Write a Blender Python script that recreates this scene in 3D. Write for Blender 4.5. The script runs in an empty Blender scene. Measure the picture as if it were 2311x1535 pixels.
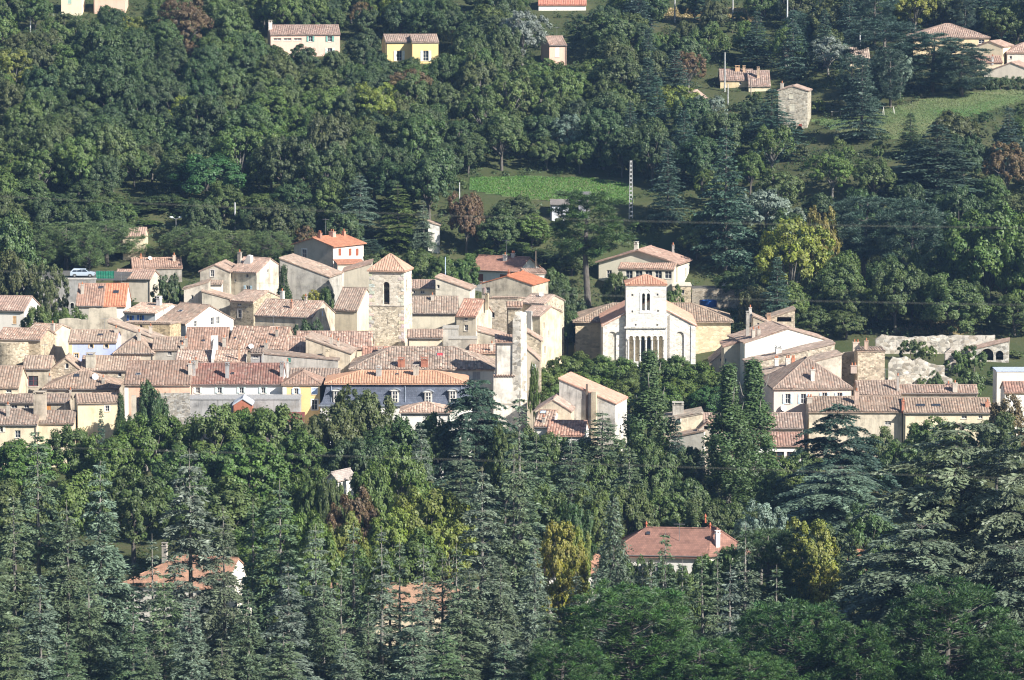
import bpy, math, random
import numpy as np
from mathutils import Vector, Matrix
from mathutils.geometry import tessellate_polygon
R = math.radians
sc = bpy.context.scene
col = sc.collection
random.seed(7)

# ---------------------------------------------------------------- camera
CAMZ, PITCH, FPX = 63.0, R(6.0), 9020.0          # focal length in pixels of the 2311 px wide photograph
IW, IH = 2311.0, 1535.0
cd = bpy.data.cameras.new('camera'); cam = bpy.data.objects.new('camera', cd); col.objects.link(cam)
cam.location = (0, 0, CAMZ); cam.rotation_euler = (R(90) - PITCH, 0, 0)
cd.sensor_width = 36.0; cd.lens = 36.0 * FPX / IW
cd.clip_start = 1.0; cd.clip_end = 5000.0
cd.dof.use_dof = True; cd.dof.focus_distance = 610.0; cd.dof.aperture_fstop = 4.5
sc.camera = cam

# ---------------------------------------------------------------- sky, sun, exposure
SUN_EL, SUN_AZ = R(34.0), R(37.0)                 # azimuth: from image right, turned towards the camera
sun_dir = Vector((math.cos(SUN_EL) * math.cos(SUN_AZ), -math.cos(SUN_EL) * math.sin(SUN_AZ), math.sin(SUN_EL)))
w = bpy.data.worlds.new('World'); sc.world = w; w.use_nodes = True
nt = w.node_tree; bg = nt.nodes['Background']
sky = nt.nodes.new('ShaderNodeTexSky'); sky.sky_type = 'NISHITA'; sky.sun_disc = False
sky.sun_elevation = SUN_EL; sky.sun_rotation = math.atan2(sun_dir.x, sun_dir.y)
sky.air_density = 1.0; sky.dust_density = 0.6; sky.ozone_density = 1.6
nt.links.new(sky.outputs[0], bg.inputs[0]); bg.inputs[1].default_value = 0.065
sl = bpy.data.lights.new('sun', 'SUN'); sl.energy = 5.0; sl.angle = R(0.5); sl.color = (1.0, 0.965, 0.90)
so = bpy.data.objects.new('sun', sl); col.objects.link(so)
so.rotation_euler = sun_dir.to_track_quat('Z', 'Y').to_euler(); so.location = (200, 300, 300)
vs = sc.view_settings
vs.view_transform = 'Standard'; vs.look = 'None'; vs.exposure = 0.95; vs.gamma = 1.0; vs.use_curve_mapping = False
sc.cycles.max_bounces = 6; sc.cycles.diffuse_bounces = 3; sc.cycles.transmission_bounces = 3; sc.cycles.volume_bounces = 0
sc.cycles.filter_width = 1.15
sc.cycles.use_adaptive_sampling = True; sc.cycles.adaptive_threshold = 0.02

# ---------------------------------------------------------------- pixel <-> place
cp, sp = math.cos(PITCH), math.sin(PITCH)
def ray(px, py):
    a = (px - IW / 2) / FPX; b = (IH / 2 - py) / FPX
    return Vector((a, cp + b * sp, -sp + b * cp))
def P(px, py, d):
    r = ray(px, py); t = d / r.y
    return Vector((r.x * t, d, CAMZ + r.z * t))
def proj(v):
    x, y, z = v[0], v[1], v[2] - CAMZ
    dep = y * cp - z * sp; up = y * sp + z * cp
    return IW / 2 + FPX * x / dep, IH / 2 - FPX * up / dep
def mpp(d): return d / cp / FPX

# ---------------------------------------------------------------- ground shape
PD = [-40, 0, 40, 120, 250, 420, 480, 540, 570, 600, 640, 670, 690, 702, 712, 720, 745, 760, 800, 830, 860, 900, 1000, 1150, 1320]
PZ = [64, 61.3, 48, 15, -12, -24, -23, -20, -16.5, -13, -10.5, -6, -1.5, 2.5, 7, 11, 15.5, 20, 30, 36.5, 43.5, 52, 66, 82, 96]
CTRL = [(690,146,830),(930,143,825),(1255,132,815),(1790,292,765),(2290,208,770),(2150,255,755),(1990,312,738),
        (1240,404,742),(1240,458,722),(1100,430,732),(1400,430,732),(1680,202,790),(2150,130,800),(2200,198,776),
        (185,628,690),(720,640,690),(1150,658,690),(1450,692,692),(2100,818,640),(2100,742,652),(2000,742,652),(2200,742,652),
        (1480,1352,490),(1610,52,840),(1600,690,690)]
def profile(d): return float(np.interp(d, PD, PZ))
CW = []
for (a, b, d_) in CTRL:
    p_ = P(a, b, d_); CW.append((p_.x, p_.y, p_.z - profile(p_.y)))
def ground(x, y):
    sw = 0.35; sr = 0.0
    for cx_, cy_, r_ in CW:
        q = ((x - cx_) ** 2 + (y - cy_) ** 2) / 420.0
        if q < 12:
            k = math.exp(-q); sw += k; sr += k * r_
    n = 0.7 * math.sin(x * 0.045 + 1.3) * math.cos(y * 0.05) + 0.35 * math.sin(x * 0.11 + y * 0.09)
    return profile(y) + sr / sw + n * (0.25 if 560 < y < 700 else 1.0)
def hit(px, py, d0=380.0, d1=1100.0):
    d_ = d0
    while d_ < d1:
        p_ = P(px, py, d_)
        if p_.z < ground(p_.x, p_.y): return p_
        d_ += 1.0
    return P(px, py, d1)

# ---------------------------------------------------------------- object helpers
def tag(o, label=None, cat=None, group=None, kind=None):
    if label: o['label'] = label
    if cat: o['category'] = cat
    if group: o['group'] = group
    if kind: o['kind'] = kind
    return o
def empty(name, loc, rz=0.0, label=None, cat=None, group=None):
    o = bpy.data.objects.new(name, None); col.objects.link(o)
    o.location = loc; o.rotation_euler = (0, 0, rz); o.empty_display_size = 0.5
    return tag(o, label, cat, group)
def link(name, me, parent=None, color=None):
    o = bpy.data.objects.new(name, me); col.objects.link(o)
    if parent is not None: o.parent = parent
    if color is not None: o.color = (color[0], color[1], color[2], 1.0)
    return o
class MB:
    def __init__(s): s.v = []; s.f = []; s.uv = []; s.has_uv = False
    def quad(s, a, b, c, d_): 
        n = len(s.v); s.v += [tuple(a), tuple(b), tuple(c), tuple(d_)]; s.f.append((n, n + 1, n + 2, n + 3))
    def poly(s, pts):
        n = len(s.v); s.v += [tuple(p) for p in pts]; s.f.append(tuple(range(n, n + len(pts))))
    def box(s, x0, x1, y0, y1, z0, z1):
        n = len(s.v)
        s.v += [(x0,y0,z0),(x1,y0,z0),(x1,y1,z0),(x0,y1,z0),(x0,y0,z1),(x1,y0,z1),(x1,y1,z1),(x0,y1,z1)]
        for f in ((0,3,2,1),(4,5,6,7),(0,1,5,4),(1,2,6,5),(2,3,7,6),(3,0,4,7)): s.f.append(tuple(n + i for i in f))
    def obox(s, o, u, v, w_):                     # oriented box from a corner and three edges
        o, u, v, w_ = Vector(o), Vector(u), Vector(v), Vector(w_); n = len(s.v)
        c = [o, o+u, o+u+v, o+v, o+w_, o+u+w_, o+u+v+w_, o+v+w_]; s.v += [tuple(p) for p in c]
        for f in ((0,3,2,1),(4,5,6,7),(0,1,5,4),(1,2,6,5),(2,3,7,6),(3,0,4,7)): s.f.append(tuple(n + i for i in f))
    def tube(s, pts, rads, k=6):
        n0 = len(s.v); pts = [Vector(p) for p in pts]
        for i, p in enumerate(pts):
            t = (pts[min(i + 1, len(pts) - 1)] - pts[max(i - 1, 0)])
            if t.length < 1e-6: t = Vector((0, 0, 1))
            t.normalize(); a = t.cross(Vector((0.31, 0.87, 0.12)))
            if a.length < 0.05: a = t.cross(Vector((1, 0, 0)))
            a.normalize(); b = t.cross(a)
            for j in range(k):
                q = 2 * math.pi * j / k
                s.v.append(tuple(p + (a * math.cos(q) + b * math.sin(q)) * rads[i]))
        for i in range(len(pts) - 1):
            for j in range(k):
                s.f.append((n0 + i*k + j, n0 + i*k + (j+1) % k, n0 + (i+1)*k + (j+1) % k, n0 + (i+1)*k + j))
        s.f.append(tuple(n0 + (len(pts)-1)*k + j for j in range(k)))
    def mesh(s, name, mat, smooth=False):
        me = bpy.data.meshes.new(name); me.from_pydata(s.v, [], s.f)
        if s.has_uv:
            ul = me.uv_layers.new(name='UVMap'); k = 0
            for p in me.polygons:
                for li in p.loop_indices: ul.data[li].uv = s.uv[me.loops[li].vertex_index]
        if mat is not None: me.materials.append(mat)
        if smooth: me.polygons.foreach_set('use_smooth', [True] * len(me.polygons))
        me.update(); return me
    def build(s, name, mat, parent=None, color=None, smooth=False):
        return link(name, s.mesh(name, mat, smooth), parent, color)

# ---------------------------------------------------------------- materials
MATS = {}
def newmat(name):
    m = bpy.data.materials.new(name); m.use_nodes = True; t = m.node_tree; t.nodes.clear()
    out = t.nodes.new('ShaderNodeOutputMaterial'); MATS[name] = m
    return m, t, out
def N(t, ty, **kw):
    n = t.nodes.new('ShaderNode' + ty)
    for k, v in kw.items(): setattr(n, k, v)
    return n
def mathn(t, op, a, b=None):
    n = N(t, 'Math', operation=op)
    for i, q in enumerate((a, b)):
        if q is None: continue
        if isinstance(q, (int, float)): n.inputs[i].default_value = q
        else: t.links.new(q, n.inputs[i])
    return n.outputs[0]
def mixc(t, fac, a, b, mode='MIX'):
    n = N(t, 'Mix', data_type='RGBA', blend_type=mode)
    for i, q in ((0, fac), (6, a), (7, b)):
        if isinstance(q, (int, float)): n.inputs[i].default_value = q
        elif isinstance(q, tuple): n.inputs[i].default_value = q + (1.0,) if len(q) == 3 else q
        else: t.links.new(q, n.inputs[i])
    return n.outputs[2]
def ramp(t, fac, stops):
    n = N(t, 'ValToRGB'); t.links.new(fac, n.inputs[0]); e = n.color_ramp.elements
    while len(e) < len(stops): e.new(0.5)
    for i, (p, c) in enumerate(stops):
        e[i].position = p; e[i].color = (c, c, c, 1) if isinstance(c, (int, float)) else c + (1,)
    return n.outputs[0]
def coords(t, stretch=(1, 1, 1), rand=True):
    tc = N(t, 'TexCoord'); mp = N(t, 'Mapping'); mp.inputs['Scale'].default_value = stretch
    t.links.new(tc.outputs['Object'], mp.inputs[0])
    if not rand: return mp.outputs[0]
    oi = N(t, 'ObjectInfo'); k = mathn(t, 'MULTIPLY', oi.outputs['Random'], 57.0)
    va = N(t, 'VectorMath', operation='ADD'); t.links.new(mp.outputs[0], va.inputs[0]); t.links.new(k, va.inputs[1])
    return va.outputs[0]
def noise(t, vec, scale, detail=5, rough=0.6):
    n = N(t, 'TexNoise'); n.inputs['Scale'].default_value = scale; n.inputs['Detail'].default_value = detail
    n.inputs['Roughness'].default_value = rough
    if vec is not None: t.links.new(vec, n.inputs['Vector'])
    return n.outputs['Fac']
def bump(t, h, strength, dist=0.05):
    b = N(t, 'Bump'); b.inputs['Strength'].default_value = strength; b.inputs['Distance'].default_value = dist
    t.links.new(h, b.inputs['Height']); return b.outputs[0]
def finish(t, out, colr, rough=0.85, nrm=None, spec=0.3, metal=0.0):
    p = N(t, 'BsdfPrincipled')
    if isinstance(colr, tuple): p.inputs['Base Color'].default_value = colr + (1,)
    else: t.links.new(colr, p.inputs['Base Color'])
    p.inputs['Roughness'].default_value = rough; p.inputs['Specular IOR Level'].default_value = spec
    p.inputs['Metallic'].default_value = metal
    if nrm is not None: t.links.new(nrm, p.inputs['Normal'])
    t.links.new(p.outputs[0], out.inputs[0]); return p
def objcol(t): return N(t, 'ObjectInfo').outputs['Color']

def m_plaster(name, wear):
    m, t, o = newmat(name); c = objcol(t)
    v = coords(t); vs_ = coords(t, (1.6, 1.6, 0.16))
    blot = ramp(t, noise(t, v, 0.45, 7, 0.68), [(0.30, 1 - 0.55 * wear), (0.52, 1.0), (0.75, 1 + 0.10 * wear)])
    streak = ramp(t, noise(t, vs_, 0.9, 6, 0.7), [(0.30, 1 - 0.45 * wear), (0.50, 1.0)])
    a = mixc(t, 1.0, c, blot, 'MULTIPLY'); a = mixc(t, 1.0, a, streak, 'MULTIPLY')
    patch = ramp(t, noise(t, v, 0.22, 8, 0.72), [(0.56, 0.0), (0.62, 1.0)])
    a = mixc(t, mathn(t, 'MULTIPLY', patch, 0.55 * wear), a, (0.24, 0.20, 0.155))
    fine = noise(t, v, 14.0, 4)
    finish(t, o, a, 0.92, bump(t, fine, 0.25 + 0.3 * wear, 0.03), 0.15); return m
m_plaster('plaster', 0.5); m_plaster('old_plaster', 0.95); m_plaster('clean_plaster', 0.22)
def m_stone(name, scale, contrast, mortar, sq):
    m, t, o = newmat(name); c = objcol(t); v = coords(t, sq)
    vo = N(t, 'TexVoronoi'); vo.inputs['Scale'].default_value = scale; t.links.new(v, vo.inputs['Vector'])
    ve = N(t, 'TexVoronoi', feature='DISTANCE_TO_EDGE'); ve.inputs['Scale'].default_value = scale; t.links.new(v, ve.inputs['Vector'])
    hs = N(t, 'SeparateColor'); t.links.new(vo.outputs['Color'], hs.inputs[0])
    tone = ramp(t, hs.outputs[0], [(0.0, 1 - contrast), (0.5, 1.0), (1.0, 1 + contrast * 0.55)])
    a = mixc(t, 1.0, c, tone, 'MULTIPLY')
    warm = mixc(t, mathn(t, 'MULTIPLY', hs.outputs[1], 0.6 * contrast), a, (0.46, 0.34, 0.2))
    edge = ramp(t, ve.outputs['Distance'], [(0.0, 0.0), (0.055, 1.0)])
    mm = mixc(t, 1.0, c, (mortar, mortar * 0.97, mortar * 0.9), 'MULTIPLY')
    b = mixc(t, edge, mm, warm)
    blot = ramp(t, noise(t, coords(t), 0.5, 6, 0.7), [(0.30, 1 - contrast * 0.6), (0.58, 1.04)])
    b = mixc(t, 1.0, b, blot, 'MULTIPLY')
    h = mathn(t, 'ADD', edge, mathn(t, 'MULTIPLY', hs.outputs[2], 0.5))
    finish(t, o, b, 0.92, bump(t, h, 0.7, 0.06), 0.15); return m
m_stone('rubble', 2.6, 0.5, 0.95, (1, 1, 1.5)); m_stone('limestone', 1.7, 0.26, 1.02, (1, 1, 1.7)); m_stone('ruin_stone', 1.6, 0.55, 1.15, (1, 1, 1.3))
def m_tile(name, contrast, lichen):
    m, t, o = newmat(name); c = objcol(t)
    uv = N(t, 'UVMap'); sx = N(t, 'SeparateXYZ'); t.links.new(uv.outputs[0], sx.inputs[0])
    oi = N(t, 'ObjectInfo')
    fu = mathn(t, 'FLOOR', sx.outputs[0]); fv = mathn(t, 'FLOOR', mathn(t, 'MULTIPLY', sx.outputs[1], 2.3))
    cb = N(t, 'CombineXYZ'); t.links.new(fu, cb.inputs[0]); t.links.new(fv, cb.inputs[1]); t.links.new(mathn(t, 'MULTIPLY', oi.outputs['Random'], 91.0), cb.inputs[2])
    wn = N(t, 'TexWhiteNoise', noise_dimensions='3D'); t.links.new(cb.outputs[0], wn.inputs['Vector'])
    sep = N(t, 'SeparateColor'); t.links.new(wn.outputs['Color'], sep.inputs[0])
    tone = ramp(t, sep.outputs[0], [(0.0, 1 - contrast), (0.25, 1 - contrast * 0.4), (0.7, 1.0), (0.93, 1 + contrast * 0.5), (1.0, 1 + contrast * 1.7)])
    a = mixc(t, 1.0, c, tone, 'MULTIPLY')
    a = mixc(t, mathn(t, 'MULTIPLY', ramp(t, sep.outputs[1], [(0.66, 0.0), (0.97, 1.0)]), contrast * 0.6), a, (0.50, 0.23, 0.14))
    a = mixc(t, mathn(t, 'MULTIPLY', ramp(t, sep.outputs[2], [(0.78, 0.0), (0.97, 1.0)]), contrast * 0.7), a, (0.58, 0.48, 0.39))
    li = ramp(t, noise(t, coords(t), 0.35, 7, 0.7), [(0.42, 0.0), (0.66, 1.0)])
    a = mixc(t, mathn(t, 'MULTIPLY', li, lichen), a, (0.20, 0.165, 0.13))
    hv = N(t, 'HueSaturation'); hv.inputs['Saturation'].default_value = 0.95; hv.inputs['Value'].default_value = 0.96; t.links.new(a, hv.inputs['Color']); a = hv.outputs[0]
    fine = noise(t, coords(t), 9.0, 3)
    finish(t, o, a, 0.9, bump(t, fine, 0.3, 0.03), 0.12); return m
m_tile('old_tile', 0.36, 0.40); m_tile('new_tile', 0.2, 0.12); m_tile('mixed_tile', 0.52, 0.2)
def m_flat_tile(name):
    m, t, o = newmat(name); c = objcol(t); uv = N(t, 'UVMap')
    br = N(t, 'TexBrick'); t.links.new(uv.outputs[0], br.inputs['Vector'])
    br.inputs['Scale'].default_value = 2.2; br.inputs['Mortar Size'].default_value = 0.03; br.inputs['Bias'].default_value = -0.1
    br.inputs['Brick Width'].default_value = 0.62; br.inputs['Row Height'].default_value = 0.7
    br.inputs['Color1'].default_value = (0.82, 0.82, 0.82, 1); br.inputs['Color2'].default_value = (1.12, 1.1, 1.08, 1); br.inputs['Mortar'].default_value = (0.45, 0.45, 0.45, 1)
    a = mixc(t, 1.0, c, br.outputs['Color'], 'MULTIPLY')
    blot = ramp(t, noise(t, coords(t), 0.8, 6), [(0.3, 0.78), (0.65, 1.1)])
    finish(t, o, mixc(t, 1.0, a, blot, 'MULTIPLY'), 0.75, bump(t, br.outputs['Fac'], -0.5, 0.03), 0.25); return m
m_flat_tile('flat_tile'); m_flat_tile('slate')
def m_simple(name, rough=0.6, spec=0.3, metal=0.0, var=0.12):
    m, t, o = newmat(name); c = objcol(t)
    k = ramp(t, noise(t, coords(t), 3.0, 5), [(0.3, 1 - var), (0.7, 1 + var)])
    finish(t, o, mixc(t, 1.0, c, k, 'MULTIPLY'), rough, None, spec, metal); return m
m_simple('paint', 0.55, 0.3); m_simple('metal', 0.4, 0.5, 0.6); m_simple('concrete', 0.9, 0.2, 0, 0.25); m_simple('wood', 0.8, 0.2, 0, 0.3); m_simple('plastic', 0.35, 0.5, 0, 0.03)
m, t, o = newmat('glass'); finish(t, o, (0.035, 0.042, 0.055), 0.12, None, 0.6)
m, t, o = newmat('bark'); kk = ramp(t, noise(t, coords(t, (3, 3, 0.5)), 3.0, 6), [(0.3, 0.5), (0.7, 1.3)]); finish(t, o, mixc(t, 1.0, objcol(t), kk, 'MULTIPLY'), 0.95, None, 0.1)
def m_foliage(name, transl, rough, spec):
    m, t, o = newmat(name); oi = N(t, 'ObjectInfo')
    at = N(t, 'Attribute', attribute_name='tone'); sep = N(t, 'SeparateColor'); t.links.new(at.outputs['Color'], sep.inputs[0])
    hsv = N(t, 'HueSaturation'); t.links.new(oi.outputs['Color'], hsv.inputs['Color'])
    t.links.new(mathn(t, 'ADD', 0.478, mathn(t, 'MULTIPLY', sep.outputs[1], 0.044)), hsv.inputs['Hue'])
    t.links.new(mathn(t, 'ADD', 0.85, mathn(t, 'MULTIPLY', sep.outputs[2], 0.3)), hsv.inputs['Saturation'])
    t.links.new(mathn(t, 'ADD', 0.55, mathn(t, 'MULTIPLY', sep.outputs[0], 0.9)), hsv.inputs['Value'])
    p = N(t, 'BsdfPrincipled'); t.links.new(hsv.outputs[0], p.inputs['Base Color']); p.inputs['Roughness'].default_value = rough; p.inputs['Specular IOR Level'].default_value = spec
    tr = N(t, 'BsdfTranslucent'); t.links.new(mixc(t, 1.0, hsv.outputs[0], (1.15, 1.25, 0.55), 'MULTIPLY'), tr.inputs[0])
    mx = N(t, 'MixShader'); mx.inputs[0].default_value = transl; t.links.new(p.outputs[0], mx.inputs[1]); t.links.new(tr.outputs[0], mx.inputs[2])
    t.links.new(mx.outputs[0], o.inputs[0]); return m
m_foliage('leaves', 0.28, 0.5, 0.35); m_foliage('needles', 0.06, 0.5, 0.4)
def m_ground(name, c1, c2, c3):
    m, t, o = newmat(name); v = coords(t, rand=False)
    a = mixc(t, ramp(t, noise(t, v, 0.06, 8, 0.65), [(0.38, 0.0), (0.62, 1.0)]), c1, c2)
    a = mixc(t, ramp(t, noise(t, v, 0.9, 6, 0.7), [(0.45, 0.0), (0.7, 0.8)]), a, c3)
    finish(t, o, a, 0.95, bump(t, noise(t, v, 2.5, 5), 0.5, 0.2), 0.1); return m
m_ground('earth', (0.06, 0.075, 0.03), (0.09, 0.09, 0.045), (0.05, 0.07, 0.024))
m_ground('meadow', (0.085, 0.165, 0.05), (0.19, 0.19, 0.095), (0.065, 0.12, 0.036))
m_ground('dry_grass', (0.30, 0.235, 0.12), (0.22, 0.19, 0.09), (0.13, 0.14, 0.055))
m_ground('asphalt', (0.10, 0.095, 0.09), (0.13, 0.125, 0.115), (0.09, 0.085, 0.08))
M = MATS

# ---------------------------------------------------------------- the ground sheet
def drape(name, xs, ys, mat, lift=0.0, inside=None):
    idx = {}; v = []; f = []
    for j, y in enumerate(ys):
        for i, x in enumerate(xs):
            idx[i, j] = len(v); v.append((x, y, ground(x, y) + lift))
    for j in range(len(ys) - 1):
        for i in range(len(xs) - 1):
            if inside and not inside((xs[i] + xs[i+1]) / 2, (ys[j] + ys[j+1]) / 2): continue
            f.append((idx[i, j], idx[i+1, j], idx[i+1, j+1], idx[i, j+1]))
    me = bpy.data.meshes.new(name); me.from_pydata(v, [], f); me.materials.append(mat)
    me.polygons.foreach_set('use_smooth', [True] * len(me.polygons)); me.update()
    return link(name, me)
ys_ = list(np.arange(-30, 400, 10)) + list(np.arange(400, 900, 4)) + list(np.arange(900, 1290, 12))
xs_ = list(np.arange(-420, -160, 20)) + list(np.arange(-160, 160, 5)) + list(np.arange(160, 421, 20))
tag(drape('ground', [float(q) for q in xs_], [float(q) for q in ys_], M['earth']), kind='structure')
def inpoly(poly, x, y):
    c = False; j = len(poly) - 1
    for i in range(len(poly)):
        xi, yi = poly[i]; xj, yj = poly[j]
        if (yi > y) != (yj > y) and x < (xj - xi) * (y - yi) / (yj - yi) + xi: c = not c
        j = i
    return c
def patch(name, pix, mat, step=1.5, lift=0.06):
    pts = [hit(a, b) for a, b in pix]; poly = [(p.x, p.y) for p in pts]
    x0, x1 = min(p[0] for p in poly), max(p[0] for p in poly); y0, y1 = min(p[1] for p in poly), max(p[1] for p in poly)
    xs = [x0 + i * step for i in range(int((x1 - x0) / step) + 2)]; ys = [y0 + i * step for i in range(int((y1 - y0) / step) + 2)]
    return tag(drape(name, xs, ys, mat, lift, lambda x, y: inpoly(poly, x, y)), kind='structure'), poly
# ---------------------------------------------------------------- building kit
PROTECT = []                                       # outlines in view that trees in front must leave open
FOOT = []                                          # footprints trees may not stand in
def wallface(mb, o, u, n, outline, holes, reveal=0.2):
    o, u, n = Vector(o), Vector(u), Vector(n); up = Vector((0, 0, 1))
    pl = [[Vector((a, b, 0)) for a, b in outline]] + [[Vector((a, b, 0)) for a, b in h] for h in holes]
    flat = [p for q in pl for p in q]; k = len(mb.v)
    mb.v += [tuple(o + u * p.x + up * p.y) for p in flat]
    for tri in tessellate_polygon(pl):
        a, b, c = (Vector(mb.v[k + i]) for i in tri)
        t3 = tri if (b - a).cross(c - a).dot(n) > 0 else (tri[0], tri[2], tri[1])
        mb.f.append(tuple(k + i for i in t3))
    if reveal > 0:
        for h in holes:
            for i in range(len(h)):
                a, b = h[i], h[(i + 1) % len(h)]
                pa, pb = o + u * a[0] + up * a[1], o + u * b[0] + up * b[1]
                mb.quad(pa, pb, pb - n * reveal, pa - n * reveal)
def rect(s, t_, w_, h_): return [(s - w_/2, t_ - h_/2), (s + w_/2, t_ - h_/2), (s + w_/2, t_ + h_/2), (s - w_/2, t_ + h_/2)]
def arch(s, t_, w_, h_, k=7):                      # t_ is the middle of the full height
    r = w_ / 2; zt = t_ + h_/2 - r; pts = [(s - r, t_ - h_/2), (s + r, t_ - h_/2)]
    return pts + [(s + r * math.cos(q), zt + r * math.sin(q)) for q in [math.pi * i / k for i in range(k + 1)]]

PITCH_RIB = 0.38
def corrugate(mb, poly, fn, grad, seed, rib=PITCH_RIB, amp=0.085, sag=0.05):
    """tile ribs running down the slope, cut to a convex 2D outline; fn(x,y) gives the plane's height"""
    rr = random.Random(seed); g = Vector(grad).normalized(); uu = Vector((-g.y, g.x))
    pu = [Vector(p).dot(uu) for p in poly]; u0, u1 = min(pu), max(pu)
    def span(u):
        vv = []
        for i in range(len(poly)):
            a, b = poly[i], poly[(i + 1) % len(poly)]; ua, ub = Vector(a).dot(uu), Vector(b).dot(uu)
            if abs(ua - ub) < 1e-9: continue
            q = (u - ua) / (ub - ua)
            if -1e-6 <= q <= 1 + 1e-6: vv.append(Vector(a).lerp(Vector(b), q).dot(g))
        return (min(vv), max(vv)) if len(vv) > 1 else None
    n = max(2, int((u1 - u0) / rib)); w_ = (u1 - u0) / n; prof = ((0, 0.0), (0.2, 0.72), (0.5, 1.0), (0.8, 0.72), (1.0, 0.0))
    ph = rr.uniform(0, 6); slope = Vector(grad).length
    for i in range(n):
        j = rr.uniform(0.75, 1.15); e = rr.uniform(-0.05, 0.05); cols = []
        for q, hgt in prof:
            u = u0 + w_ * (i + q); u = min(max(u, u0 + 1e-4), u1 - 1e-4); s_ = span(u)
            if s_ is None: s_ = (0, 0)
            lo, hi = s_; lo += e if hi - lo > 1 else 0
            m_ = max(1, int((hi - lo) / 1.4)); c = []
            cols.append((u, lo, hi, hgt * amp * j, q))
        m_ = max(1, int(max(c_[2] - c_[1] for c_ in cols) / 1.4)); idx = []
        for (u, lo, hi, hh, q) in cols:
            row = []
            for k in range(m_ + 1):
                v = lo + (hi - lo) * k / m_; p = uu * u + g * v
                z = fn(p.x, p.y) + hh + sag * math.sin(u * 0.55 + ph) * math.sin(v * 0.7 + ph * 2) * (0.4 if k in (0, m_) else 1)
                row.append(len(mb.v)); mb.v.append((p.x, p.y, z + 0.03)); mb.uv.append((i + 0.02 + 0.96 * q, v * math.hypot(1, slope)))
            idx.append(row)
        for a in range(len(idx) - 1):
            for k in range(m_): mb.f.append((idx[a][k], idx[a + 1][k], idx[a + 1][k + 1], idx[a][k + 1]))
def plane_slab(mb, poly, fn, th=0.13):
    n = len(poly); k = len(mb.v)
    for z in (0.02, -th):
        for p in poly: mb.v.append((p[0], p[1], fn(*p) + z)); mb.uv.append((p[0] / PITCH_RIB, p[1]))
    mb.f.append(tuple(k + i for i in range(n))); mb.f.append(tuple(k + n + i for i in reversed(range(n))))
    for i in range(n): mb.f.append((k + i, k + n + i, k + n + (i + 1) % n, k + (i + 1) % n))
def capline(mb, a, b, r=0.13):                     # a row of ridge tiles
    a, b = Vector(a), Vector(b); m_ = max(1, int((b - a).length / 0.8)); s0 = len(mb.v)
    for i in range(m_):
        p, q = a.lerp(b, i / m_), a.lerp(b, (i + 1.04) / m_); d_ = (q - p).normalized(); s = d_.cross(Vector((0, 0, 1))).normalized()
        k = len(mb.v)
        for e, rr_ in ((p, r * 1.08), (q, r * 0.9)):
            for an in (0, 45, 90, 135, 180):
                v = e + s * math.cos(R(an)) * rr_ + Vector((0, 0, 1)) * (math.sin(R(an)) * rr_ * 0.9 + 0.03)
                mb.v.append(tuple(v)); mb.uv.append((i * 1.7 + 0.5, an * 0.001 + i))
        for c in range(4): mb.f.append((k + c, k + c + 1, k + 6 + c, k + 5 + c))

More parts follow.
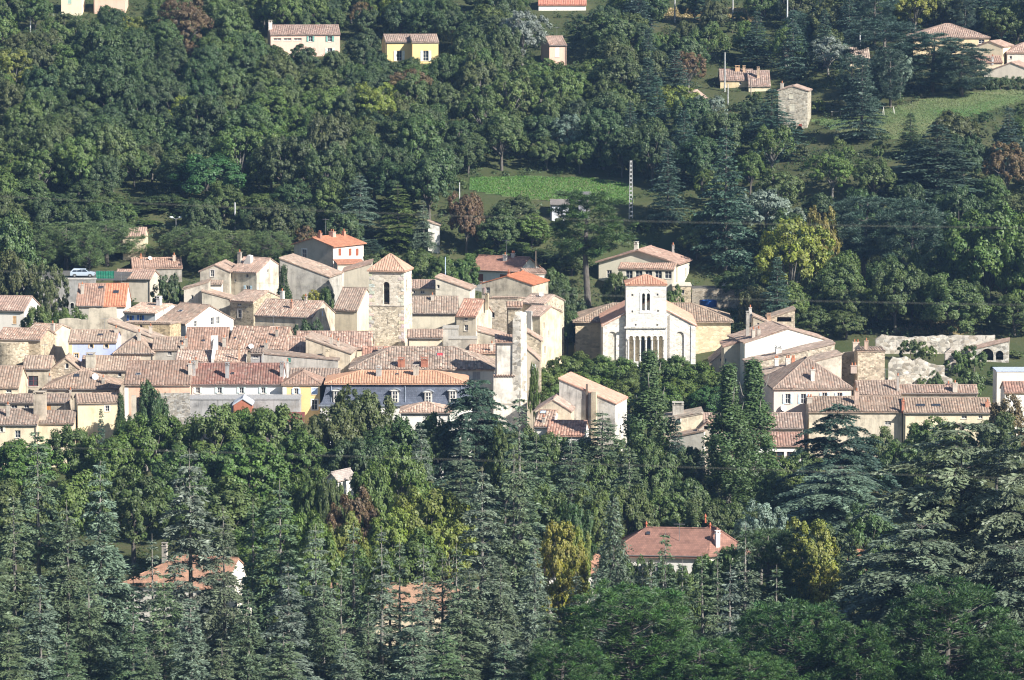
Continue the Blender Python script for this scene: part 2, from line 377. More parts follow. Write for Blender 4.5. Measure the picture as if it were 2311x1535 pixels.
class House: pass
SEED = [100]
def house(name, label, cat, x0, x1, ey, d, L, yaw, kind, rise, wall=('plaster', (0.6, 0.53, 0.42)), roof=('old_tile', (0.36, 0.21, 0.15)),
          oh=0.26, vo=0.12, wins=(), chims=(), sky=(), dish=(), ant=(), group=None, zb=None, quoin=None, cornice=True, hl=True, hr=True, protect=True, reveal=0.2, rwall=None):
    SEED[0] += 1; h = House(); h.yaw = R(yaw); h.L = L
    W = (x1 - x0) * mpp(d) / math.cos(h.yaw); pe = P((x0 + x1) / 2, ey, d); h.W = W
    cy, sy = math.cos(h.yaw), math.sin(h.yaw)
    if zb is None:
        zs = [ground(pe.x + a * cy - b * sy, pe.y + a * sy + b * cy) for a in (-W/2, W/2) for b in (0, L)]
        zb = min(min(zs) - 0.4, pe.z - 2.2)
    H = pe.z - zb; h.H = H; h.loc = Vector((pe.x, pe.y, zb))
    h.root = empty(name, h.loc, h.yaw, label, cat, group)
    FOOT.append((pe.x, pe.y, cy, sy, W/2 + 1.0, L + 1.0))
    ci = h.loc * -1 + Vector((0, 0, CAMZ)); h.cam = Vector((ci.x * cy + ci.y * sy, -ci.x * sy + ci.y * cy, ci.z))
    def lray(px, py):
        r = ray(px, py); return Vector((r.x * cy + r.y * sy, -r.x * sy + r.y * cy, r.z))
    h.lray = lray
    def face(px, py, f):
        r = lray(px, py)
        if f == 'f': t_ = (0 - h.cam.y) / r.y; p = h.cam + r * t_; return p.x + W/2, p.z
        if f == 'r': t_ = (W/2 - h.cam.x) / r.x; p = h.cam + r * t_; return p.y, p.z
        t_ = (-W/2 - h.cam.x) / r.x; p = h.cam + r * t_; return L - p.y, p.z
    h.face = face
    # ---- roof planes: (outline, gradient towards the ridge, height at a point)
    pl = []; caps = []; o_ = oh; v_ = vo
    def plane(z0, gx, gy, x_, y_): return lambda x, y: z0 + gx * (x - x_) + gy * (y - y_)
    fl = fr = bl = br = H; apex_s = apex_f = None
    if kind == 'gx':
        s = rise / (L / 2); apex_s = H + rise
        pl.append(([(-W/2 - v_, -o_), (W/2 + v_, -o_), (W/2 + v_, L/2), (-W/2 - v_, L/2)], (0, s), plane(H, 0, s, 0, 0)))
        pl.append(([(-W/2 - v_, L/2), (W/2 + v_, L/2), (W/2 + v_, L + o_), (-W/2 - v_, L + o_)], (0, -s), plane(H + rise, 0, -s, 0, L/2)))
        caps.append(((-W/2 - v_, L/2, H + rise), (W/2 + v_, L/2, H + rise)))
    elif kind == 'gy':
        s = rise / (W / 2); apex_f = H + rise
        pl.append(([(-W/2 - o_, -v_), (0, -v_), (0, L + v_), (-W/2 - o_, L + v_)], (s, 0), plane(H, s, 0, -W/2, 0)))
        pl.append(([(0, -v_), (W/2 + o_, -v_), (W/2 + o_, L + v_), (0, L + v_)], (-s, 0), plane(H + rise, -s, 0, 0, 0)))
        caps.append(((0, -v_, H + rise), (0, L + v_, H + rise)))
    elif kind in ('hip', 'pyr'):
        if W >= L:
            s = rise / (L / 2); k = L / 2; a = -W/2 + (k if hl else -v_); b = W/2 - (k if hr else -v_)
            xl = -W/2 - (o_ if hl else v_); xr = W/2 + (o_ if hr else v_)
            pl.append(([(xl, -o_), (xr, -o_), (b, k), (a, k)], (0, s), plane(H, 0, s, 0, 0)))
            pl.append(([(a, k), (b, k), (xr, L + o_), (xl, L + o_)], (0, -s), plane(H + rise, 0, -s, 0, k)))
            if hl: pl.append(([(xl, -o_), (a, k), (xl, L + o_)], (s, 0), plane(H, s, 0, -W/2, 0))); caps += [((xl, -o_, H - s*o_), (a, k, H + rise)), ((xl, L + o_, H - s*o_), (a, k, H + rise))]
            if hr: pl.append(([(xr, -o_), (xr, L + o_), (b, k)], (-s, 0), plane(H, -s, 0, W/2, 0))); caps += [((xr, -o_, H - s*o_), (b, k, H + rise)), ((xr, L + o_, H - s*o_), (b, k, H + rise))]
            if not hl or not hr: apex_s = H + rise
            if b - a > 0.2: caps.append(((a, k, H + rise), (b, k, H + rise)))
        else:
            s = rise / (W / 2); k = W / 2
            pl.append(([(-W/2 - o_, -o_), (W/2 + o_, -o_), (0, k)], (0, s), plane(H, 0, s, 0, 0)))
            pl.append(([(-W/2 - o_, L + o_), (0, L - k), (W/2 + o_, L + o_)], (0, -s), plane(H, 0, -s, 0, L)))
            pl.append(([(-W/2 - o_, -o_), (0, k), (0, L - k), (-W/2 - o_, L + o_)], (s, 0), plane(H, s, 0, -W/2, 0)))
            pl.append(([(W/2 + o_, -o_), (W/2 + o_, L + o_), (0, L - k), (0, k)], (-s, 0), plane(H, -s, 0, W/2, 0)))
            caps += [((-W/2 - o_, -o_, H - s*o_), (0, k, H + rise)), ((W/2 + o_, -o_, H - s*o_), (0, k, H + rise)), ((-W/2 - o_, L + o_, H - s*o_), (0, L - k, H + rise)), ((W/2 + o_, L + o_, H - s*o_), (0, L - k, H + rise)), ((0, k, H + rise), (0, L - k, H + rise))]
    elif kind == 'sf': s = rise / L; bl = br = H + rise; pl.append(([(-W/2 - v_, -o_), (W/2 + v_, -o_), (W/2 + v_, L + v_), (-W/2 - v_, L + v_)], (0, s), plane(H, 0, s, 0, 0)))
    elif kind == 'sb': s = rise / L; bl = br = H - rise; pl.append(([(-W/2 - v_, -v_), (W/2 + v_, -v_), (W/2 + v_, L + o_), (-W/2 - v_, L + o_)], (0, -s), plane(H, 0, -s, 0, 0)))
    elif kind == 'sl': s = rise / W; fr = br = H + rise; pl.append(([(-W/2 - o_, -v_), (W/2 + v_, -v_), (W/2 + v_, L + v_), (-W/2 - o_, L + v_)], (s, 0), plane(H, s, 0, -W/2, 0)))
    elif kind == 'sr': s = rise / W; fl = bl = H + rise; pl.append(([(-W/2 - v_, -v_), (W/2 + o_, -v_), (W/2 + o_, L + v_), (-W/2 - v_, L + v_)], (-s, 0), plane(H, -s, 0, W/2, 0)))
    h.planes = pl
    # ---- walls with real openings
    out = {'f': [(0, 0), (W, 0), (W, fr)] + ([(W/2, apex_f)] if apex_f else []) + [(0, fl)],
           'b': [(0, 0), (W, 0), (W, bl)] + ([(W/2, apex_f)] if apex_f else []) + [(0, br)],
           'r': [(0, 0), (L, 0), (L, br)] + ([(L/2, apex_s)] if apex_s and not (kind == 'hip' and hr) else []) + [(0, fr)],
           'l': [(0, 0), (L, 0), (L, fl)] + ([(L/2, apex_s)] if apex_s and not (kind == 'hip' and hl) else []) + [(0, bl)]}
    fo = {'f': ((-W/2, 0, 0), (1, 0, 0), (0, -1, 0)), 'b': ((W/2, L, 0), (-1, 0, 0), (0, 1, 0)), 'r': ((W/2, 0, 0), (0, 1, 0), (1, 0, 0)), 'l': ((-W/2, L, 0), (0, -1, 0), (-1, 0, 0))}
    h.fo = fo; holes = {k: [] for k in out}; ws = []
    for q in wins:
        q = dict(q); f = q.get('f', 'f'); s_, t_ = face(q['p'][0], q['p'][1], f); a, b = q['w'] / 2, q['h'] / 2
        lim = W if f in 'fb' else L
        if s_ - a < 0.05 or s_ + a > lim - 0.05 or t_ - b < 0.05 or not all(inpoly(out[f], *c) for c in ((s_ - a, t_ + b), (s_ + a, t_ + b))):
            print('WINDOW OFF', name, label[:40], q['p'], f, round(s_, 2), round(t_, 2), round(lim, 2), round(H, 2)); continue
        holes[f].append(arch(s_, t_, q['w'], q['h']) if q.get('st', '').startswith('arch') else rect(s_, t_, q['w'], q['h'])); ws.append((q, f, s_, t_))
    mb = MB()
    for k in out:
        if rwall and k == 'r': continue
        wallface(mb, *fo[k], out[k], holes[k], reveal)
    if rwall: m2 = MB(); wallface(m2, *fo['r'], out['r'], holes['r'], reveal); m2.build('side_wall', M[rwall[0]], h.root, rwall[1])
    h.wall = mb.build('wall', M[wall[0]], h.root, wall[1])
    for q, f, s_, t_ in ws: window(h, fo[f], s_, t_, q)
    # ---- roof
    if pl:
        rb = MB(); rb.has_uv = True
        for i, (poly, g, fn) in enumerate(pl):
            plane_slab(rb, poly, fn)
            if roof[0] in ('old_tile', 'new_tile', 'mixed_tile'):
                corrugate(rb, poly, fn, g, SEED[0] * 7 + i, sag=0.10 if roof[0] != 'new_tile' else 0.02, amp=0.105)
            else:
                k = len(rb.v); gg = Vector(g).normalized(); uu = Vector((-gg.y, gg.x))
                for p in poly: rb.v.append((p[0], p[1], fn(*p) + 0.03)); rb.uv.append((Vector(p).dot(uu), Vector(p).dot(gg) * math.hypot(1, Vector(g).length)))
                rb.f.append(tuple(range(k, k + len(poly))))
        for a, b in caps: capline(rb, a, b)
        h.roof = rb.build('roof', M[roof[0]], h.root, roof[1])
    else:
        rb = MB(); rb.has_uv = True; plane_slab(rb, [(-W/2 - 0.1, -0.1), (W/2 + 0.1, -0.1), (W/2 + 0.1, L + 0.1), (-W/2 - 0.1, L + 0.1)], lambda x, y: H + 0.13)
        h.roof = rb.build('roof', M['concrete'], h.root, roof[1])
    if cornice and kind in ('gx', 'hip', 'sf') and oh > 0.2:
        cb = MB(); cb.box(-W/2 - 0.02, W/2 + 0.02, -0.14, 0.003, H - 0.3, H - 0.14); cb.box(-W/2 - 0.02, W/2 + 0.02, -0.07, 0.004, H - 0.42, H - 0.302)
        cb.build('cornice', M['plaster'], h.root, (0.55, 0.47, 0.37))
    if quoin:
        qb = MB(); zq = 0.0; i = 0
        for sd in quoin[1]:
            x_ = -W/2 if sd == 'l' else W/2
            qb.box(x_ - 0.03 if sd == 'l' else x_ - 0.55, x_ + 0.55 if sd == 'l' else x_ + 0.03, -0.03, 0.3, 0, H - 0.5)
        qb.build('corner_band', M['clean_plaster'], h.root, quoin[0])
    # ---- chimneys, skylights, dishes, antennas
    def on_roof(px, py):
        r = lray(px, py); best = None
        for poly, g, fn in (pl or [([(-W/2, 0), (W/2, 0), (W/2, L), (-W/2, L)], (0, 0.001), lambda x, y: H)]):
            a0 = fn(0, 0); gx_, gy_ = fn(1, 0) - a0, fn(0, 1) - a0
            den = r.z - gx_ * r.x - gy_ * r.y
            if abs(den) < 1e-9: continue
            t_ = (a0 + gx_ * h.cam.x + gy_ * h.cam.y - h.cam.z) / den; p = h.cam + r * t_
            if t_ > 0 and inpoly(poly, p.x, p.y) and (best is None or t_ < best[0]): best = (t_, p, (gx_, gy_))
        return best
    h.on_roof = on_roof
    for c in chims:
        px, pb, pt = c[:3]; wd = c[3] if len(c) > 3 else 0.55; cc = c[4] if len(c) > 4 else (0.5, 0.44, 0.37); pots = c[5] if len(c) > 5 else 1
        b = on_roof(px, pb)
        if b is None:
            yy = L / 2 if kind in ('gx', 'hip') else L * 0.4; r = lray(px, pb); t_ = (yy - h.cam.y) / r.y; p = h.cam + r * t_
            p.z = H + rise * 0.5 if kind != 'flat' else H
        else: p = b[1]
        r = lray(px, pt); t_ = (p.y - h.cam.y) / r.y; zt = (h.cam + r * t_).z
        if zt < p.z + 0.5: zt = p.z + 0.8
        chimney(h.roof, p, zt, wd, cc, pots)
    for q in sky:
        b = on_roof(q[0], q[1])
        if b is None: print('SKYLIGHT OFF', label[:30], q); continue
        p, g = b[1], b[2]; ws_, hs_ = (q[2], q[3]) if len(q) > 3 else (0.8, 1.0)
        n = Vector((-g[0], -g[1], 1)).normalized(); gv = Vector((g[0], g[1], 0))
        vdir = Vector((g[0], g[1], gv.length_squared)).normalized() if gv.length > 0.01 else Vector((0, 1, 0)); udir = vdir.cross(n).normalized()
        cc = q[4] if len(q) > 4 else (0.16, 0.16, 0.17)
        sb = MB(); o = p - udir * ws_/2 - vdir * hs_/2 - n * 0.05
        for (a, b2, c2, d2) in ((0, 1, 0, 0.07), (0, 1, 0.93, 1), (0, 0.08, 0, 1), (0.92, 1, 0, 1)):
            sb.obox(o + udir * ws_ * a + vdir * hs_ * c2, udir * ws_ * (b2 - a), vdir * hs_ * (d2 - c2), n * 0.24)
        s_ = sb.build('skylight', M['metal'], h.roof, cc)
        gb = MB(); gb.obox(o + udir * 0.03 + vdir * 0.03, udir * (ws_ - 0.06), vdir * (hs_ - 0.06), n * 0.2); gb.build('pane', M['paint' if len(q) > 5 else 'glass'], s_, q[5] if len(q) > 5 else (0.1, 0.1, 0.1))
    for q in dish:
        f = q[2] if len(q) > 2 else 'roof'
        if f == 'roof':
            b = on_roof(q[0], q[1] + 6); p = b[1] + Vector((0, 0, 0.45)) if b else None
        else:
            s_, t_ = face(q[0], q[1], f); o, u, n = (Vector(k) for k in fo[f]); p = o + u * s_ + Vector((0, 0, t_)) + n * 0.4
        if p is None: print('DISH OFF', q); continue
        db = MB(); rad = q[3] if len(q) > 3 else 0.42; ax = Vector((0.35, -0.85, 0.4)).normalized(); a = ax.cross(Vector((0, 0, 1))).normalized(); b2 = ax.cross(a)
        rings = [(0.0, -0.12), (0.5, -0.09), (1.0, 0.0)]; k = 12; base = len(db.v); db.v.append(tuple(p + ax * -0.12))
        for rr_, off in rings[1:]:
            for j in range(k): an = 2 * math.pi * j / k; db.v.append(tuple(p + ax * off + (a * math.cos(an) + b2 * math.sin(an)) * rad * rr_))
        for j in range(k): db.f.append((base, base + 1 + j, base + 1 + (j + 1) % k)); db.f.append((base + 1 + j, base + 1 + k + j, base + 1 + k + (j + 1) % k, base + 1 + (j + 1) % k))
        db.tube([p - ax * 0.1, p - ax * 0.25 - Vector((0, 0, 0.7))], [0.035, 0.035], 5); db.tube([p - b2 * 0.3, p + ax * 0.4], [0.02, 0.02], 4)
        db.build('satellite_dish', M['paint'], h.roof if f == 'roof' else h.root, (0.75, 0.75, 0.74))
    for q in ant:
        b = on_roof(q[0], q[1]); 
        if b: p = b[1]
        else:
            r = lray(q[0], q[1]); t_ = (L / 2 - h.cam.y) / r.y; p = h.cam + r * t_; p.z = H + rise
        ab = MB(); ht = q[2]; ab.tube([p, p + Vector((0, 0, ht))], [0.035, 0.03], 5); top = p + Vector((0, 0, ht - 0.15))
        ab.tube([top - Vector((0.7, 0, 0)), top + Vector((0.7, 0, 0))], [0.025, 0.025], 4)
        for k in range(6): e = top + Vector((-0.6 + k * 0.24, 0, 0)); ab.tube([e - Vector((0, 0.28, 0)), e + Vector((0, 0.28, 0))], [0.018, 0.018], 4)
        ab.build('antenna', M['metal'], h.roof, (0.3, 0.3, 0.31))
    if kind in ('gx', 'hip', 'sf') and cat and SEED[0] % 2 and H > 2.5:
        x = W/2 - 0.18 if SEED[0] % 4 == 1 else -W/2 + 0.18; dp = MB(); dp.tube([(x, -0.08, 0.1), (x, -0.08, H - 0.35), (x, -oh - 0.02, H - 0.16)], [0.055] * 3, 6); dp.build('downpipe', M['metal'], h.root, (0.22, 0.19, 0.17))
        gt = MB(); gt.tube([(-W/2, -oh - 0.06, H - 0.16), (W/2, -oh - 0.06, H - 0.17)], [0.06, 0.06], 6); gt.build('gutter', M['metal'], h.root, (0.33, 0.30, 0.28))
    if kind == 'gx' and cat and SEED[0] % 5 == 2 and not ant:
        ab = MB(); q = Vector((W * 0.2, L / 2, H + rise)); ab.tube([q, q + Vector((0, 0, 1.9))], [0.03, 0.025], 5); top = q + Vector((0, 0, 1.75)); ab.tube([top - Vector((0.55, 0.1, 0)), top + Vector((0.55, 0.1, 0))], [0.022, 0.022], 4)
        for k in range(5): e = top + Vector((-0.45 + k * 0.22, 0, 0)); ab.tube([e - Vector((0, 0.24, 0)), e + Vector((0, 0.24, 0))], [0.016, 0.016], 4)
        ab.build('antenna', M['metal'], h.roof, (0.3, 0.3, 0.31))
    if protect:
        c = [h.loc + Vector((a * cy - b * sy, a * sy + b * cy, z)) for a in (-W/2, W/2) for b in (0, L) for z in (H, H + rise)]
        pp = [proj(v) for v in c]; PROTECT.append((min(p[0] for p in pp), min(p[1] for p in pp), max(p[0] for p in pp), max(p[1] for p in pp) + 10, d))
    return h

def window(h, fr3, s_, t_, q):
    o, u, n = (Vector(k) for k in fr3); up = Vector((0, 0, 1)); w_, hh = q['w'], q['h']; st = q.get('st', 'plain')
    c = o + u * s_ + up * t_; inn = n * -0.17
    if 'hole' in st: return
    gb = MB()
    if st == 'arch': gb.poly([o + u * a + up * b + inn for a, b in arch(s_, t_, w_, hh)])
    else: gb.quad(*(o + u * a + up * b + inn for a, b in rect(s_, t_, w_, hh)))
    win = gb.build('window', M['glass'], h.root)
    fc = q.get('fc', (0.62, 0.6, 0.56))
    fb = MB(); bw = 0.07
    def bar(a0, a1, b0, b1): fb.obox(c + u * a0 + up * b0 + n * -0.165, u * (a1 - a0), up * (b1 - b0), n * 0.05)
    bar(-w_/2, -w_/2 + bw, -hh/2, hh/2); bar(w_/2 - bw, w_/2, -hh/2, hh/2); bar(-w_/2 + bw, w_/2 - bw, -hh/2, -hh/2 + bw)
    if st != 'arch': bar(-w_/2 + bw, w_/2 - bw, hh/2 - bw, hh/2)
    if w_ > 0.55:
        bar(-0.03, 0.03, -hh/2 + bw, hh/2 - bw)
        for k in range(1, max(2, int(hh / 0.55))): zb = -hh/2 + hh * k / max(2, int(hh / 0.55)); bar(-w_/2 + bw, -0.03, zb - 0.02, zb + 0.02); bar(0.03, w_/2 - bw, zb - 0.02, zb + 0.02)
    fb.build('window_frame', M['paint'], win, fc)
    sb = MB(); sb.obox(c + u * (-w_/2 - 0.08) + up * (-hh/2 - 0.09) - n * 0.15, u * (w_ + 0.16), up * 0.085, n * 0.22)
    sb.build('sill', M['concrete'], win, (0.55, 0.5, 0.43))
    if 'sur' in q:
        rb = MB(); e = 0.16
        for a0, a1, b0, b1 in ((-w_/2 - e, -w_/2, -hh/2, hh/2 + e), (w_/2, w_/2 + e, -hh/2, hh/2 + e), (-w_/2, w_/2, hh/2, hh/2 + e)):
            rb.obox(c + u * a0 + up * b0 - n * 0.02, u * (a1 - a0), up * (b1 - b0), n * 0.045)
        rb.build('surround', M['clean_plaster'], win, q['sur'])
    if st in ('shut', 'closed', 'left', 'right'):
        sc_ = q.get('c', (0.45, 0.6, 0.62)); e = 0.02 + (0.16 if 'sur' in q and st == 'shut' and False else 0)
        for sd in (-1, 1):
            if (st == 'left' and sd == 1) or (st == 'right' and sd == -1): continue
            mb = MB(); sw = w_ / 2
            a0 = (-w_/2 - e - sw if sd < 0 else w_/2 + e) if st != 'closed' else (-w_/2 if sd < 0 else 0.01)
            dd = n * 0.05 if st != 'closed' else n * -0.06
            mb.obox(c + u * a0 + up * (-hh/2) + dd, u * (sw - 0.01), up * hh, n * 0.035)
            for k in (0.15, 0.8): mb.obox(c + u * (a0 + 0.03) + up * (-hh/2 + hh * k) + dd + n * 0.036, u * (sw - 0.07), up * 0.08, n * 0.025)
            mb.build('shutter', M['paint'], win, sc_)
def chimney(parent, p, zt, wd, cc, pots):
    mb = MB(); r = random.Random(int(p.x * 91 + p.y * 17)); dp = wd * r.uniform(0.8, 1.1)
    mb.box(p.x - wd/2, p.x + wd/2, p.y - dp/2, p.y + dp/2, p.z - 0.5, zt - 0.22)
    mb.box(p.x - wd/2 - 0.06, p.x + wd/2 + 0.06, p.y - dp/2 - 0.06, p.y + dp/2 + 0.06, zt - 0.22, zt - 0.13)
    if pots == 0:
        for a in (-1, 1): mb.box(p.x + a * wd * 0.34 - 0.06, p.x + a * wd * 0.34 + 0.06, p.y - dp/2, p.y + dp/2, zt - 0.13, zt + 0.12)
        mb.box(p.x - wd/2 - 0.05, p.x + wd/2 + 0.05, p.y - dp/2 - 0.05, p.y + dp/2 + 0.05, zt + 0.12, zt + 0.2)
    c = mb.build('chimney', M['old_plaster'], parent, cc)
    if pots:
        pb = MB()
        for k in range(pots):
            x = p.x + (k - (pots - 1) / 2) * wd * 0.5
            pb.tube([(x, p.y, zt - 0.14), (x, p.y, zt + 0.28)], [0.12, 0.1], 8)
        c2 = pb.build('chimney_pot', M['paint'], parent, (0.42, 0.16, 0.08))
def pixpole(name, label, cat, px, py_top, d, w_=0.28, colr=(0.4, 0.4, 0.39), arms=0, h_under=0.0, mat='concrete'):
    top = P(px, py_top, d); zg = ground(top.x, d) - 0.3; rt = empty(name, (top.x, d, zg), 0, label, cat, 'utility poles'); h_ = top.z - zg
    mb = MB(); mb.tube([(0, 0, 0), (0, 0, h_ * 0.5), (0, 0, h_)], [w_ * 0.5, w_ * 0.42, w_ * 0.34], 8); mb.build('shaft', M[mat], rt, colr)
    if arms:
        ab = MB(); ab.box(-0.8, 0.8, -0.05, 0.05, h_ - 0.5, h_ - 0.38); ab.build('crossarm', M['metal'], rt, (0.3, 0.3, 0.3))
        for k in (-0.7, 0, 0.7):
            ib = MB(); ib.tube([(k, 0, h_ - 0.38), (k, 0, h_ - 0.25), (k, 0, h_ - 0.12)], [0.03, 0.07, 0.05], 6); ib.build('insulator', M['plastic'], rt, (0.35, 0.3, 0.26))
    PROTECT.append((px - 4, py_top, px + 4, py_top + 30, d)); return rt
# ---------------------------------------------------------------- the village, house by house
CREAM, WHITE, BEIGE, GREY = (0.70, 0.59, 0.42), (0.78, 0.74, 0.67), (0.50, 0.43, 0.33), (0.40, 0.365, 0.31)
STONE, LIME, OCHRE, PINKW = (0.46, 0.39, 0.30), (0.66, 0.60, 0.50), (0.62, 0.46, 0.25), (0.74, 0.58, 0.48)
BROWN, TAN, RED, ORANGE, PALE, DULL = (0.315, 0.225, 0.165), (0.375, 0.275, 0.205), (0.23, 0.11, 0.085), (0.56, 0.225, 0.10), (0.47, 0.33, 0.245), (0.25, 0.19, 0.15)
PP, OP, CP, RB = 'plaster', 'old_plaster', 'clean_plaster', 'rubble'
def w_(px, py, w, h, st='plain', f='f', **k): return dict(p=(px, py), w=w, h=h, st=st, f=f, **k)
def hs(name, label, x0, x1, ey, ry, d, kind='gx', L=None, yaw=0, s=0.42, wall=(PP, BEIGE), roof=('old_tile', BROWN), cat='house', **k):
    dep = -ray((x0 + x1) / 2, ey).z / ray((x0 + x1) / 2, ey).y; dy = (ey - ry) * mpp(d)
    if kind in ('gx', 'hip'):
        if L is None: L = max(3.0, 2 * dy / (s + dep))
        rise = max(0.5, dy - L / 2 * dep) if kind == 'gx' or yaw == 0 else dy - L / 2 * dep
        rise = min(rise, L * 0.36)
    elif kind == 'sf':
        if L is None: L = max(2.5, dy / (s + dep))
        rise = max(0.3, dy - L * dep)
    else:
        if L is None: L = 7.0
        rise = dy
    return house(name, label, cat, x0, x1, ey, d, L, yaw, kind, rise, wall=wall, roof=roof, **k)
def merge(main, sub, names=None):
    mm = Matrix.Translation(main.loc) @ Matrix.Rotation(main.yaw, 4, 'Z'); ms = Matrix.Translation(sub.loc) @ Matrix.Rotation(sub.yaw, 4, 'Z')
    for c in [o for o in bpy.data.objects if o.parent == sub.root]:
        c.parent = main.root; c.matrix_basis = mm.inverted() @ ms @ c.matrix_basis
        if names and c.name.split('.')[0] in names: c.name = names[c.name.split('.')[0]]
    bpy.data.objects.remove(sub.root); sub.root = main.root; return sub
DUMMY = ('x', )
# --- front row, left
hs('house', 'cream cottage at lower left edge with grey brown roof and slim chimney', -24, 83, 957, 923, 572, wall=(PP, CREAM), roof=('old_tile', DULL), chims=[(18, 941, 911, 0.45)], wins=[w_(1, 968, 0.7, 0.9, 'right', c=(0.72, 0.66, 0.55)), w_(40, 980, 0.8, 1.1)])
h = hs('house', 'cream cottage with drooping grey brown roof beneath the big beige chimney', 84, 166, 954, 927, 574, wall=(PP, CREAM), roof=('old_tile', DULL), chims=[(91, 944, 886, 1.75, (0.50, 0.42, 0.33), 0)])
hs('house', 'narrow grey house with orange shutter behind the big beige chimney', -24, 155, 907, 889, 583, wall=(OP, BEIGE), roof=('old_tile', DULL), wins=[w_(109, 920, 0.75, 1.0, 'closed', c=(0.55, 0.25, 0.08)), w_(32, 921, 0.9, 0.9), w_(60, 921, 0.7, 0.9)], chims=[(159, 900, 878, 0.3)])
hs('house', 'sunlit cream house with blind front beside the dark cypress', 176, 271, 908, 888, 577, yaw=10, L=7, wall=(PP, (0.76, 0.62, 0.40)), roof=('old_tile', TAN), wins=[w_(242, 922, 0.6, 0.85, 'plain', sur=(0.75, 0.7, 0.62))])
hs('house', 'house with broad brown hipped roof and white satellite dishes, lower left', 99, 263, 876, 837, 588, 'hip', wall=(OP, BEIGE), roof=('old_tile', BROWN), sky=[(173, 849, 0.8, 0.9)], chims=[(233, 866, 850, 0.45), (112, 862, 846, 0.5)], dish=[(215, 851, 'roof', 0.5)], wins=[w_(245, 888, 0.6, 0.8)])
hs('house', 'house at left edge under steep ribbed brown roof', -28, 41, 873, 826, 585, yaw=0, wall=(OP, CREAM), roof=('old_tile', BROWN), wins=[w_(20, 882, 0.8, 0.6)])
hs('house', 'beige house with one open white shutter and dark red window', 52, 114, 831, 803, 599, wall=(OP, BEIGE), roof=('old_tile', TAN), wins=[w_(75, 860, 1.5, 1.55, 'left', c=(0.75, 0.72, 0.68), fc=(0.2, 0.05, 0.06))])
hs('house', 'small rubble stone gable peeping over the broad hipped roof', 114, 181, 834, 807, 600, 'gy', L=8, wall=(RB, (0.52, 0.43, 0.33)), roof=('old_tile', TAN), wins=[w_(151, 826, 0.5, 0.8)])
hs('house', 'long rubble stone house with brown roof and fat square chimney', 182, 312, 835, 803, 600, wall=(RB, STONE), roof=('old_tile', TAN), wins=[w_(270, 845, 0.55, 0.75)], chims=[(205, 826, 799, 1.35, (0.52, 0.47, 0.38), 0)], dish=[(236, 857, 'f', 0.4)])
hs('house', 'peach house with white corner band and brown roof behind round dark shrub', 281, 429, 867, 814, 579, wall=(PP, (0.74, 0.46, 0.33)), roof=('old_tile', (0.272, 0.180, 0.134)), quoin=((0.75, 0.7, 0.64), 'l'), sky=[(312, 846, 0.7, 0.5, (0.7, 0.7, 0.7))], chims=[(429, 846, 818, 0.5, (0.5, 0.44, 0.38)), (442, 832, 810, 0.55)], s=0.5)
MINT = (0.60, 0.70, 0.66)
hs('house', 'white house with four mint shuttered windows under dark red roof', 430, 637, 866, 820, 581, wall=(CP, (0.80, 0.775, 0.73)), roof=('old_tile', RED), s=0.5,
   wins=[w_(x, 881, 0.62, 0.86, 'shut', c=MINT) for x in (446.5, 495.5, 545, 594)], chims=[(437, 849, 819, 0.55, (0.42, 0.4, 0.38), 0), (513, 852, 821, 0.55, (0.36, 0.35, 0.34), 0), (636, 850, 819, 0.5, (0.40, 0.38, 0.36), 0)], sky=[(525, 844, 0.45, 0.4)], ant=[(513, 822, 1.6)])
hs('house', 'orange yellow house with pale blue shutters beside the slate mansard', 638, 722, 866, 837, 580, 'hip', hl=False, L=8.0, wall=(CP, (0.78, 0.55, 0.26)), roof=('old_tile', (0.305, 0.196, 0.145)), quoin=((0.75, 0.71, 0.66), 'l'),
   wins=[w_(668.5, 883, 0.62, 0.85, 'shut', c=(0.50, 0.60, 0.76), sur=(0.78, 0.75, 0.7)), w_(710, 883, 0.75, 0.9, 'closed', c=(0.50, 0.60, 0.78), sur=(0.78, 0.75, 0.7)), w_(710, 914, 0.85, 1.5, 'plain', sur=(0.78, 0.75, 0.7))], chims=[(649, 842, 814, 0.28, (0.75, 0.72, 0.68))])
hs('garage', 'long flat roofed grey concrete garage below the white house', 380, 676, 902, 902, 574.5, 'flat', L=5, wall=(OP, (0.40, 0.385, 0.37)), roof=('x', (0.34, 0.33, 0.32)), cat='garage', s=0, wins=[w_(424, 911, 0.6, 1.1)])
hs('shed', 'small brick red gable shed with pale roof edges against the garage', 527, 568, 912, 899, 570.5, 'gy', L=3.8, wall=(PP, (0.42, 0.16, 0.10)), roof=('new_tile', (0.5, 0.53, 0.58)), cat='shed', oh=0.15)
hs('shed', 'low shed with dark red metal roof left of the slate mansard', 650, 684, 950, 931, 567, 'sf', L=3.0, wall=(PP, BEIGE), roof=('flat_tile', (0.22, 0.07, 0.065)), cat='shed')
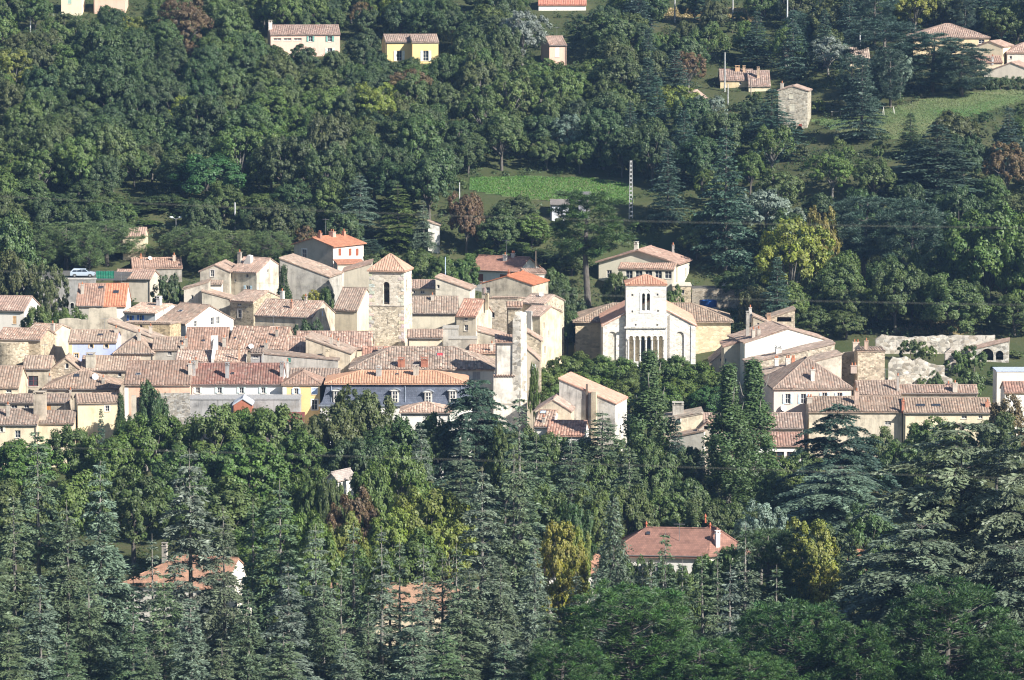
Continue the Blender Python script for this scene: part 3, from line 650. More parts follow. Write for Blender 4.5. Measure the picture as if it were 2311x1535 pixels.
# --- slate mansard
h = hs('mansard_house', 'long mansard house with blue grey slate slope, white dormers and orange tiles', 738, 1050, 864, 837, 579, 'hip', L=9.2, wall=('slate', (0.10, 0.11, 0.14)), roof=('new_tile', (0.50, 0.275, 0.165)), cornice=False, oh=0.45,
   chims=[(855, 849, 829, 0.8, (0.42, 0.40, 0.37), 0), (939, 847, 826, 0.8, (0.52, 0.46, 0.38), 0)], sky=[(896, 846, 0.5, 0.4)])
W, L, H = h.W, h.L, h.H; zl = P(890, 911, 579).z - h.loc.z
prof = [(0.0, H - 0.12), (0.25, H - 1.0), (0.45, H - 1.9), (0.72, zl + 0.35), (1.1, zl)]
mb = MB(); mb.has_uv = True
for i in range(len(prof) - 1):
    (o0, z0), (o1, z1) = prof[i], prof[i + 1]
    for (ax, ay, bx, by, cx, cy_, ex, ey_) in ((-W/2-o0, -o0, W/2+o0, -o0, W/2+o1, -o1, -W/2-o1, -o1), (W/2+o0, -o0, W/2+o0, L+o0, W/2+o1, L+o1, W/2+o1, -o1), (-W/2-o0, L+o0, -W/2-o0, -o0, -W/2-o1, -o1, -W/2-o1, L+o1)):
        mb.quad((ax, ay, z0), (ex, ey_, z1), (cx, cy_, z1), (bx, by, z0)); mb.uv += [(ax + ay, z0), (ex + ey_, z1), (cx + cy_, z1), (bx + by, z0)]
slope = mb.build('slate_slope', M['slate'], h.root, (0.115, 0.13, 0.17))
mb = MB(); mb.box(-W/2 - 0.95, W/2 + 0.95, -0.95, L + 0.9, 0.2, zl - 0.02); mb.build('lower_wall', M['plaster'], h.root, WHITE)
mb = MB(); mb.box(-W/2 - 1.2, W/2 + 1.2, -1.25, -0.955, zl - 0.26, zl - 0.03); mb.build('gutter', M['metal'], h.root, (0.42, 0.46, 0.52))
for x in (-W/2 + 0.6, W/2 - 0.5, W/2 * 0.13):
    mb = MB(); mb.tube([(x, -0.1, H - 0.1), (x, -0.36, H - 1.0), (x, -0.55, H - 1.9), (x, -0.83, zl + 0.35)], [0.05] * 4, 6); mb.build('downpipe', M['metal'], h.root, (0.45, 0.5, 0.57))
for px, py in ((760.6, 892), (892, 892), (967, 895), (1022, 892)):
    s_, t_ = h.face(px, py, 'f'); x = s_ - W/2; z0, z1 = t_ - 0.95, t_ + 0.7
    mb = MB(); mb.box(x - 0.55, x + 0.55, -0.85, 0.2, z0, z1); dm = mb.build('dormer', M['plaster'], h.root, (0.62, 0.57, 0.5))
    mb = MB(); mb.quad((x - 0.4, -0.86, z0 + 0.05), (x + 0.4, -0.86, z0 + 0.05), (x + 0.4, -0.86, z1 - 0.1), (x - 0.4, -0.86, z1 - 0.1)); mb.build('pane', M['glass'], dm)
    mb = MB()
    for a, b in ((-0.42, -0.33), (-0.05, 0.05), (0.33, 0.42)): mb.box(x + a, x + b, -0.91, -0.863, z0, z1)
    for k in range(4): zz = z0 + (z1 - z0 - 0.08) * k / 3; mb.box(x - 0.33, x - 0.05, -0.905, -0.865, zz, zz + 0.07); mb.box(x + 0.05, x + 0.33, -0.905, -0.865, zz, zz + 0.07)
    mb.build('window_frame', M['paint'], dm, (0.75, 0.7, 0.62))
    mb = MB(); k = 8; a0 = [(x - 0.85 + 1.7 * i / k, z1 + 0.02 + 0.33 * math.sin(math.pi * i / k)) for i in range(k + 1)]
    for i in range(k): mb.obox((a0[i][0], -1.1, a0[i][1]), (a0[i+1][0] - a0[i][0], 0, a0[i+1][1] - a0[i][1]), (0, 1.5, 0), (0, 0, 0.09))
    mb.build('dormer_hood', M['metal'], dm, (0.5, 0.54, 0.6))
    mb = MB(); mb.poly([(p[0], -1.0, p[1]) for p in a0]); mb.build('dormer_gable', M['paint'], dm, (0.7, 0.66, 0.6))
hs('outbuilding', 'low tan tiled wing tucked below the slate mansard dormers', 905, 1016, 930, 908, 568, 'hip', L=6.5, wall=(PP, WHITE), roof=('mixed_tile', PALE), cat='building')
# --- presbytery
hs('large_house', 'big house with wide ribbed hipped roof and two brick chimneys', 790, 1116, 832, 782, 591, 'hip', wall=(PP, (0.66, 0.62, 0.54)), roof=('mixed_tile', (0.302, 0.231, 0.179)), s=0.42,
   wins=[w_(1075, 851, 1.1, 1.6, 'closed', c=(0.33, 0.31, 0.29))], chims=[(906, 826, 810, 1.05, (0.40, 0.17, 0.11), 0), (958, 826, 809, 1.05, (0.42, 0.18, 0.12), 0)], sky=[(993, 802, 1.0, 1.0, (0.5, 0.5, 0.5), (0.5, 0.05, 0.06))])
# --- stepped white tower with spur
h = hs('old_tower', 'tall whitewashed old tower with stepped top and higher narrow spur', 1118, 1166, 772, 756, 585, 'sf', L=4.2, s=0.3, wall=(OP, (0.72, 0.66, 0.57)), roof=('mixed_tile', (0.389, 0.244, 0.171)), cat='tower', oh=0.2, cornice=False, wins=[w_(1142, 874, 0.38, 0.75, 'hole')])
W, L, H = h.W, h.L, h.H
def hz(py): return P(1150, py, 585).z - h.loc.z
mb = MB(); zt = hz(703); xs = W/2 + 0.02
mb.v += [(xs - 0.75, -0.3, 0), (xs + 0.6, -0.65, 0), (xs + 1.55, 1.1, 0), (xs + 0.3, 1.6, 0), (xs - 0.6, -0.22, zt - 1.5), (xs + 0.58, -0.55, zt - 1.1), (xs + 1.42, 1.0, zt - 0.3), (xs + 0.3, 1.4, zt), (xs - 0.25, 0.1, zt - 0.15), (xs + 0.55, 0.1, zt)]
mb.f += [(0, 1, 5, 4), (1, 2, 6, 5), (2, 3, 7, 6), (3, 0, 4, 8, 7), (4, 5, 9, 8), (5, 6, 7, 9), (8, 9, 7)]
mb.build('spur', M['ruin_stone'], h.root, (0.70, 0.65, 0.57))
mb = MB(); mb.box(-W/2 - 0.28, W/2 + 0.3, -0.28, L, 0.1, hz(849)); mb.build('footing', M['old_plaster'], h.root, (0.72, 0.66, 0.57))
mb = MB()
for i in range(9): mb.tube([(-W/2 - 0.2 + i * 0.37, -0.5, hz(849) + 0.04), (-W/2 - 0.2 + i * 0.37, 0.0, hz(849) + 0.2)], [0.14, 0.12], 6)
mb.build('tile_ledge', M['paint'], h.root, (0.42, 0.30, 0.23))
mb = MB(); mb.box(-W/2 - 0.34, W/2 + 0.32, -0.36, -0.02, hz(913), hz(910)); mb.build('string_course', M['concrete'], h.root, (0.4, 0.36, 0.3))
# --- main tower
d = 618; h = hs('bell_tower', 'square pale stone bell tower with arched opening and pyramid tiled roof', 833, 911, 608, 577, d, 'pyr', L=5.15, yaw=-12, wall=('limestone', (0.70, 0.63, 0.52)), roof=('new_tile', (0.49, 0.30, 0.205)), cat='tower', reveal=0.75, cornice=False, oh=0.3,
   wins=[w_(872, 661.5, 1.0, 3.5, 'arch_hole'), w_(917.5, 645, 0.6, 2.0, 'arch_hole', f='r')])
W, L, H = h.W, h.L, h.H; zc = P(872, 691, d).z - h.loc.z; e = 0.06
lb = MB(); s_, t_ = h.face(873.5, 725, 'f')
ol = lambda q: [(0, 0), (q, 0), (q, zc), (0, zc)]
wallface(lb, (-W/2 - e, -e, 0), (1, 0, 0), (0, -1, 0), ol(W + 2*e), [rect(s_ + e, t_, 0.22, 0.9)], 0.5)
wallface(lb, (W/2 + e, -e, 0), (0, 1, 0), (1, 0, 0), ol(L + 2*e), [], 0); wallface(lb, (-W/2 - e, L + e, 0), (0, -1, 0), (-1, 0, 0), ol(L + 2*e), [], 0); wallface(lb, (W/2 + e, L + e, 0), (-1, 0, 0), (0, 1, 0), ol(W + 2*e), [], 0)
lb.build('lower_wall', M['rubble'], h.root, (0.72, 0.63, 0.49))
mb = MB(); mb.box(-W/2 - 0.13, W/2 + 0.13, -0.13, L + 0.13, zc, zc + 0.16); mb.build('string_course', M['limestone'], h.root, (0.64, 0.58, 0.5))
qa, qb = MB(), MB(); qa.box(-0.04, 0.85, -0.04, 0.42, 0, 0.5); qb.box(-0.04, 0.42, -0.04, 0.85, 0, 0.5)
qm = [qa.mesh('quoin', M['limestone']), qb.mesh('quoin', M['limestone'])]; rr = random.Random(3)
for (sx, sy, fx, fy) in ((-1, 0, 1, 1), (1, 0, -1, 1), (1, 1, -1, -1)):
    z = 0.3; i = 0
    while z < H - 0.7:
        o = link('quoin', qm[i % 2], h.root, tuple(c * rr.uniform(0.85, 1.12) for c in (0.72, 0.66, 0.56)))
        ex = e if z < zc else 0.0
        if not (z < zc < z + 0.7): 
            o.location = (sx * (W/2 + ex), sy * L + (ex if sy else -ex), z); o.scale = (fx, fy, rr.uniform(0.92, 1.08))
        else: bpy.data.objects.remove(o)
        z += 0.57; i += 1
# --- roofs between the white house and the tower
hs('house', 'house with reddish roof and small eyebrow vent, left of the twin red roofs', 417, 511, 789, 739, 606, L=11, wall=(OP, GREY), roof=('old_tile', (0.321, 0.197, 0.143)), chims=[(506, 782, 760, 0.5), (419, 783, 762, 0.55)], sky=[(459, 770, 0.5, 0.4)])
hs('house', 'house with wide speckled red roof and stone end gable', 512, 640, 787, 737, 607, L=11, yaw=-8, wall=(RB, STONE), roof=('mixed_tile', (0.340, 0.229, 0.170)), chims=[(625, 760, 742, 0.4), (601, 788, 772, 0.5)], dish=[(567, 782, 'roof', 0.4)], sky=[(531, 764, 0.4, 0.4)])
hs('house', 'low house with pale lichen speckled tiles and white sloping parapet', 396, 481, 816, 791, 593, 'sf', wall=(OP, WHITE), roof=('mixed_tile', (0.473, 0.347, 0.270)), L=5)
h = hs('house', 'low house with pale orange tiles and tall thin terracotta flue', 484, 552, 815, 792, 593, 'sf', wall=(OP, WHITE), roof=('mixed_tile', (0.444, 0.310, 0.234)), L=5, chims=[(540, 812, 781, 0.3, (0.55, 0.33, 0.22), 0)])
mb = MB(); mb.obox((-h.W/2 - 0.45, -0.5, h.H - 0.4), (0.42, 0, 0), (0, 6.0, 2.6), (0, 0, 0.8)); mb.box(-h.W/2 - 0.9, -h.W/2 + 0.1, 5.2, 6.4, h.H + 0.5, h.H + 3.2); mb.build('parapet', M['old_plaster'], h.root, WHITE)
hs('outbuilding', 'tiny grey dormer hut with square window among the roofs', 566, 592, 796, 790, 592, 'sf', L=3, wall=(OP, (0.36, 0.345, 0.33)), roof=('old_tile', DULL), cat='hut', wins=[w_(577, 804, 0.8, 0.6, fc=(0.7, 0.7, 0.7))])
hs('house', 'stained grey windowless house with one small green shutter', 592, 762, 812, 797, 597, 'sr', L=5, wall=(OP, (0.46, 0.42, 0.37)), roof=('old_tile', DULL), wins=[w_(652, 813, 0.55, 0.7, 'closed', c=(0.05, 0.22, 0.17))], chims=[(739, 842, 806, 0.55, (0.55, 0.46, 0.33), 0)])
hs('outbuilding', 'low brown lean-to roof behind the orange yellow house', 652, 764, 857, 832, 588.5, 'sf', L=5, wall=(OP, BEIGE), roof=('old_tile', (0.309, 0.226, 0.176)), cat='building')
hs('house', 'small reddish roof with stone verge left of the long beige wall', 630, 690, 795, 759, 606.5, L=7, wall=(RB, STONE), roof=('mixed_tile', (0.358, 0.243, 0.184)))
hs('house', 'beige house with long sloping roofline falling right below the bell tower', 690, 790, 796, 762, 600, 'sr', L=7, yaw=-6, wall=(OP, (0.58, 0.49, 0.37)), roof=('old_tile', (0.345, 0.259, 0.200)), chims=[(747, 778, 759, 0.4), (763, 783, 767, 0.35)], wins=[w_(803, 830, 0.5, 0.9, f='r')])
hs('house', 'house under long red ribbed roof left of the bell tower', 668, 838, 785, 748, 610, L=8, wall=(OP, CREAM), roof=('mixed_tile', (0.358, 0.238, 0.183)))
hs('house', 'low orange speckled roof at the bell tower foot', 818, 902, 812, 783, 602.5, L=6, wall=(OP, CREAM), roof=('mixed_tile', (0.367, 0.200, 0.142)), chims=[(820, 818, 786, 0.45, (0.6, 0.53, 0.42)), (858, 800, 786, 0.7, (0.5, 0.44, 0.36), 0)])
# --- middle left
hs('house', 'lilac blue house with yellow window surrounds', 155, 262, 771, 745, 606, 'gx', L=8, wall=(CP, (0.47, 0.52, 0.76)), roof=('old_tile', TAN), quoin=((0.72, 0.55, 0.3), 'l'), wins=[w_(206, 781, 0.55, 0.65, sur=(0.72, 0.5, 0.24)), w_(240, 781, 0.55, 0.65, sur=(0.72, 0.5, 0.24)), w_(172.5, 803, 0.6, 0.7, sur=(0.72, 0.5, 0.24))], sky=[(227, 757, 0.8, 0.6)], chims=[(262, 752, 738, 0.5)])
hs('house', 'house with ribbed brown hipped roof right of the lilac house', 258, 346, 796, 757, 604, 'hip', wall=(OP, BEIGE), roof=('old_tile', (0.327, 0.241, 0.181)), chims=[(314, 769, 747, 0.5)], hl=False)
hs('house', 'low brown roof with dark eaves between hipped roof and red roof', 344, 414, 788, 761, 605, wall=(OP, GREY), roof=('old_tile', (0.327, 0.241, 0.181)), wins=[w_(383, 797, 0.6, 0.7)], chims=[(411, 786, 776, 0.5)])
h = hs('house', 'old stone house with bulging round wall at left edge', -10, 92, 765, 741, 606, L=8, yaw=-10, wall=(RB, (0.55, 0.45, 0.32)), roof=('mixed_tile', (0.384, 0.262, 0.195)), wins=[w_(103, 775, 0.4, 0.5, f='r')])
mb = MB(); k = 20
for i in range(k + 1):
    q = math.pi + math.pi * i / k; mb.v += [(-1.2 + 2.9 * math.cos(q), 0.3 + 2.2 * math.sin(q), 0), (-1.2 + 2.9 * math.cos(q), 0.3 + 2.2 * math.sin(q), h.H - 0.45)]
for i in range(k): mb.f.append((2*i, 2*i+2, 2*i+3, 2*i+1))
mb.f.append(tuple(2*i+1 for i in range(k + 1))); mb.build('round_wall', M['rubble'], h.root, (0.55, 0.46, 0.34))
hs('house', 'narrow cream gable house behind the round stone wall', 60, 124, 748, 731, 614, L=6, yaw=-18, wall=(PP, CREAM), roof=('mixed_tile', TAN), chims=[(119, 748, 728, 0.5)], wins=[w_(128, 758, 0.4, 0.6, f='r')])
hs('house', 'house under long low tan roof sloping right behind the lilac house', 244, 378, 772, 726, 613, 'sr', L=6, wall=(OP, (0.55, 0.47, 0.36)), roof=('old_tile', (0.363, 0.278, 0.214)), chims=[(340, 765, 749, 0.5)])
hs('house', 'old ochre stone house with small square window behind tan sloping roof', 280, 384, 729, 724, 622, 'sb', L=6, yaw=-12, wall=(RB, (0.55, 0.43, 0.27)), roof=('old_tile', TAN), wins=[w_(318, 738, 0.5, 0.7)])
hs('house', 'white fronted cottage at left edge with pinkish roof and yellow shutter', -20, 55, 700, 668, 640, L=9, yaw=-10, wall=(CP, (0.74, 0.68, 0.6)), roof=('old_tile', (0.358, 0.244, 0.192)), wins=[w_(33, 722, 0.6, 1.3, 'closed', c=(0.6, 0.38, 0.2))])
hs('house', 'white gabled house with brown roof and open windows, left of stone house', 351, 422, 727, 684, 634, L=10.5, yaw=-42, wall=(CP, (0.70, 0.66, 0.6)), roof=('old_tile', (0.319, 0.226, 0.168)), chims=[(452, 707, 690, 0.65, (0.7, 0.65, 0.58), 0)], sky=[(408, 703, 0.9, 0.5, (0.6, 0.6, 0.6))], wins=[w_(441, 731, 0.6, 0.9, f='r'), w_(480, 725, 0.75, 1.2, f='r'), w_(492, 723, 0.7, 1.2, f='r')])
hs('house', 'house with weathered red roof joined to bright orange roof', 172, 232, 689, 640, 648, L=9.5, yaw=0, wall=(OP, GREY), roof=('old_tile', (0.353, 0.208, 0.150)), sky=[(228, 650, 0.8, 0.6)], chims=[(186, 662, 640, 0.5)])
hs('house', 'house with new bright orange roof and white end gable', 234, 283, 689, 640, 648.2, L=9.5, yaw=0, wall=(CP, (0.74, 0.69, 0.62)), roof=('new_tile', (0.52, 0.20, 0.105)), vo=0.1, sky=[(293, 647, 0.9, 0.7)] if False else [(262, 660, 0.9, 0.7)])
hs('house', 'whitewashed house with two blue shuttered windows and loggia', 279, 352, 705, 684, 640, L=11, yaw=-24, wall=(CP, (0.80, 0.77, 0.72)), roof=('old_tile', PALE), wins=[w_(295, 718, 0.62, 0.85, 'shut', c=(0.07, 0.15, 0.42)), w_(318, 718, 0.62, 0.95, 'shut', c=(0.07, 0.15, 0.42)), w_(369, 703, 0.5, 0.7, f='r')], chims=[(359, 690, 671, 0.7, (0.75, 0.71, 0.66), 0)], sky=[(340, 696, 0.7, 0.5)])
hs('house', 'dark stone house with tall white framed window and ochre end gable', 518, 573, 679, 655, 642, L=8.5, yaw=-30, wall=(RB, (0.50, 0.43, 0.31)), roof=('old_tile', (0.360, 0.261, 0.201)), wins=[w_(541, 708, 0.7, 1.3, sur=(0.6, 0.56, 0.5)), w_(540, 686, 0.75, 0.6)], chims=[(637, 672, 655, 0.55, (0.7, 0.66, 0.6))])
hs('house', 'house with long brown roof and sunlit beige end gable left of bell tower', 574, 706, 713, 677, 628, L=8.5, yaw=-22, wall=(OP, (0.62, 0.53, 0.4)), roof=('mixed_tile', (0.360, 0.261, 0.201)), chims=[(658, 697, 679, 0.4, (0.5, 0.3, 0.22)), (690, 676, 667, 0.4)], wins=[w_(728, 707, 0.45, 0.8, 'closed', 'r', c=(0.5, 0.55, 0.65))])
hs('house', 'house with ribbed tan roof directly left of the bell tower', 753, 806, 698, 649, 644, L=9, yaw=-18, wall=(PP, CREAM), roof=('old_tile', (0.327, 0.241, 0.186)))
hs('house', 'tall plain beige gable rising behind bell tower left side', 776, 838, 612, 594, 662, 'sl', L=7, wall=(PP, (0.50, 0.44, 0.34)), roof=('old_tile', (0.391, 0.263, 0.196)))
hs('house', 'large blank grey gable wall house with cypress at its corner', 631, 742, 623, 584, 672, 'sr', L=9, yaw=-12, wall=(OP, (0.44, 0.41, 0.36)), roof=('old_tile', (0.379, 0.279, 0.212)))
h = hs('house', 'grey gable house with blue lit sunroom in upper village', 451, 518, 612, 597, 668, 'gy', L=9, yaw=-8, wall=(OP, (0.52, 0.46, 0.37)), roof=('old_tile', (0.360, 0.252, 0.192)), wins=[w_(479, 617, 0.6, 1.1, sur=(0.6, 0.55, 0.5))])
s2 = hs('house', 'x', 453, 500, 641, 635, 664, 'sf', L=3, wall=(CP, (0.74, 0.7, 0.62)), roof=('old_tile', TAN), cat=None, wins=[w_(468, 648, 1.0, 0.85, fc=(0.4, 0.2, 0.1))]); merge(h, s2, {'wall': 'sunroom_wall', 'roof': 'sunroom_roof'})
h = hs('house', 'cream house with white chimney gable and blue shutters, upper village', 518, 580, 613, 581, 668, L=9, yaw=-28, wall=(OP, (0.60, 0.53, 0.42)), roof=('old_tile', (0.375, 0.253, 0.193)), wins=[w_(560, 653, 0.8, 1.3, 'shut', c=(0.5, 0.65, 0.72)), w_(558, 621, 0.5, 0.8), w_(531, 633, 0.4, 0.45), w_(605, 612, 0.5, 0.6, f='r')], chims=[(541, 594, 567, 0.6)])
mb = MB(); mb.poly([(-2.2, 2.2, h.H - 0.2), (0.1, 2.2, h.H - 0.2), (0.1, 2.2, h.H + 2.5), (-0.5, 2.2, h.H + 2.6)]); mb.v += [(a, 3.0, c) for a, b, c in list(mb.v)]
mb.f += [(7, 6, 5, 4), (0, 4, 5, 1), (1, 5, 6, 2), (2, 6, 7, 3), (3, 7, 4, 0)]; mb.build('raised_gable', M['clean_plaster'], h.root, (0.75, 0.71, 0.65))
hs('house', 'low beige annex with tiny window below the sunroom house', 415, 470, 652, 636, 652, 'sl', L=5, wall=(OP, (0.56, 0.5, 0.41)), roof=('old_tile', TAN), wins=[w_(434, 671, 0.4, 0.7)])
hs('house', 'low tan roof annex below the cream house with blue shutters', 456, 538, 679, 657, 650, 'sr', L=6, wall=(OP, (0.50, 0.45, 0.36)), roof=('old_tile', (0.377, 0.271, 0.203)))
h = hs('villa', 'villa with grey gable front, orange roof and rust red shutters', 662, 753, 552, 536, 690, 'gy', L=8.7, yaw=-35, wall=(PP, (0.50, 0.43, 0.34)), roof=('flat_tile', (0.50, 0.22, 0.13)), cat='villa', oh=0.45, vo=0.4, rwall=(CP, (0.78, 0.66, 0.58)),
   wins=[w_(687, 573, 0.95, 1.6, 'plain', sur=(0.78, 0.75, 0.72))] + [w_(x, 569, 0.85, 1.25, 'closed', 'r', c=(0.30, 0.09, 0.05)) for x in (767, 790, 806)], chims=[(722, 538, 524, 0.6, (0.34, 0.2, 0.15), 2), (750, 534, 521, 0.9, (0.55, 0.4, 0.32), 2), (776, 532, 520, 0.5, (0.5, 0.25, 0.17))], ant=[(735, 530, 3.0)])
mb = MB(); mb.quad((h.W/2 + 0.012, 0.03, 0.1), (h.W/2 + 0.012, h.L - 0.03, 0.1), (h.W/2 + 0.012, h.L - 0.03, 0.4), (h.W/2 + 0.012, 0.03, 0.4)); mb.build('plinth', M['clean_plaster'], h.root, (0.7, 0.6, 0.54))
s2 = hs('house', 'x', 762, 822, 594, 585, 684, 'sf', L=3.2, yaw=14, wall=(PP, PINKW), roof=('flat_tile', (0.52, 0.24, 0.15)), cat=None, protect=False); merge(h, s2, {'wall': 'porch_wall', 'roof': 'porch_roof'})
hs('house', 'house with red tiled roof and grey left gable near the umbrella pines', 300, 410, 604, 582, 690, L=8, yaw=8, wall=(OP, GREY), roof=('old_tile', (0.389, 0.245, 0.179)), chims=[(393, 590, 574, 0.5, (0.5, 0.4, 0.32)), (318, 584, 576, 0.4, (0.5, 0.25, 0.15))], dish=[(339, 582, 'roof', 0.35)])
hs('house', 'low house with pinkish roof below the umbrella pines', 255, 340, 628, 609, 680, L=6, yaw=-10, wall=(PP, (0.6, 0.53, 0.43)), roof=('old_tile', (0.391, 0.254, 0.195)))
hs('house', 'small roof corner glimpsed between pine crowns, upper left', 277, 326, 533, 514, 699, L=7, wall=(PP, CREAM), roof=('old_tile', (0.427, 0.291, 0.223)), chims=[(279, 518, 509, 0.5)])
# --- right of the tower
hs('house', 'cream house with small barred windows immediately right of bell tower', 927, 984, 650, 632, 652, L=7, wall=(PP, (0.68, 0.61, 0.48)), roof=('old_tile', (0.358, 0.243, 0.187)), wins=[w_(954, 659, 0.7, 0.55), w_(935, 659, 0.35, 0.5)])
hs('house', 'cream house with roofline falling right, blue pole behind it', 983, 1060, 652, 626, 648, 'sr', L=6, yaw=-8, wall=(PP, (0.68, 0.61, 0.49)), roof=('old_tile', (0.385, 0.271, 0.203)), wins=[w_(989, 647, 0.45, 0.6)])
hs('house', 'house with broad ribbed brown roof right of bell tower', 924, 1032, 706, 669, 634, L=8.5, wall=(PP, (0.62, 0.55, 0.42)), roof=('old_tile', (0.312, 0.240, 0.184)), chims=[(976, 678, 664, 0.5)])
hs('house', 'small house with vivid orange red roof and stacked white windows', 1030, 1074, 712, 675, 624, L=8, yaw=-18, wall=(OP, (0.60, 0.52, 0.40)), roof=('mixed_tile', (0.401, 0.220, 0.154)), wins=[w_(1052, 719, 0.55, 0.5), w_(1052, 740, 0.6, 0.95, fc=(0.8, 0.78, 0.75))], chims=[(1099, 743, 664, 0.5, (0.52, 0.43, 0.30), 0)])
hs('house', 'beige gable house with red roof and shuttered window, right upper village', 1087, 1200, 640, 622, 657, 'gy', L=9, yaw=-18, wall=(OP, (0.55, 0.48, 0.37)), roof=('flat_tile', (0.50, 0.19, 0.10)), wins=[w_(1101, 656, 0.7, 1.1, 'left', c=(0.55, 0.4, 0.36))], chims=[(1148, 624, 612, 0.35, (0.5, 0.2, 0.12))])
hs('house', 'crumbling stone house with rubble front below the beige gable', 1103, 1168, 672, 664, 640, 'sb', L=7, yaw=-10, wall=(RB, (0.58, 0.50, 0.40)), roof=('old_tile', TAN), wins=[w_(1113, 711, 0.5, 0.9)])
h = hs('house', 'tall stone house with small square window at village right edge', 1176, 1228, 684, 664, 640, L=7, yaw=-28, wall=(RB, (0.55, 0.48, 0.37)), roof=('old_tile', (0.379, 0.279, 0.219)), wins=[w_(1227 + 8, 690, 0.6, 0.75, f='r')], dish=[(1222, 664, 'roof', 0.4)])
h = hs('house', 'tall narrow house with high sunlit cream side wall beside the planes', 1176, 1219, 712, 690, 626, L=8, yaw=-26, wall=(OP, (0.64, 0.54, 0.38)), roof=('old_tile', (0.377, 0.271, 0.211)), wins=[w_(1228, 735, 0.45, 1.0, f='r'), w_(1238, 752, 0.4, 0.8, f='r'), w_(1230, 790, 0.5, 1.2, f='r')])
mb = MB(); mb.box(-0.9, 0.35, -0.5, 0.02, h.H - 3.8, h.H + 0.7); mb.build('flue_block', M['old_plaster'], h.root, (0.46, 0.44, 0.41))
hs('house', 'dark rubble stone house beside the tower spur top', 1144, 1178, 692, 684, 630, 'sf', L=5, wall=(RB, (0.42, 0.37, 0.29)), roof=('mixed_tile', (0.391, 0.263, 0.188)))
hs('house', 'low house right of spur with two stepped tan roofs', 1188, 1222, 768, 747, 606, 'sr', L=5, wall=(RB, (0.52, 0.44, 0.33)), roof=('old_tile', (0.394, 0.280, 0.213)))
hs('house', 'lowest tan roof between spur and ivy wall', 1188, 1218, 812, 785, 596, 'sr', L=5, wall=(OP, BEIGE), roof=('old_tile', (0.396, 0.289, 0.221)), wins=[w_(1205, 832, 0.6, 1.3, 'closed', c=(0.7, 0.72, 0.72))])
hs('house', 'cream house with pale tan roof left of the tower spur', 1077, 1140, 763, 746, 612, 'sr', L=7, wall=(OP, (0.62, 0.55, 0.43)), roof=('old_tile', (0.394, 0.280, 0.213)))
hs('house', 'low house with short tile roof and power cables right of tower foot', 920, 998, 761, 744, 611, L=5, wall=(PP, (0.66, 0.57, 0.42)), roof=('old_tile', (0.343, 0.242, 0.183)))
hs('house', 'flat topped grey beige block behind the big hipped roof', 1012, 1076, 766, 766, 608, 'flat', L=4, wall=(OP, (0.52, 0.47, 0.39)), roof=('x', GREY), s=0)
hs('house', 'smooth grey house block right of short tile roof', 1000, 1034, 742, 742, 614, 'flat', L=4, wall=(OP, (0.46, 0.43, 0.38)), roof=('x', GREY), s=0)
hs('house', 'low orange roofed wing between big hipped roof and tower', 1060, 1124, 796, 778, 604, 'sf', L=4, wall=(OP, CREAM), roof=('mixed_tile', (0.473, 0.294, 0.204)), chims=[(1110, 793, 773, 0.45, (0.6, 0.55, 0.47))])
h = hs('villa', 'white villa with maroon shutters and wide pinkish brown roof', 1058, 1167, 609, 578, 690, L=9, yaw=-26, wall=(CP, (0.80, 0.77, 0.73)), roof=('flat_tile', (0.40, 0.215, 0.155)), cat='villa', oh=0.4, vo=0.3, wins=[w_(1084, 627, 1.1, 1.35, 'closed', c=(0.24, 0.09, 0.06)), w_(1136, 627, 1.3, 1.2, 'closed', c=(0.24, 0.09, 0.06))], chims=[(1140, 588, 573, 0.6, (0.7, 0.66, 0.6)), (1158, 580, 570, 0.6, (0.6, 0.55, 0.5), 2)], ant=[(1143, 580, 3.0)])
s2 = hs('house', 'x', 1186, 1234, 616, 606, 681, 'sf', L=3.5, yaw=12, wall=(CP, (0.72, 0.68, 0.62)), roof=('mixed_tile', (0.441, 0.284, 0.208)), cat=None, protect=False, wins=[w_(1207, 625, 1.3, 0.8)]); merge(h, s2, {'wall': 'porch_wall', 'roof': 'porch_roof'})
h = hs('villa', 'cream gabled villa with loggia and arched windows behind the church', 1352, 1528, 592, 564, 697, 'gy', L=9, yaw=-16, wall=(CP, (0.72, 0.66, 0.52)), roof=('old_tile', (0.407, 0.259, 0.197)), cat='villa', oh=0.5, vo=0.5, chims=[(1436, 566, 548, 0.7, (0.72, 0.66, 0.56), 0), (1519, 572, 551, 0.35, (0.5, 0.46, 0.42))],
   wins=[w_(1375, 618, 0.9, 1.3), w_(1400, 618, 0.8, 1.3), w_(1440, 618, 1.4, 1.6), w_(1470, 618, 1.0, 1.6), w_(1500, 618, 1.0, 1.6), w_(1548, 616, 0.9, 1.7, f='r')])
s2 = hs('house', 'x', 1396, 1520, 606, 594, 692, 'sf', L=3.2, yaw=-10, wall=(CP, (0.66, 0.6, 0.48)), roof=('old_tile', (0.441, 0.284, 0.208)), cat=None, protect=False, wins=[w_(1420 + i * 22, 619, 1.2, 1.5) for i in range(5)]); merge(h, s2, {'wall': 'loggia_wall', 'roof': 'loggia_roof'})
s2 = hs('house', 'x', 1518, 1560, 646, 646, 688, 'flat', L=6, wall=(RB, (0.58, 0.48, 0.34)), roof=('x', (0.6, 0.54, 0.44)), cat=None, s=0, wins=[w_(1541, 659, 0.5, 0.7)]); merge(h, s2, {'wall': 'terrace_wall', 'roof': 'terrace_floor'})
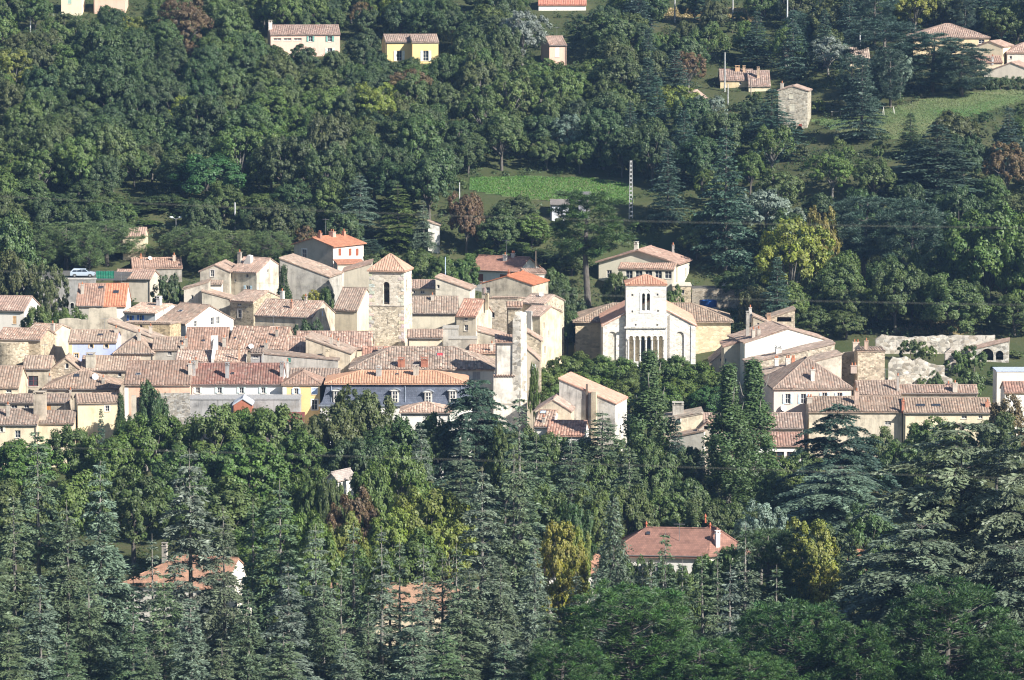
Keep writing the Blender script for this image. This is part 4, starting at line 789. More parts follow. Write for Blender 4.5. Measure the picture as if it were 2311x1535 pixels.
# --- the church
CH = hs('church', 'pale Romanesque church with bell tower, arcade and wide hipped nave roof', 1299, 1649, 724, 684, 651, 'hip', L=12.5, wall=('limestone', (0.68, 0.56, 0.38)), roof=('old_tile', (0.319, 0.235, 0.168)), cat='church', oh=0.5, cornice=False)
fa = hs('house', 'x', 1361, 1570, 734, 678, 633, 'gy', L=18.5, wall=('limestone', (0.79, 0.75, 0.68)), roof=('new_tile', (0.56, 0.31, 0.21)), cat=None, oh=0.25, vo=0.2, reveal=0.22,
   wins=[w_(1381, 788, 1.35, 5.6, 'arch_hole'), w_(1534, 788, 1.35, 5.6, 'arch_hole')])
mb = MB(); mb.box(-fa.W/2 + 0.4, fa.W/2 - 0.4, 0.22, 0.3, 0.2, fa.H - 0.6); mb.build('blind_arch_back', M['limestone'], fa.root, (0.74, 0.68, 0.58))
mb = MB()
for sx in (-1, 1):
    x0 = sx * fa.W/2; mb.box(min(x0, x0 - sx * 0.75), max(x0, x0 - sx * 0.75), -0.12, 0.0, 0.1, fa.H - 0.1)
    a = Vector((sx * (fa.W/2 + 0.2), -0.16, fa.H - 0.28)); b = Vector((sx * 3.25, -0.16, fa.H - 0.28 + (fa.W/2 + 0.2 - 3.25) * (734 - 678) * mpp(633) / (fa.W/2)))
    mb.obox(a, b - a, (0, 0.16, 0), (0, 0, 0.3))
mb.build('pilaster', M['limestone'], fa.root, (0.80, 0.76, 0.69))
bt = hs('house', 'x', 1413, 1504, 642, 624, 632.2, 'pyr', L=6.4, wall=('limestone', (0.80, 0.77, 0.71)), roof=('new_tile', (0.50, 0.25, 0.16)), cat=None, oh=0.15, cornice=False, reveal=0.5,
   wins=[w_(1452.3, 681.5, 0.46, 2.75, 'arch_hole'), w_(1463.2, 681.5, 0.46, 2.75, 'arch_hole')] + [w_(x, y, 0.24, 0.32, 'hole') for x, y in ((1427, 666), (1484, 665), (1427, 703), (1485, 702), (1435, 733.5), (1483, 733.5))] + [w_(x, 787, 0.62, 4.1, 'arch_hole') for x in (1424.5, 1438, 1451, 1464.3, 1478, 1491.3)])
W, H = bt.W, bt.H
def bz(py): return P(1458, py, 632.2).z - bt.loc.z
mb = MB(); mb.box(-W/2 - 0.25, W/2 + 0.1, -0.28, -0.002, bz(741), bz(737)); mb.build('cornice', M['limestone'], bt.root, (0.66, 0.62, 0.56))
mb = MB(); mb.box(-W/2 + 0.1, W/2 - 0.1, 0.5, 0.56, 0.1, bz(752)); mb.build('arcade_back', M['limestone'], bt.root, (0.66, 0.55, 0.38))
for x in (1451, 1464.3):
    s_, t_ = bt.face(x, 790, 'f'); mb = MB(); mb.poly([(a - W/2, 0.49, b) for a, b in arch(s_, t_, 0.6, 4.0)]); mb.build('window', M['glass'], bt.root)
mb = MB()
for x in (1417.5, 1431.2, 1444.5, 1457.6, 1471.1, 1484.6, 1498):
    s_, t_ = bt.face(x, 765, 'f'); x_ = s_ - W/2
    mb2 = MB(); mb2.tube([(x_, -0.02, 0.2), (x_, -0.02, bz(764) - 0.25)], [0.13, 0.12], 10)
    mb2.box(x_ - 0.19, x_ + 0.19, -0.22, 0.02, bz(764) - 0.25, bz(764)); mb2.build('column', M['limestone'], bt.root, (0.76, 0.72, 0.65))
for x in (1424.5, 1438, 1451, 1464.3, 1478, 1491.3):
    s_, t_ = bt.face(x, 787, 'f'); ring = arch(s_ - W/2, t_, 0.62, 4.1, 9)[2:]; r2 = arch(s_ - W/2, t_ + 0.07, 0.82, 4.16, 9)[2:]; mb = MB()
    for i in range(9):
        (a, b), (c, e_) = ring[i], ring[i+1]; (a2, b2), (c2, e2) = r2[i], r2[i+1]
        mb.poly([(a, -0.07, b), (c, -0.07, e_), (c2, -0.07, e2), (a2, -0.07, b2)]); mb.quad((a2, -0.07, b2), (c2, -0.07, e2), (c2, 0, e2), (a2, 0, b2)); mb.quad((c, -0.07, e_), (a, -0.07, b), (a, 0, b), (c, 0, e_))
    mb.build('arch_moulding', M['limestone'], bt.root, (0.82, 0.79, 0.73))
s_, t_ = bt.face(1457.8, 672, 'f'); x_ = s_ - W/2; zc = bz(664)
mb = MB(); ring = [(x_ + 0.72 * math.cos(q), zc + 0.85 * math.sin(q)) for q in [math.pi * i / 10 for i in range(11)]]; r2 = [(x_ + 1.0 * math.cos(q), zc + 1.12 * math.sin(q)) for q in [math.pi * i / 10 for i in range(11)]]
for i in range(10):
    mb.poly([(ring[i][0], -0.06, ring[i][1]), (ring[i+1][0], -0.06, ring[i+1][1]), (r2[i+1][0], -0.06, r2[i+1][1]), (r2[i][0], -0.06, r2[i][1])]); mb.quad((r2[i][0], -0.06, r2[i][1]), (r2[i+1][0], -0.06, r2[i+1][1]), (r2[i+1][0], 0, r2[i+1][1]), (r2[i][0], 0, r2[i][1]))
mb.box(x_ - 1.0, x_ - 0.68, -0.06, -0.003, bz(703), zc); mb.box(x_ + 0.68, x_ + 1.0, -0.06, -0.003, bz(703), zc); mb.box(x_ - 1.02, x_ + 1.02, -0.09, -0.003, bz(706), bz(703))
mb.build('window_surround', M['clean_plaster'], bt.root, (0.84, 0.82, 0.78))
mb = MB(); mb.tube([(x_, 0.1, bz(701.5)), (x_, 0.1, bz(667))], [0.1, 0.09], 8); mb.build('colonnette', M['limestone'], bt.root, (0.8, 0.77, 0.7))
for px, nm in ((1412.0, 'downpipe'), (1510.5, 'downpipe')):
    s_, t_ = bt.face(px, 760, 'f'); mb = MB(); mb.tube([(s_ - W/2, 0.65 if px > 1500 else 0.55, 0.3), (s_ - W/2, 0.65 if px > 1500 else 0.55, bz(712))], [0.07, 0.07], 6); mb.build(nm, M['metal'], bt.root, (0.25, 0.23, 0.21))
merge(CH, fa, {'wall': 'facade_wall', 'roof': 'facade_roof'}); merge(CH, bt, {'wall': 'bell_tower_wall', 'roof': 'bell_tower_roof'})
PROTECT.append((1300, 640, 1650, 795, 631))
# --- right of the church
hs('house', 'big white rendered gable house right of the church', 1680, 1878, 771, 741, 614, 'gy', L=11, yaw=10, wall=(CP, (0.74, 0.69, 0.60)), roof=('old_tile', (0.377, 0.271, 0.211)), chims=[(1687, 760, 705, 0.5, (0.45, 0.41, 0.36), 0), (1700, 762, 742, 0.5), (1712, 758, 740, 0.5)])
hs('house', 'small beige house with lean roof touching the church corner', 1606, 1636, 816, 790, 628, 'sl', L=7, wall=(PP, (0.62, 0.55, 0.43)), roof=('old_tile', (0.346, 0.269, 0.208)), wins=[w_(1628, 812, 0.5, 0.5)])
hs('house', 'narrow shaded beige house with reddish roof edge left of white gable', 1634, 1680, 782, 768, 616, 'sl', L=8, wall=(PP, (0.52, 0.45, 0.34)), roof=('old_tile', (0.406, 0.255, 0.188)), wins=[w_(1638, 815, 0.35, 0.9)])
hs('house', 'beige house with tall orange tipped chimney behind the white gable', 1700, 1752, 735, 713, 631, 'sr', L=6, wall=(OP, (0.56, 0.47, 0.35)), roof=('old_tile', TAN), chims=[(1693, 735, 692, 0.45, (0.75, 0.7, 0.64)), (1735, 728, 716, 0.6, (0.55, 0.36, 0.24), 0)], wins=[w_(1711, 733, 0.4, 0.6, fc=(0.8, 0.8, 0.78))])
h = hs('loggia', 'open drying loft under a tilted tile roof above white gable', 1735, 1794, 718, 698, 634, 'sl', L=5, wall=(RB, (0.52, 0.44, 0.34)), roof=('old_tile', (0.336, 0.261, 0.193)), cat='building', wins=[w_(1770, 721, 2.3, 0.75, 'hole')])
hs('house', 'stone house with slanting tan roof strip in front of white gable', 1690, 1884, 818, 776, 607, 'sl', L=5, yaw=6, wall=(RB, (0.56, 0.48, 0.38)), roof=('old_tile', (0.380, 0.288, 0.228)), chims=[(1757, 808, 791, 0.9, (0.72, 0.7, 0.66), 0)], )
hs('house', 'beige house with slanting roof and red chimney pots above pink house', 1728, 1900, 842, 800, 600, 'sl', L=5, yaw=6, wall=(OP, (0.64, 0.56, 0.45)), roof=('old_tile', (0.363, 0.278, 0.218)), chims=[(1752, 851, 833, 0.6, (0.68, 0.63, 0.56), 2), (1778, 845, 820, 0.7, (0.66, 0.6, 0.53), 2), (1790, 838, 824, 0.5, (0.6, 0.25, 0.15), 2)])
BLUESH = (0.55, 0.68, 0.74)
hs('house', 'pale pink house with light blue shutters and ribbed hipped roof', 1746, 1922, 875, 806, 587, 'hip', hr=False, L=13, yaw=4, wall=(CP, (0.74, 0.60, 0.51)), roof=('old_tile', (0.309, 0.226, 0.176)), wins=[w_(1778, 900, 0.75, 1.45, 'shut', c=BLUESH), w_(1813, 900, 0.75, 1.45, 'shut', c=BLUESH), w_(1861, 896, 0.75, 1.3, 'shut', c=BLUESH), w_(1895, 896, 0.75, 1.3, 'shut', c=BLUESH)], chims=[(1834, 857, 832, 0.6, (0.72, 0.66, 0.58)), (1926, 855, 834, 0.9, (0.45, 0.36, 0.3), 2)], dish=[(1768, 920, 'f', 0.5)])
hs('house', 'rubble stone house block between pink house and ruins', 1936, 1997, 792, 790, 604, 'sb', L=7, wall=(RB, (0.60, 0.50, 0.38)), roof=('old_tile', TAN), chims=[(1932, 790, 770, 1.0, (0.6, 0.5, 0.4), 2), (1955, 790, 767, 0.6, (0.5, 0.36, 0.28))])
hs('house', 'house with ribbed roof right of pink house', 1936, 2032, 890, 859, 590, wall=(OP, BEIGE), roof=('old_tile', (0.327, 0.241, 0.186)), chims=[(2026, 882, 846, 0.35, (0.4, 0.36, 0.32))])
hs('house', 'house with long thin ribbed roof behind the skylight roof', 2034, 2206, 886, 869, 592, wall=(OP, BEIGE), roof=('old_tile', (0.324, 0.224, 0.172)), chims=[(2155, 884, 862, 0.7, (0.6, 0.52, 0.43)), (2140, 893, 880, 0.4, (0.3, 0.2, 0.2))])
hs('house', 'house with shaded end and ribbed roof left of skylight house', 1826, 2036, 928, 895, 580, wall=(OP, (0.60, 0.52, 0.4)), roof=('old_tile', (0.277, 0.200, 0.147)), wins=[w_(2004, 955, 0.9, 0.6)], chims=[(1933, 912, 880, 0.65, (0.55, 0.4, 0.32)), (1827, 908, 894, 0.8, (0.55, 0.48, 0.4), 2)])
hs('house', 'cream house with two roof skylights under ribbed brown roof', 2040, 2238, 930, 898, 579, wall=(PP, (0.72, 0.62, 0.44)), roof=('old_tile', (0.319, 0.231, 0.168)), sky=[(2078, 916, 1.3, 0.6), (2113, 916, 1.3, 0.6)], wins=[w_(2176, 941, 0.8, 0.5), w_(2213, 941, 0.6, 0.5), w_(2150, 965, 0.8, 1.0)], chims=[(2038, 925, 902, 0.4, (0.5, 0.2, 0.13)), (2228, 918, 905, 0.6, (0.5, 0.24, 0.16))])
hs('house', 'white parapet house with red brown roof at right edge', 2268, 2345, 884, 862, 588, wall=(CP, WHITE), roof=('old_tile', (0.352, 0.199, 0.149)))
hs('house', 'pale flat topped house block at right edge behind red roof', 2250, 2345, 839, 839, 598, 'flat', L=5, wall=(CP, (0.74, 0.68, 0.6)), roof=('x', (0.45, 0.5, 0.6)), s=0)
# --- lower middle and right
h = hs('house', 'tall grey house with single slope salmon roof and sunlit right side', 1262, 1388, 908, 856, 578, 'sr', L=8, yaw=-14, wall=(OP, (0.60, 0.56, 0.50)), roof=('new_tile', (0.55, 0.31, 0.22)), wins=[w_(1400, 925, 0.7, 1.2, 'closed', 'r', c=(0.7, 0.7, 0.72))], oh=0.2)
for px, wd, cc in ((1325, 0.28, (0.2, 0.15, 0.12)), (1342, 0.7, (0.55, 0.46, 0.33))):
    s_, t_ = h.face(px, 900, 'f'); mb = MB(); mb.box(s_ - h.W/2 - wd/2, s_ - h.W/2 + wd/2, -wd, -0.003, 0.5, t_ + (2.2 if wd < 0.5 else 1.1)); mb.build('flue', M['old_plaster'], h.root, cc)
hs('house', 'low stone gable house left of the salmon roof', 1208, 1288, 926, 901, 574, 'gy', L=7, yaw=-6, wall=(OP, (0.60, 0.51, 0.38)), roof=('old_tile', (0.412, 0.299, 0.239)), dish=[(1253, 936, 'f', 0.4)])
hs('house', 'small red roofed house below the salmon roof house', 1234, 1318, 982, 949, 566, L=8, yaw=-6, wall=(PP, WHITE), roof=('mixed_tile', (0.417, 0.230, 0.164)))
hs('house', 'little tile roof with bright skylight beside old tower base', 1206, 1244, 962, 925, 569, L=9, yaw=-10, wall=(CP, WHITE), roof=('mixed_tile', (0.375, 0.253, 0.186)), sky=[(1226, 932, 0.9, 0.8, (0.3, 0.3, 0.3), (0.5, 0.6, 0.75))], chims=[(1227, 955, 940, 0.45)])
h = hs('house', 'peeling cream house with squat stone chimney behind slim fir', 1500, 1586, 948, 932, 578, 'sl', L=7, wall=(OP, (0.66, 0.57, 0.42)), roof=('old_tile', (0.319, 0.270, 0.210)), wins=[w_(1531, 948, 0.5, 0.6, sur=(0.66, 0.62, 0.55))], chims=[(1530, 935, 910, 1.6, (0.46, 0.42, 0.36), 0)])
hs('house', 'pale house with sunlit cream right wall behind the twin poplars', 1498, 1588, 992, 970, 571, 'sl', L=8, yaw=-20, wall=(PP, (0.72, 0.66, 0.56)), roof=('old_tile', TAN), wins=[w_(1612, 992, 0.4, 0.8, f='r')])
hs('outbuilding', 'small dormer roof with dark square opening near twin poplars', 1578, 1614, 968, 952, 570.5, 'gy', L=4, yaw=-10, wall=(PP, (0.62, 0.55, 0.45)), roof=('mixed_tile', (0.424, 0.274, 0.199)), cat='building', wins=[w_(1594, 966, 0.7, 0.55, 'hole')])
hs('house', 'long ribbed roof running behind the twin poplars', 1589, 1812, 965, 932, 576, wall=(PP, BEIGE), roof=('old_tile', (0.318, 0.231, 0.184)))
hs('house', 'house with red brown roof, white band and brown glazing right of poplars', 1700, 1815, 1005, 976, 566, wall=(CP, (0.76, 0.73, 0.68)), roof=('old_tile', (0.337, 0.203, 0.155)), wins=[w_(1752, 1030, 2.2, 1.3, fc=(0.3, 0.14, 0.08)), w_(1785, 1030, 1.2, 1.3, fc=(0.3, 0.14, 0.08))])
# --- foreground villas among the cedars
h = hs('villa', 'foreground villa with large brick red hipped roof, finials and white chimney', 1376, 1598, 1250, 1190, 487, 'hip', L=8.4, yaw=-6, hr=False, wall=(CP, (0.66, 0.63, 0.58)), roof=('flat_tile', (0.27, 0.145, 0.11)), cat='villa', oh=0.5, sky=[(1463, 1205, 0.45, 0.55)], ant=[(1533, 1222, 2.3)], wins=[w_(1440, 1290, 1.0, 1.5), w_(1480, 1290, 1.0, 1.5), w_(1540, 1290, 1.0, 1.5)])
s2 = hs('house', 'x', 1592, 1690, 1243, 1188, 488, 'hip', L=8, yaw=22, hl=False, wall=(CP, (0.72, 0.66, 0.56)), roof=('flat_tile', (0.32, 0.17, 0.125)), cat=None, oh=0.5, chims=[(1619, 1232, 1201, 0.55, (0.8, 0.77, 0.72), 0)])
merge(h, s2, {'wall': 'wing_wall', 'roof': 'wing_roof'})
h_rise = h.planes[0][2](0, h.L / 2); wr = s2.planes[0][2](0, s2.L / 2)
wm = Matrix.Rotation(s2.yaw - h.yaw, 4, 'Z'); wo = Matrix.Rotation(-h.yaw, 4, 'Z') @ (s2.loc - h.loc)
for p in (Vector((-h.W/2 + h.L/2, h.L/2, h_rise)), Vector((h.W/2, h.L/2, h_rise)), wo + wm @ Vector((s2.W/2 - s2.L/2, s2.L/2, wr))):
    mb = MB(); mb.tube([p - Vector((0, 0, 0.3)), p + Vector((0, 0, 0.12)), p + Vector((0, 0, 0.3)), p + Vector((0, 0, 0.5)), p + Vector((0, 0, 0.62)), p + Vector((0, 0, 0.85))], [0.14, 0.12, 0.07, 0.17, 0.12, 0.02], 8); mb.build('finial', M['paint'], h.root, (0.45, 0.13, 0.07))
hs('house', 'low tan roofed bungalow with square cream chimney behind yellow tree', 1232, 1372, 1292, 1243, 481, 'hip', wall=(CP, WHITE), roof=('flat_tile', (0.46, 0.25, 0.165)), chims=[(1308, 1262, 1226, 0.85, (0.66, 0.6, 0.5), 0)], cat='bungalow', s=0.3, wins=[w_(1280, 1310, 1.2, 1.2)])
hs('house', 'foreground house with orange hipped roof half hidden by left cedars', 272, 505, 1322, 1252, 474, 'hip', L=11, yaw=-16, hr=False, wall=(CP, (0.80, 0.74, 0.64)), roof=('flat_tile', (0.44, 0.25, 0.165)), chims=[(372, 1256, 1228, 0.6, (0.5, 0.45, 0.38), 0)], s=0.35)
hs('house', 'long orange roof glimpsed through the middle cedars', 742, 1078, 1376, 1316, 470, wall=(CP, CREAM), roof=('flat_tile', (0.44, 0.27, 0.18)), s=0.3)
hs('house', 'small white gable with pale roof edge among oaks, centre left', 738, 762, 1080, 1066, 520, 'gy', L=4, yaw=-30, wall=(CP, WHITE), roof=('flat_tile', (0.40, 0.34, 0.30)), vo=0.4)
hs('house', 'reddish roof slope seen between yellow tree and big right cedar', 1862, 1960, 1284, 1240, 492, wall=(PP, BEIGE), roof=('flat_tile', (0.52, 0.24, 0.16)), s=0.35)
# --- houses on the hill
GSH = (0.16, 0.36, 0.30)
h = hs('hill_house', 'long pink house with green shutters on the wooded hill', 612, 766, 77, 57, 830, L=8, yaw=8, wall=(CP, (0.76, 0.52, 0.42)), roof=('old_tile', (0.307, 0.210, 0.170)), wins=[w_(626, 89, 1.6, 0.5), w_(649, 89, 1.6, 0.5), w_(672, 89, 1.6, 0.5), w_(701, 88, 0.8, 1.1, 'shut', c=GSH), w_(744.5, 88, 0.85, 1.1, 'shut', c=GSH), w_(744.5, 119, 0.95, 1.9, 'shut', c=(0.55, 0.7, 0.6))], chims=[(610, 66, 49, 0.75, (0.75, 0.66, 0.58), 0)])
h = hs('hill_house', 'yellow house of two offset blocks with pale shutters on hill', 871, 927, 94, 78, 826, L=7.5, yaw=8, wall=(CP, (0.80, 0.60, 0.28)), roof=('old_tile', (0.344, 0.251, 0.199)), wins=[w_(901, 126, 1.1, 2.1, 'shut', c=(0.72, 0.74, 0.68))])
s2 = hs('house', 'x', 931, 989, 94, 78, 824, L=7.5, yaw=8, wall=(CP, (0.80, 0.60, 0.28)), roof=('old_tile', (0.344, 0.251, 0.199)), cat=None, wins=[w_(961, 126, 1.1, 2.1, 'shut', c=(0.72, 0.74, 0.68))]); merge(h, s2)
hs('hill_house', 'small salmon house with white doors half hidden by hillside trees', 1240, 1278, 101, 82, 815, L=7, yaw=14, wall=(CP, (0.70, 0.46, 0.36)), roof=('old_tile', (0.358, 0.244, 0.192)), wins=[w_(1258, 118, 0.8, 1.9, 'closed', c=(0.75, 0.78, 0.8))])
hs('hill_house', 'cream house cut by the top edge, far left', 138, 184, -10, -25, 858, L=7, wall=(CP, (0.76, 0.66, 0.48)), roof=('old_tile', TAN), wins=[w_(157, 2, 0.8, 1.2, 'closed', c=(0.35, 0.5, 0.42))])
hs('hill_house', 'peach house with awning cut by the top edge, left', 211, 282, -8, -25, 860, L=7, wall=(CP, (0.74, 0.5, 0.38)), roof=('old_tile', TAN))
hs('hill_house', 'red roofed house just touching the top edge, centre', 1216, 1322, 10, -10, 858, L=9, wall=(CP, WHITE), roof=('new_tile', (0.52, 0.2, 0.13)))
h = hs('bungalow', 'brown roofed bungalow with three tan chimneys on the hill', 1626, 1700, 180, 157, 792, L=8, wall=(PP, (0.66, 0.53, 0.32)), roof=('old_tile', (0.308, 0.218, 0.178)), chims=[(1664, 160, 150, 0.9, (0.55, 0.36, 0.22), 0), (1679, 163, 150, 0.5, (0.55, 0.38, 0.25), 0)], wins=[w_(1671, 188, 0.5, 0.5)])
s2 = hs('house', 'x', 1690, 1738, 193, 160, 789, L=9, wall=(PP, (0.7, 0.6, 0.42)), roof=('old_tile', (0.308, 0.218, 0.178)), cat=None, chims=[(1711, 176, 153, 0.5, (0.6, 0.43, 0.3), 0)]); merge(h, s2)
hs('stone_house', 'tall grey stone gabled house with blocked windows above the meadow', 1757, 1822, 204, 194, 765, 'gy', L=7, yaw=-10, wall=(RB, (0.50, 0.46, 0.38)), roof=('old_tile', (0.379, 0.279, 0.219)), wins=[w_(1786, 218, 0.9, 0.9, 'closed', c=(0.62, 0.57, 0.45)), w_(1788, 243, 1.0, 1.4, 'closed', c=(0.62, 0.57, 0.45)), w_(1806, 283, 0.6, 0.6, 'closed', c=(0.4, 0.1, 0.07))], chims=[(1765, 206, 186, 0.6)])
h = hs('villa', 'tan roofed villa behind dark pines at upper right', 2062, 2232, 84, 54, 805, 'hip', wall=(PP, (0.74, 0.58, 0.36)), roof=('old_tile', (0.376, 0.262, 0.202)), cat='villa', s=0.35, wins=[w_(2215, 94, 1.2, 0.8)])
s2 = hs('house', 'x', 2206, 2262, 104, 93, 797, 'gy', L=8, yaw=-22, wall=(CP, (0.76, 0.66, 0.46)), roof=('old_tile', (0.410, 0.282, 0.213)), cat=None); merge(h, s2)
hs('villa', 'pale villa with tan roof cut by right edge, upper right', 2274, 2400, 118, 92, 796, 'hip', L=10, wall=(CP, (0.66, 0.58, 0.5)), roof=('old_tile', (0.444, 0.302, 0.233)), cat='villa', wins=[w_(2281, 130, 0.5, 0.6)])
hs('house', 'white low gable house above dark hedge at right edge', 2224, 2340, 164, 141, 786, 'gy', L=8, yaw=-18, wall=(CP, (0.78, 0.68, 0.56)), roof=('old_tile', (0.427, 0.291, 0.223)))
hs('house', 'red tile roof below the upper right villas', 2205, 2262, 140, 127, 792, L=7, wall=(PP, CREAM), roof=('old_tile', (0.405, 0.246, 0.180)), chims=[(2240, 140, 126, 0.4, (0.6, 0.6, 0.58))])
hs('shed', 'small white gable glimpsed beside the dark blue firs on hill', 1540, 1584, 222, 205, 782, 'gy', L=5, yaw=-14, wall=(CP, WHITE), roof=('old_tile', (0.394, 0.281, 0.220)), cat='shed', protect=False)
hs('shed', 'low white walls with tan roof left of the dark firs on hill', 1486, 1524, 226, 214, 778, L=4, wall=(CP, WHITE), roof=('old_tile', (0.336, 0.244, 0.185)), cat='shed', protect=False)
hs('hut', 'small white flat roofed hut below the green field', 1243, 1284, 460, 450, 716, 'sf', L=3, wall=(CP, (0.72, 0.74, 0.78)), roof=('flat_tile', (0.26, 0.23, 0.21)), cat='hut', wins=[w_(1264, 478, 1.0, 1.2)])
hs('hut', 'dark little hut with overhanging slab roof in the field', 1306, 1330, 442, 434, 717, 'sf', L=2.5, wall=(PP, (0.3, 0.3, 0.32)), roof=('flat_tile', (0.2, 0.19, 0.19)), cat='hut', oh=0.5, vo=0.4)
hs('shed', 'white washed ruin wall glimpsed among cedars above the tower', 966, 992, 508, 500, 706, 'sr', L=4, wall=(OP, WHITE), roof=('old_tile', TAN), cat='shed', protect=False)
hs('shed', 'rosy roof sliver left of the pink hill house garden', 494, 522, 152, 140, 812, 'sr', L=4, wall=(CP, WHITE), roof=('old_tile', (0.423, 0.264, 0.191)), cat='shed', protect=False)
hs('shed', 'pale roof beside the tall post behind the big hill pines', 1916, 1962, 130, 108, 800, L=6, wall=(CP, CREAM), roof=('old_tile', (0.449, 0.345, 0.268)), cat='shed')
# ---------------------------------------------------------------- foliage kit
def leafmesh(name, c, u, v, tone, mat, kite=0.0):
    """one small rhombus per leaf spray: centre c, half length u, half width v"""
    n = len(c); co = np.empty((n, 4, 3)); co[:, 0] = c - u; co[:, 1] = c + v + u * kite; co[:, 2] = c + u; co[:, 3] = c - v + u * kite
    me = bpy.data.meshes.new(name); me.vertices.add(4 * n); me.vertices.foreach_set('co', co.astype(np.float32).ravel())
    me.loops.add(4 * n); me.loops.foreach_set('vertex_index', np.arange(4 * n, dtype=np.int32))
    me.polygons.add(n); me.polygons.foreach_set('loop_start', np.arange(0, 4 * n, 4, dtype=np.int32)); me.polygons.foreach_set('loop_total', np.full(n, 4, dtype=np.int32))
    at = me.attributes.new('tone', 'FLOAT_COLOR', 'FACE'); at.data.foreach_set('color', np.concatenate([tone, np.ones((n, 1))], 1).astype(np.float32).ravel())
    me.materials.append(mat); me.update(calc_edges=True); me.validate(); return me
def unit(a): return a / np.maximum(np.linalg.norm(a, axis=-1, keepdims=True), 1e-9)
def frames(nrm, rg):
    r = unit(rg.normal(size=nrm.shape)); u = unit(np.cross(nrm, r)); return u, np.cross(nrm, u)
def clumps(cc, cr, nleaf, leaf, rg, crown_c, squash=0.8, up=0.35, tonevar=0.5):
    m = len(cc); k = m * nleaf; ci = np.repeat(np.arange(m), nleaf)
    dr = unit(rg.normal(size=(k, 3))); rad = cr[ci] * rg.uniform(0.35, 1.0, k) ** 0.5 * rg.uniform(0.9, 1.12, k)
    p = cc[ci] + dr * rad[:, None] * np.array([1, 1, squash])
    nrm = unit(0.75 * dr + 0.5 * unit(p - crown_c) + 0.65 * unit(rg.normal(size=(k, 3))) + np.array([0, 0, up]))
    u, v = frames(nrm, rg); s = leaf * rg.uniform(0.65, 1.35, k)[:, None]
    ct = rg.uniform(0, 1, (m, 3))[ci]; tone = np.clip(ct * tonevar + rg.uniform(0, 1, (k, 3)) * (1 - tonevar), 0, 1)
    return p, u * s, v * s * 0.72, tone
def proto_broad(seed, rx=4.0, rz=3.4, zc=6.3, lobes=9, sub=12, nleaf=105, leaf=0.2, gap=1.0, trunk=True):
    rg = np.random.default_rng(seed); cc0 = np.array([0, 0, zc]); L = []
    for i in range(lobes):
        a = 2.4 * i + rg.uniform(-0.4, 0.4); zz = -0.45 + 1.4 * (i + 0.5) / lobes; hr = math.sqrt(max(0.05, 1 - min(zz, 0.98) ** 2)) * rg.uniform(0.65, 1.25)
        L.append((np.array([hr * math.cos(a) * rx * 0.62, hr * math.sin(a) * rx * 0.62, zz * rz * 0.68 * rg.uniform(0.8, 1.15)]) + cc0, rg.uniform(0.30, 0.52) * rx))
    L.append((cc0, rx * 0.6)); C = []; CR = []
    for lc, lr in L:
        for j in range(sub):
            dv = unit(rg.normal(size=3) + 0.9 * unit(lc - cc0 + 1e-3) + np.array([0, 0, 0.25])); C.append(lc + dv * lr * rg.uniform(0.72, 1.05) * np.array([1, 1, 0.85])); CR.append(rg.uniform(0.3, 0.78) * rx / 4 * gap)
    p, u, v, t = clumps(np.array(C), np.array(CR), nleaf, leaf, rg, cc0)
    cm = leafmesh('crown', p, u, v, t, M['leaves']); tb = MB()
    if trunk:
        x, y = rg.uniform(-0.3, 0.3, 2); tb.tube([(0, 0, -0.3), (x * 0.4, y * 0.4, zc * 0.35), (x, y, zc * 0.75), (x * 1.4, y, zc + rz * 0.4)], [0.3, 0.23, 0.15, 0.05], 7)
        for lc, lr in L[:-1]:
            b = Vector((x * 0.6, y * 0.6, zc * rg.uniform(0.38, 0.6))); e = Vector(lc); mdl = b.lerp(e, 0.55) + Vector((0, 0, 0.35)); tb.tube([b, mdl, e], [0.12, 0.075, 0.025], 5)
    else: tb.tube([(0, 0, -0.3), (0, 0, zc)], [0.12, 0.03], 5)
    return cm, tb.mesh('trunk', M['bark'], True), p[:, 2].max(), 2 * np.abs(p[:, :2]).max()
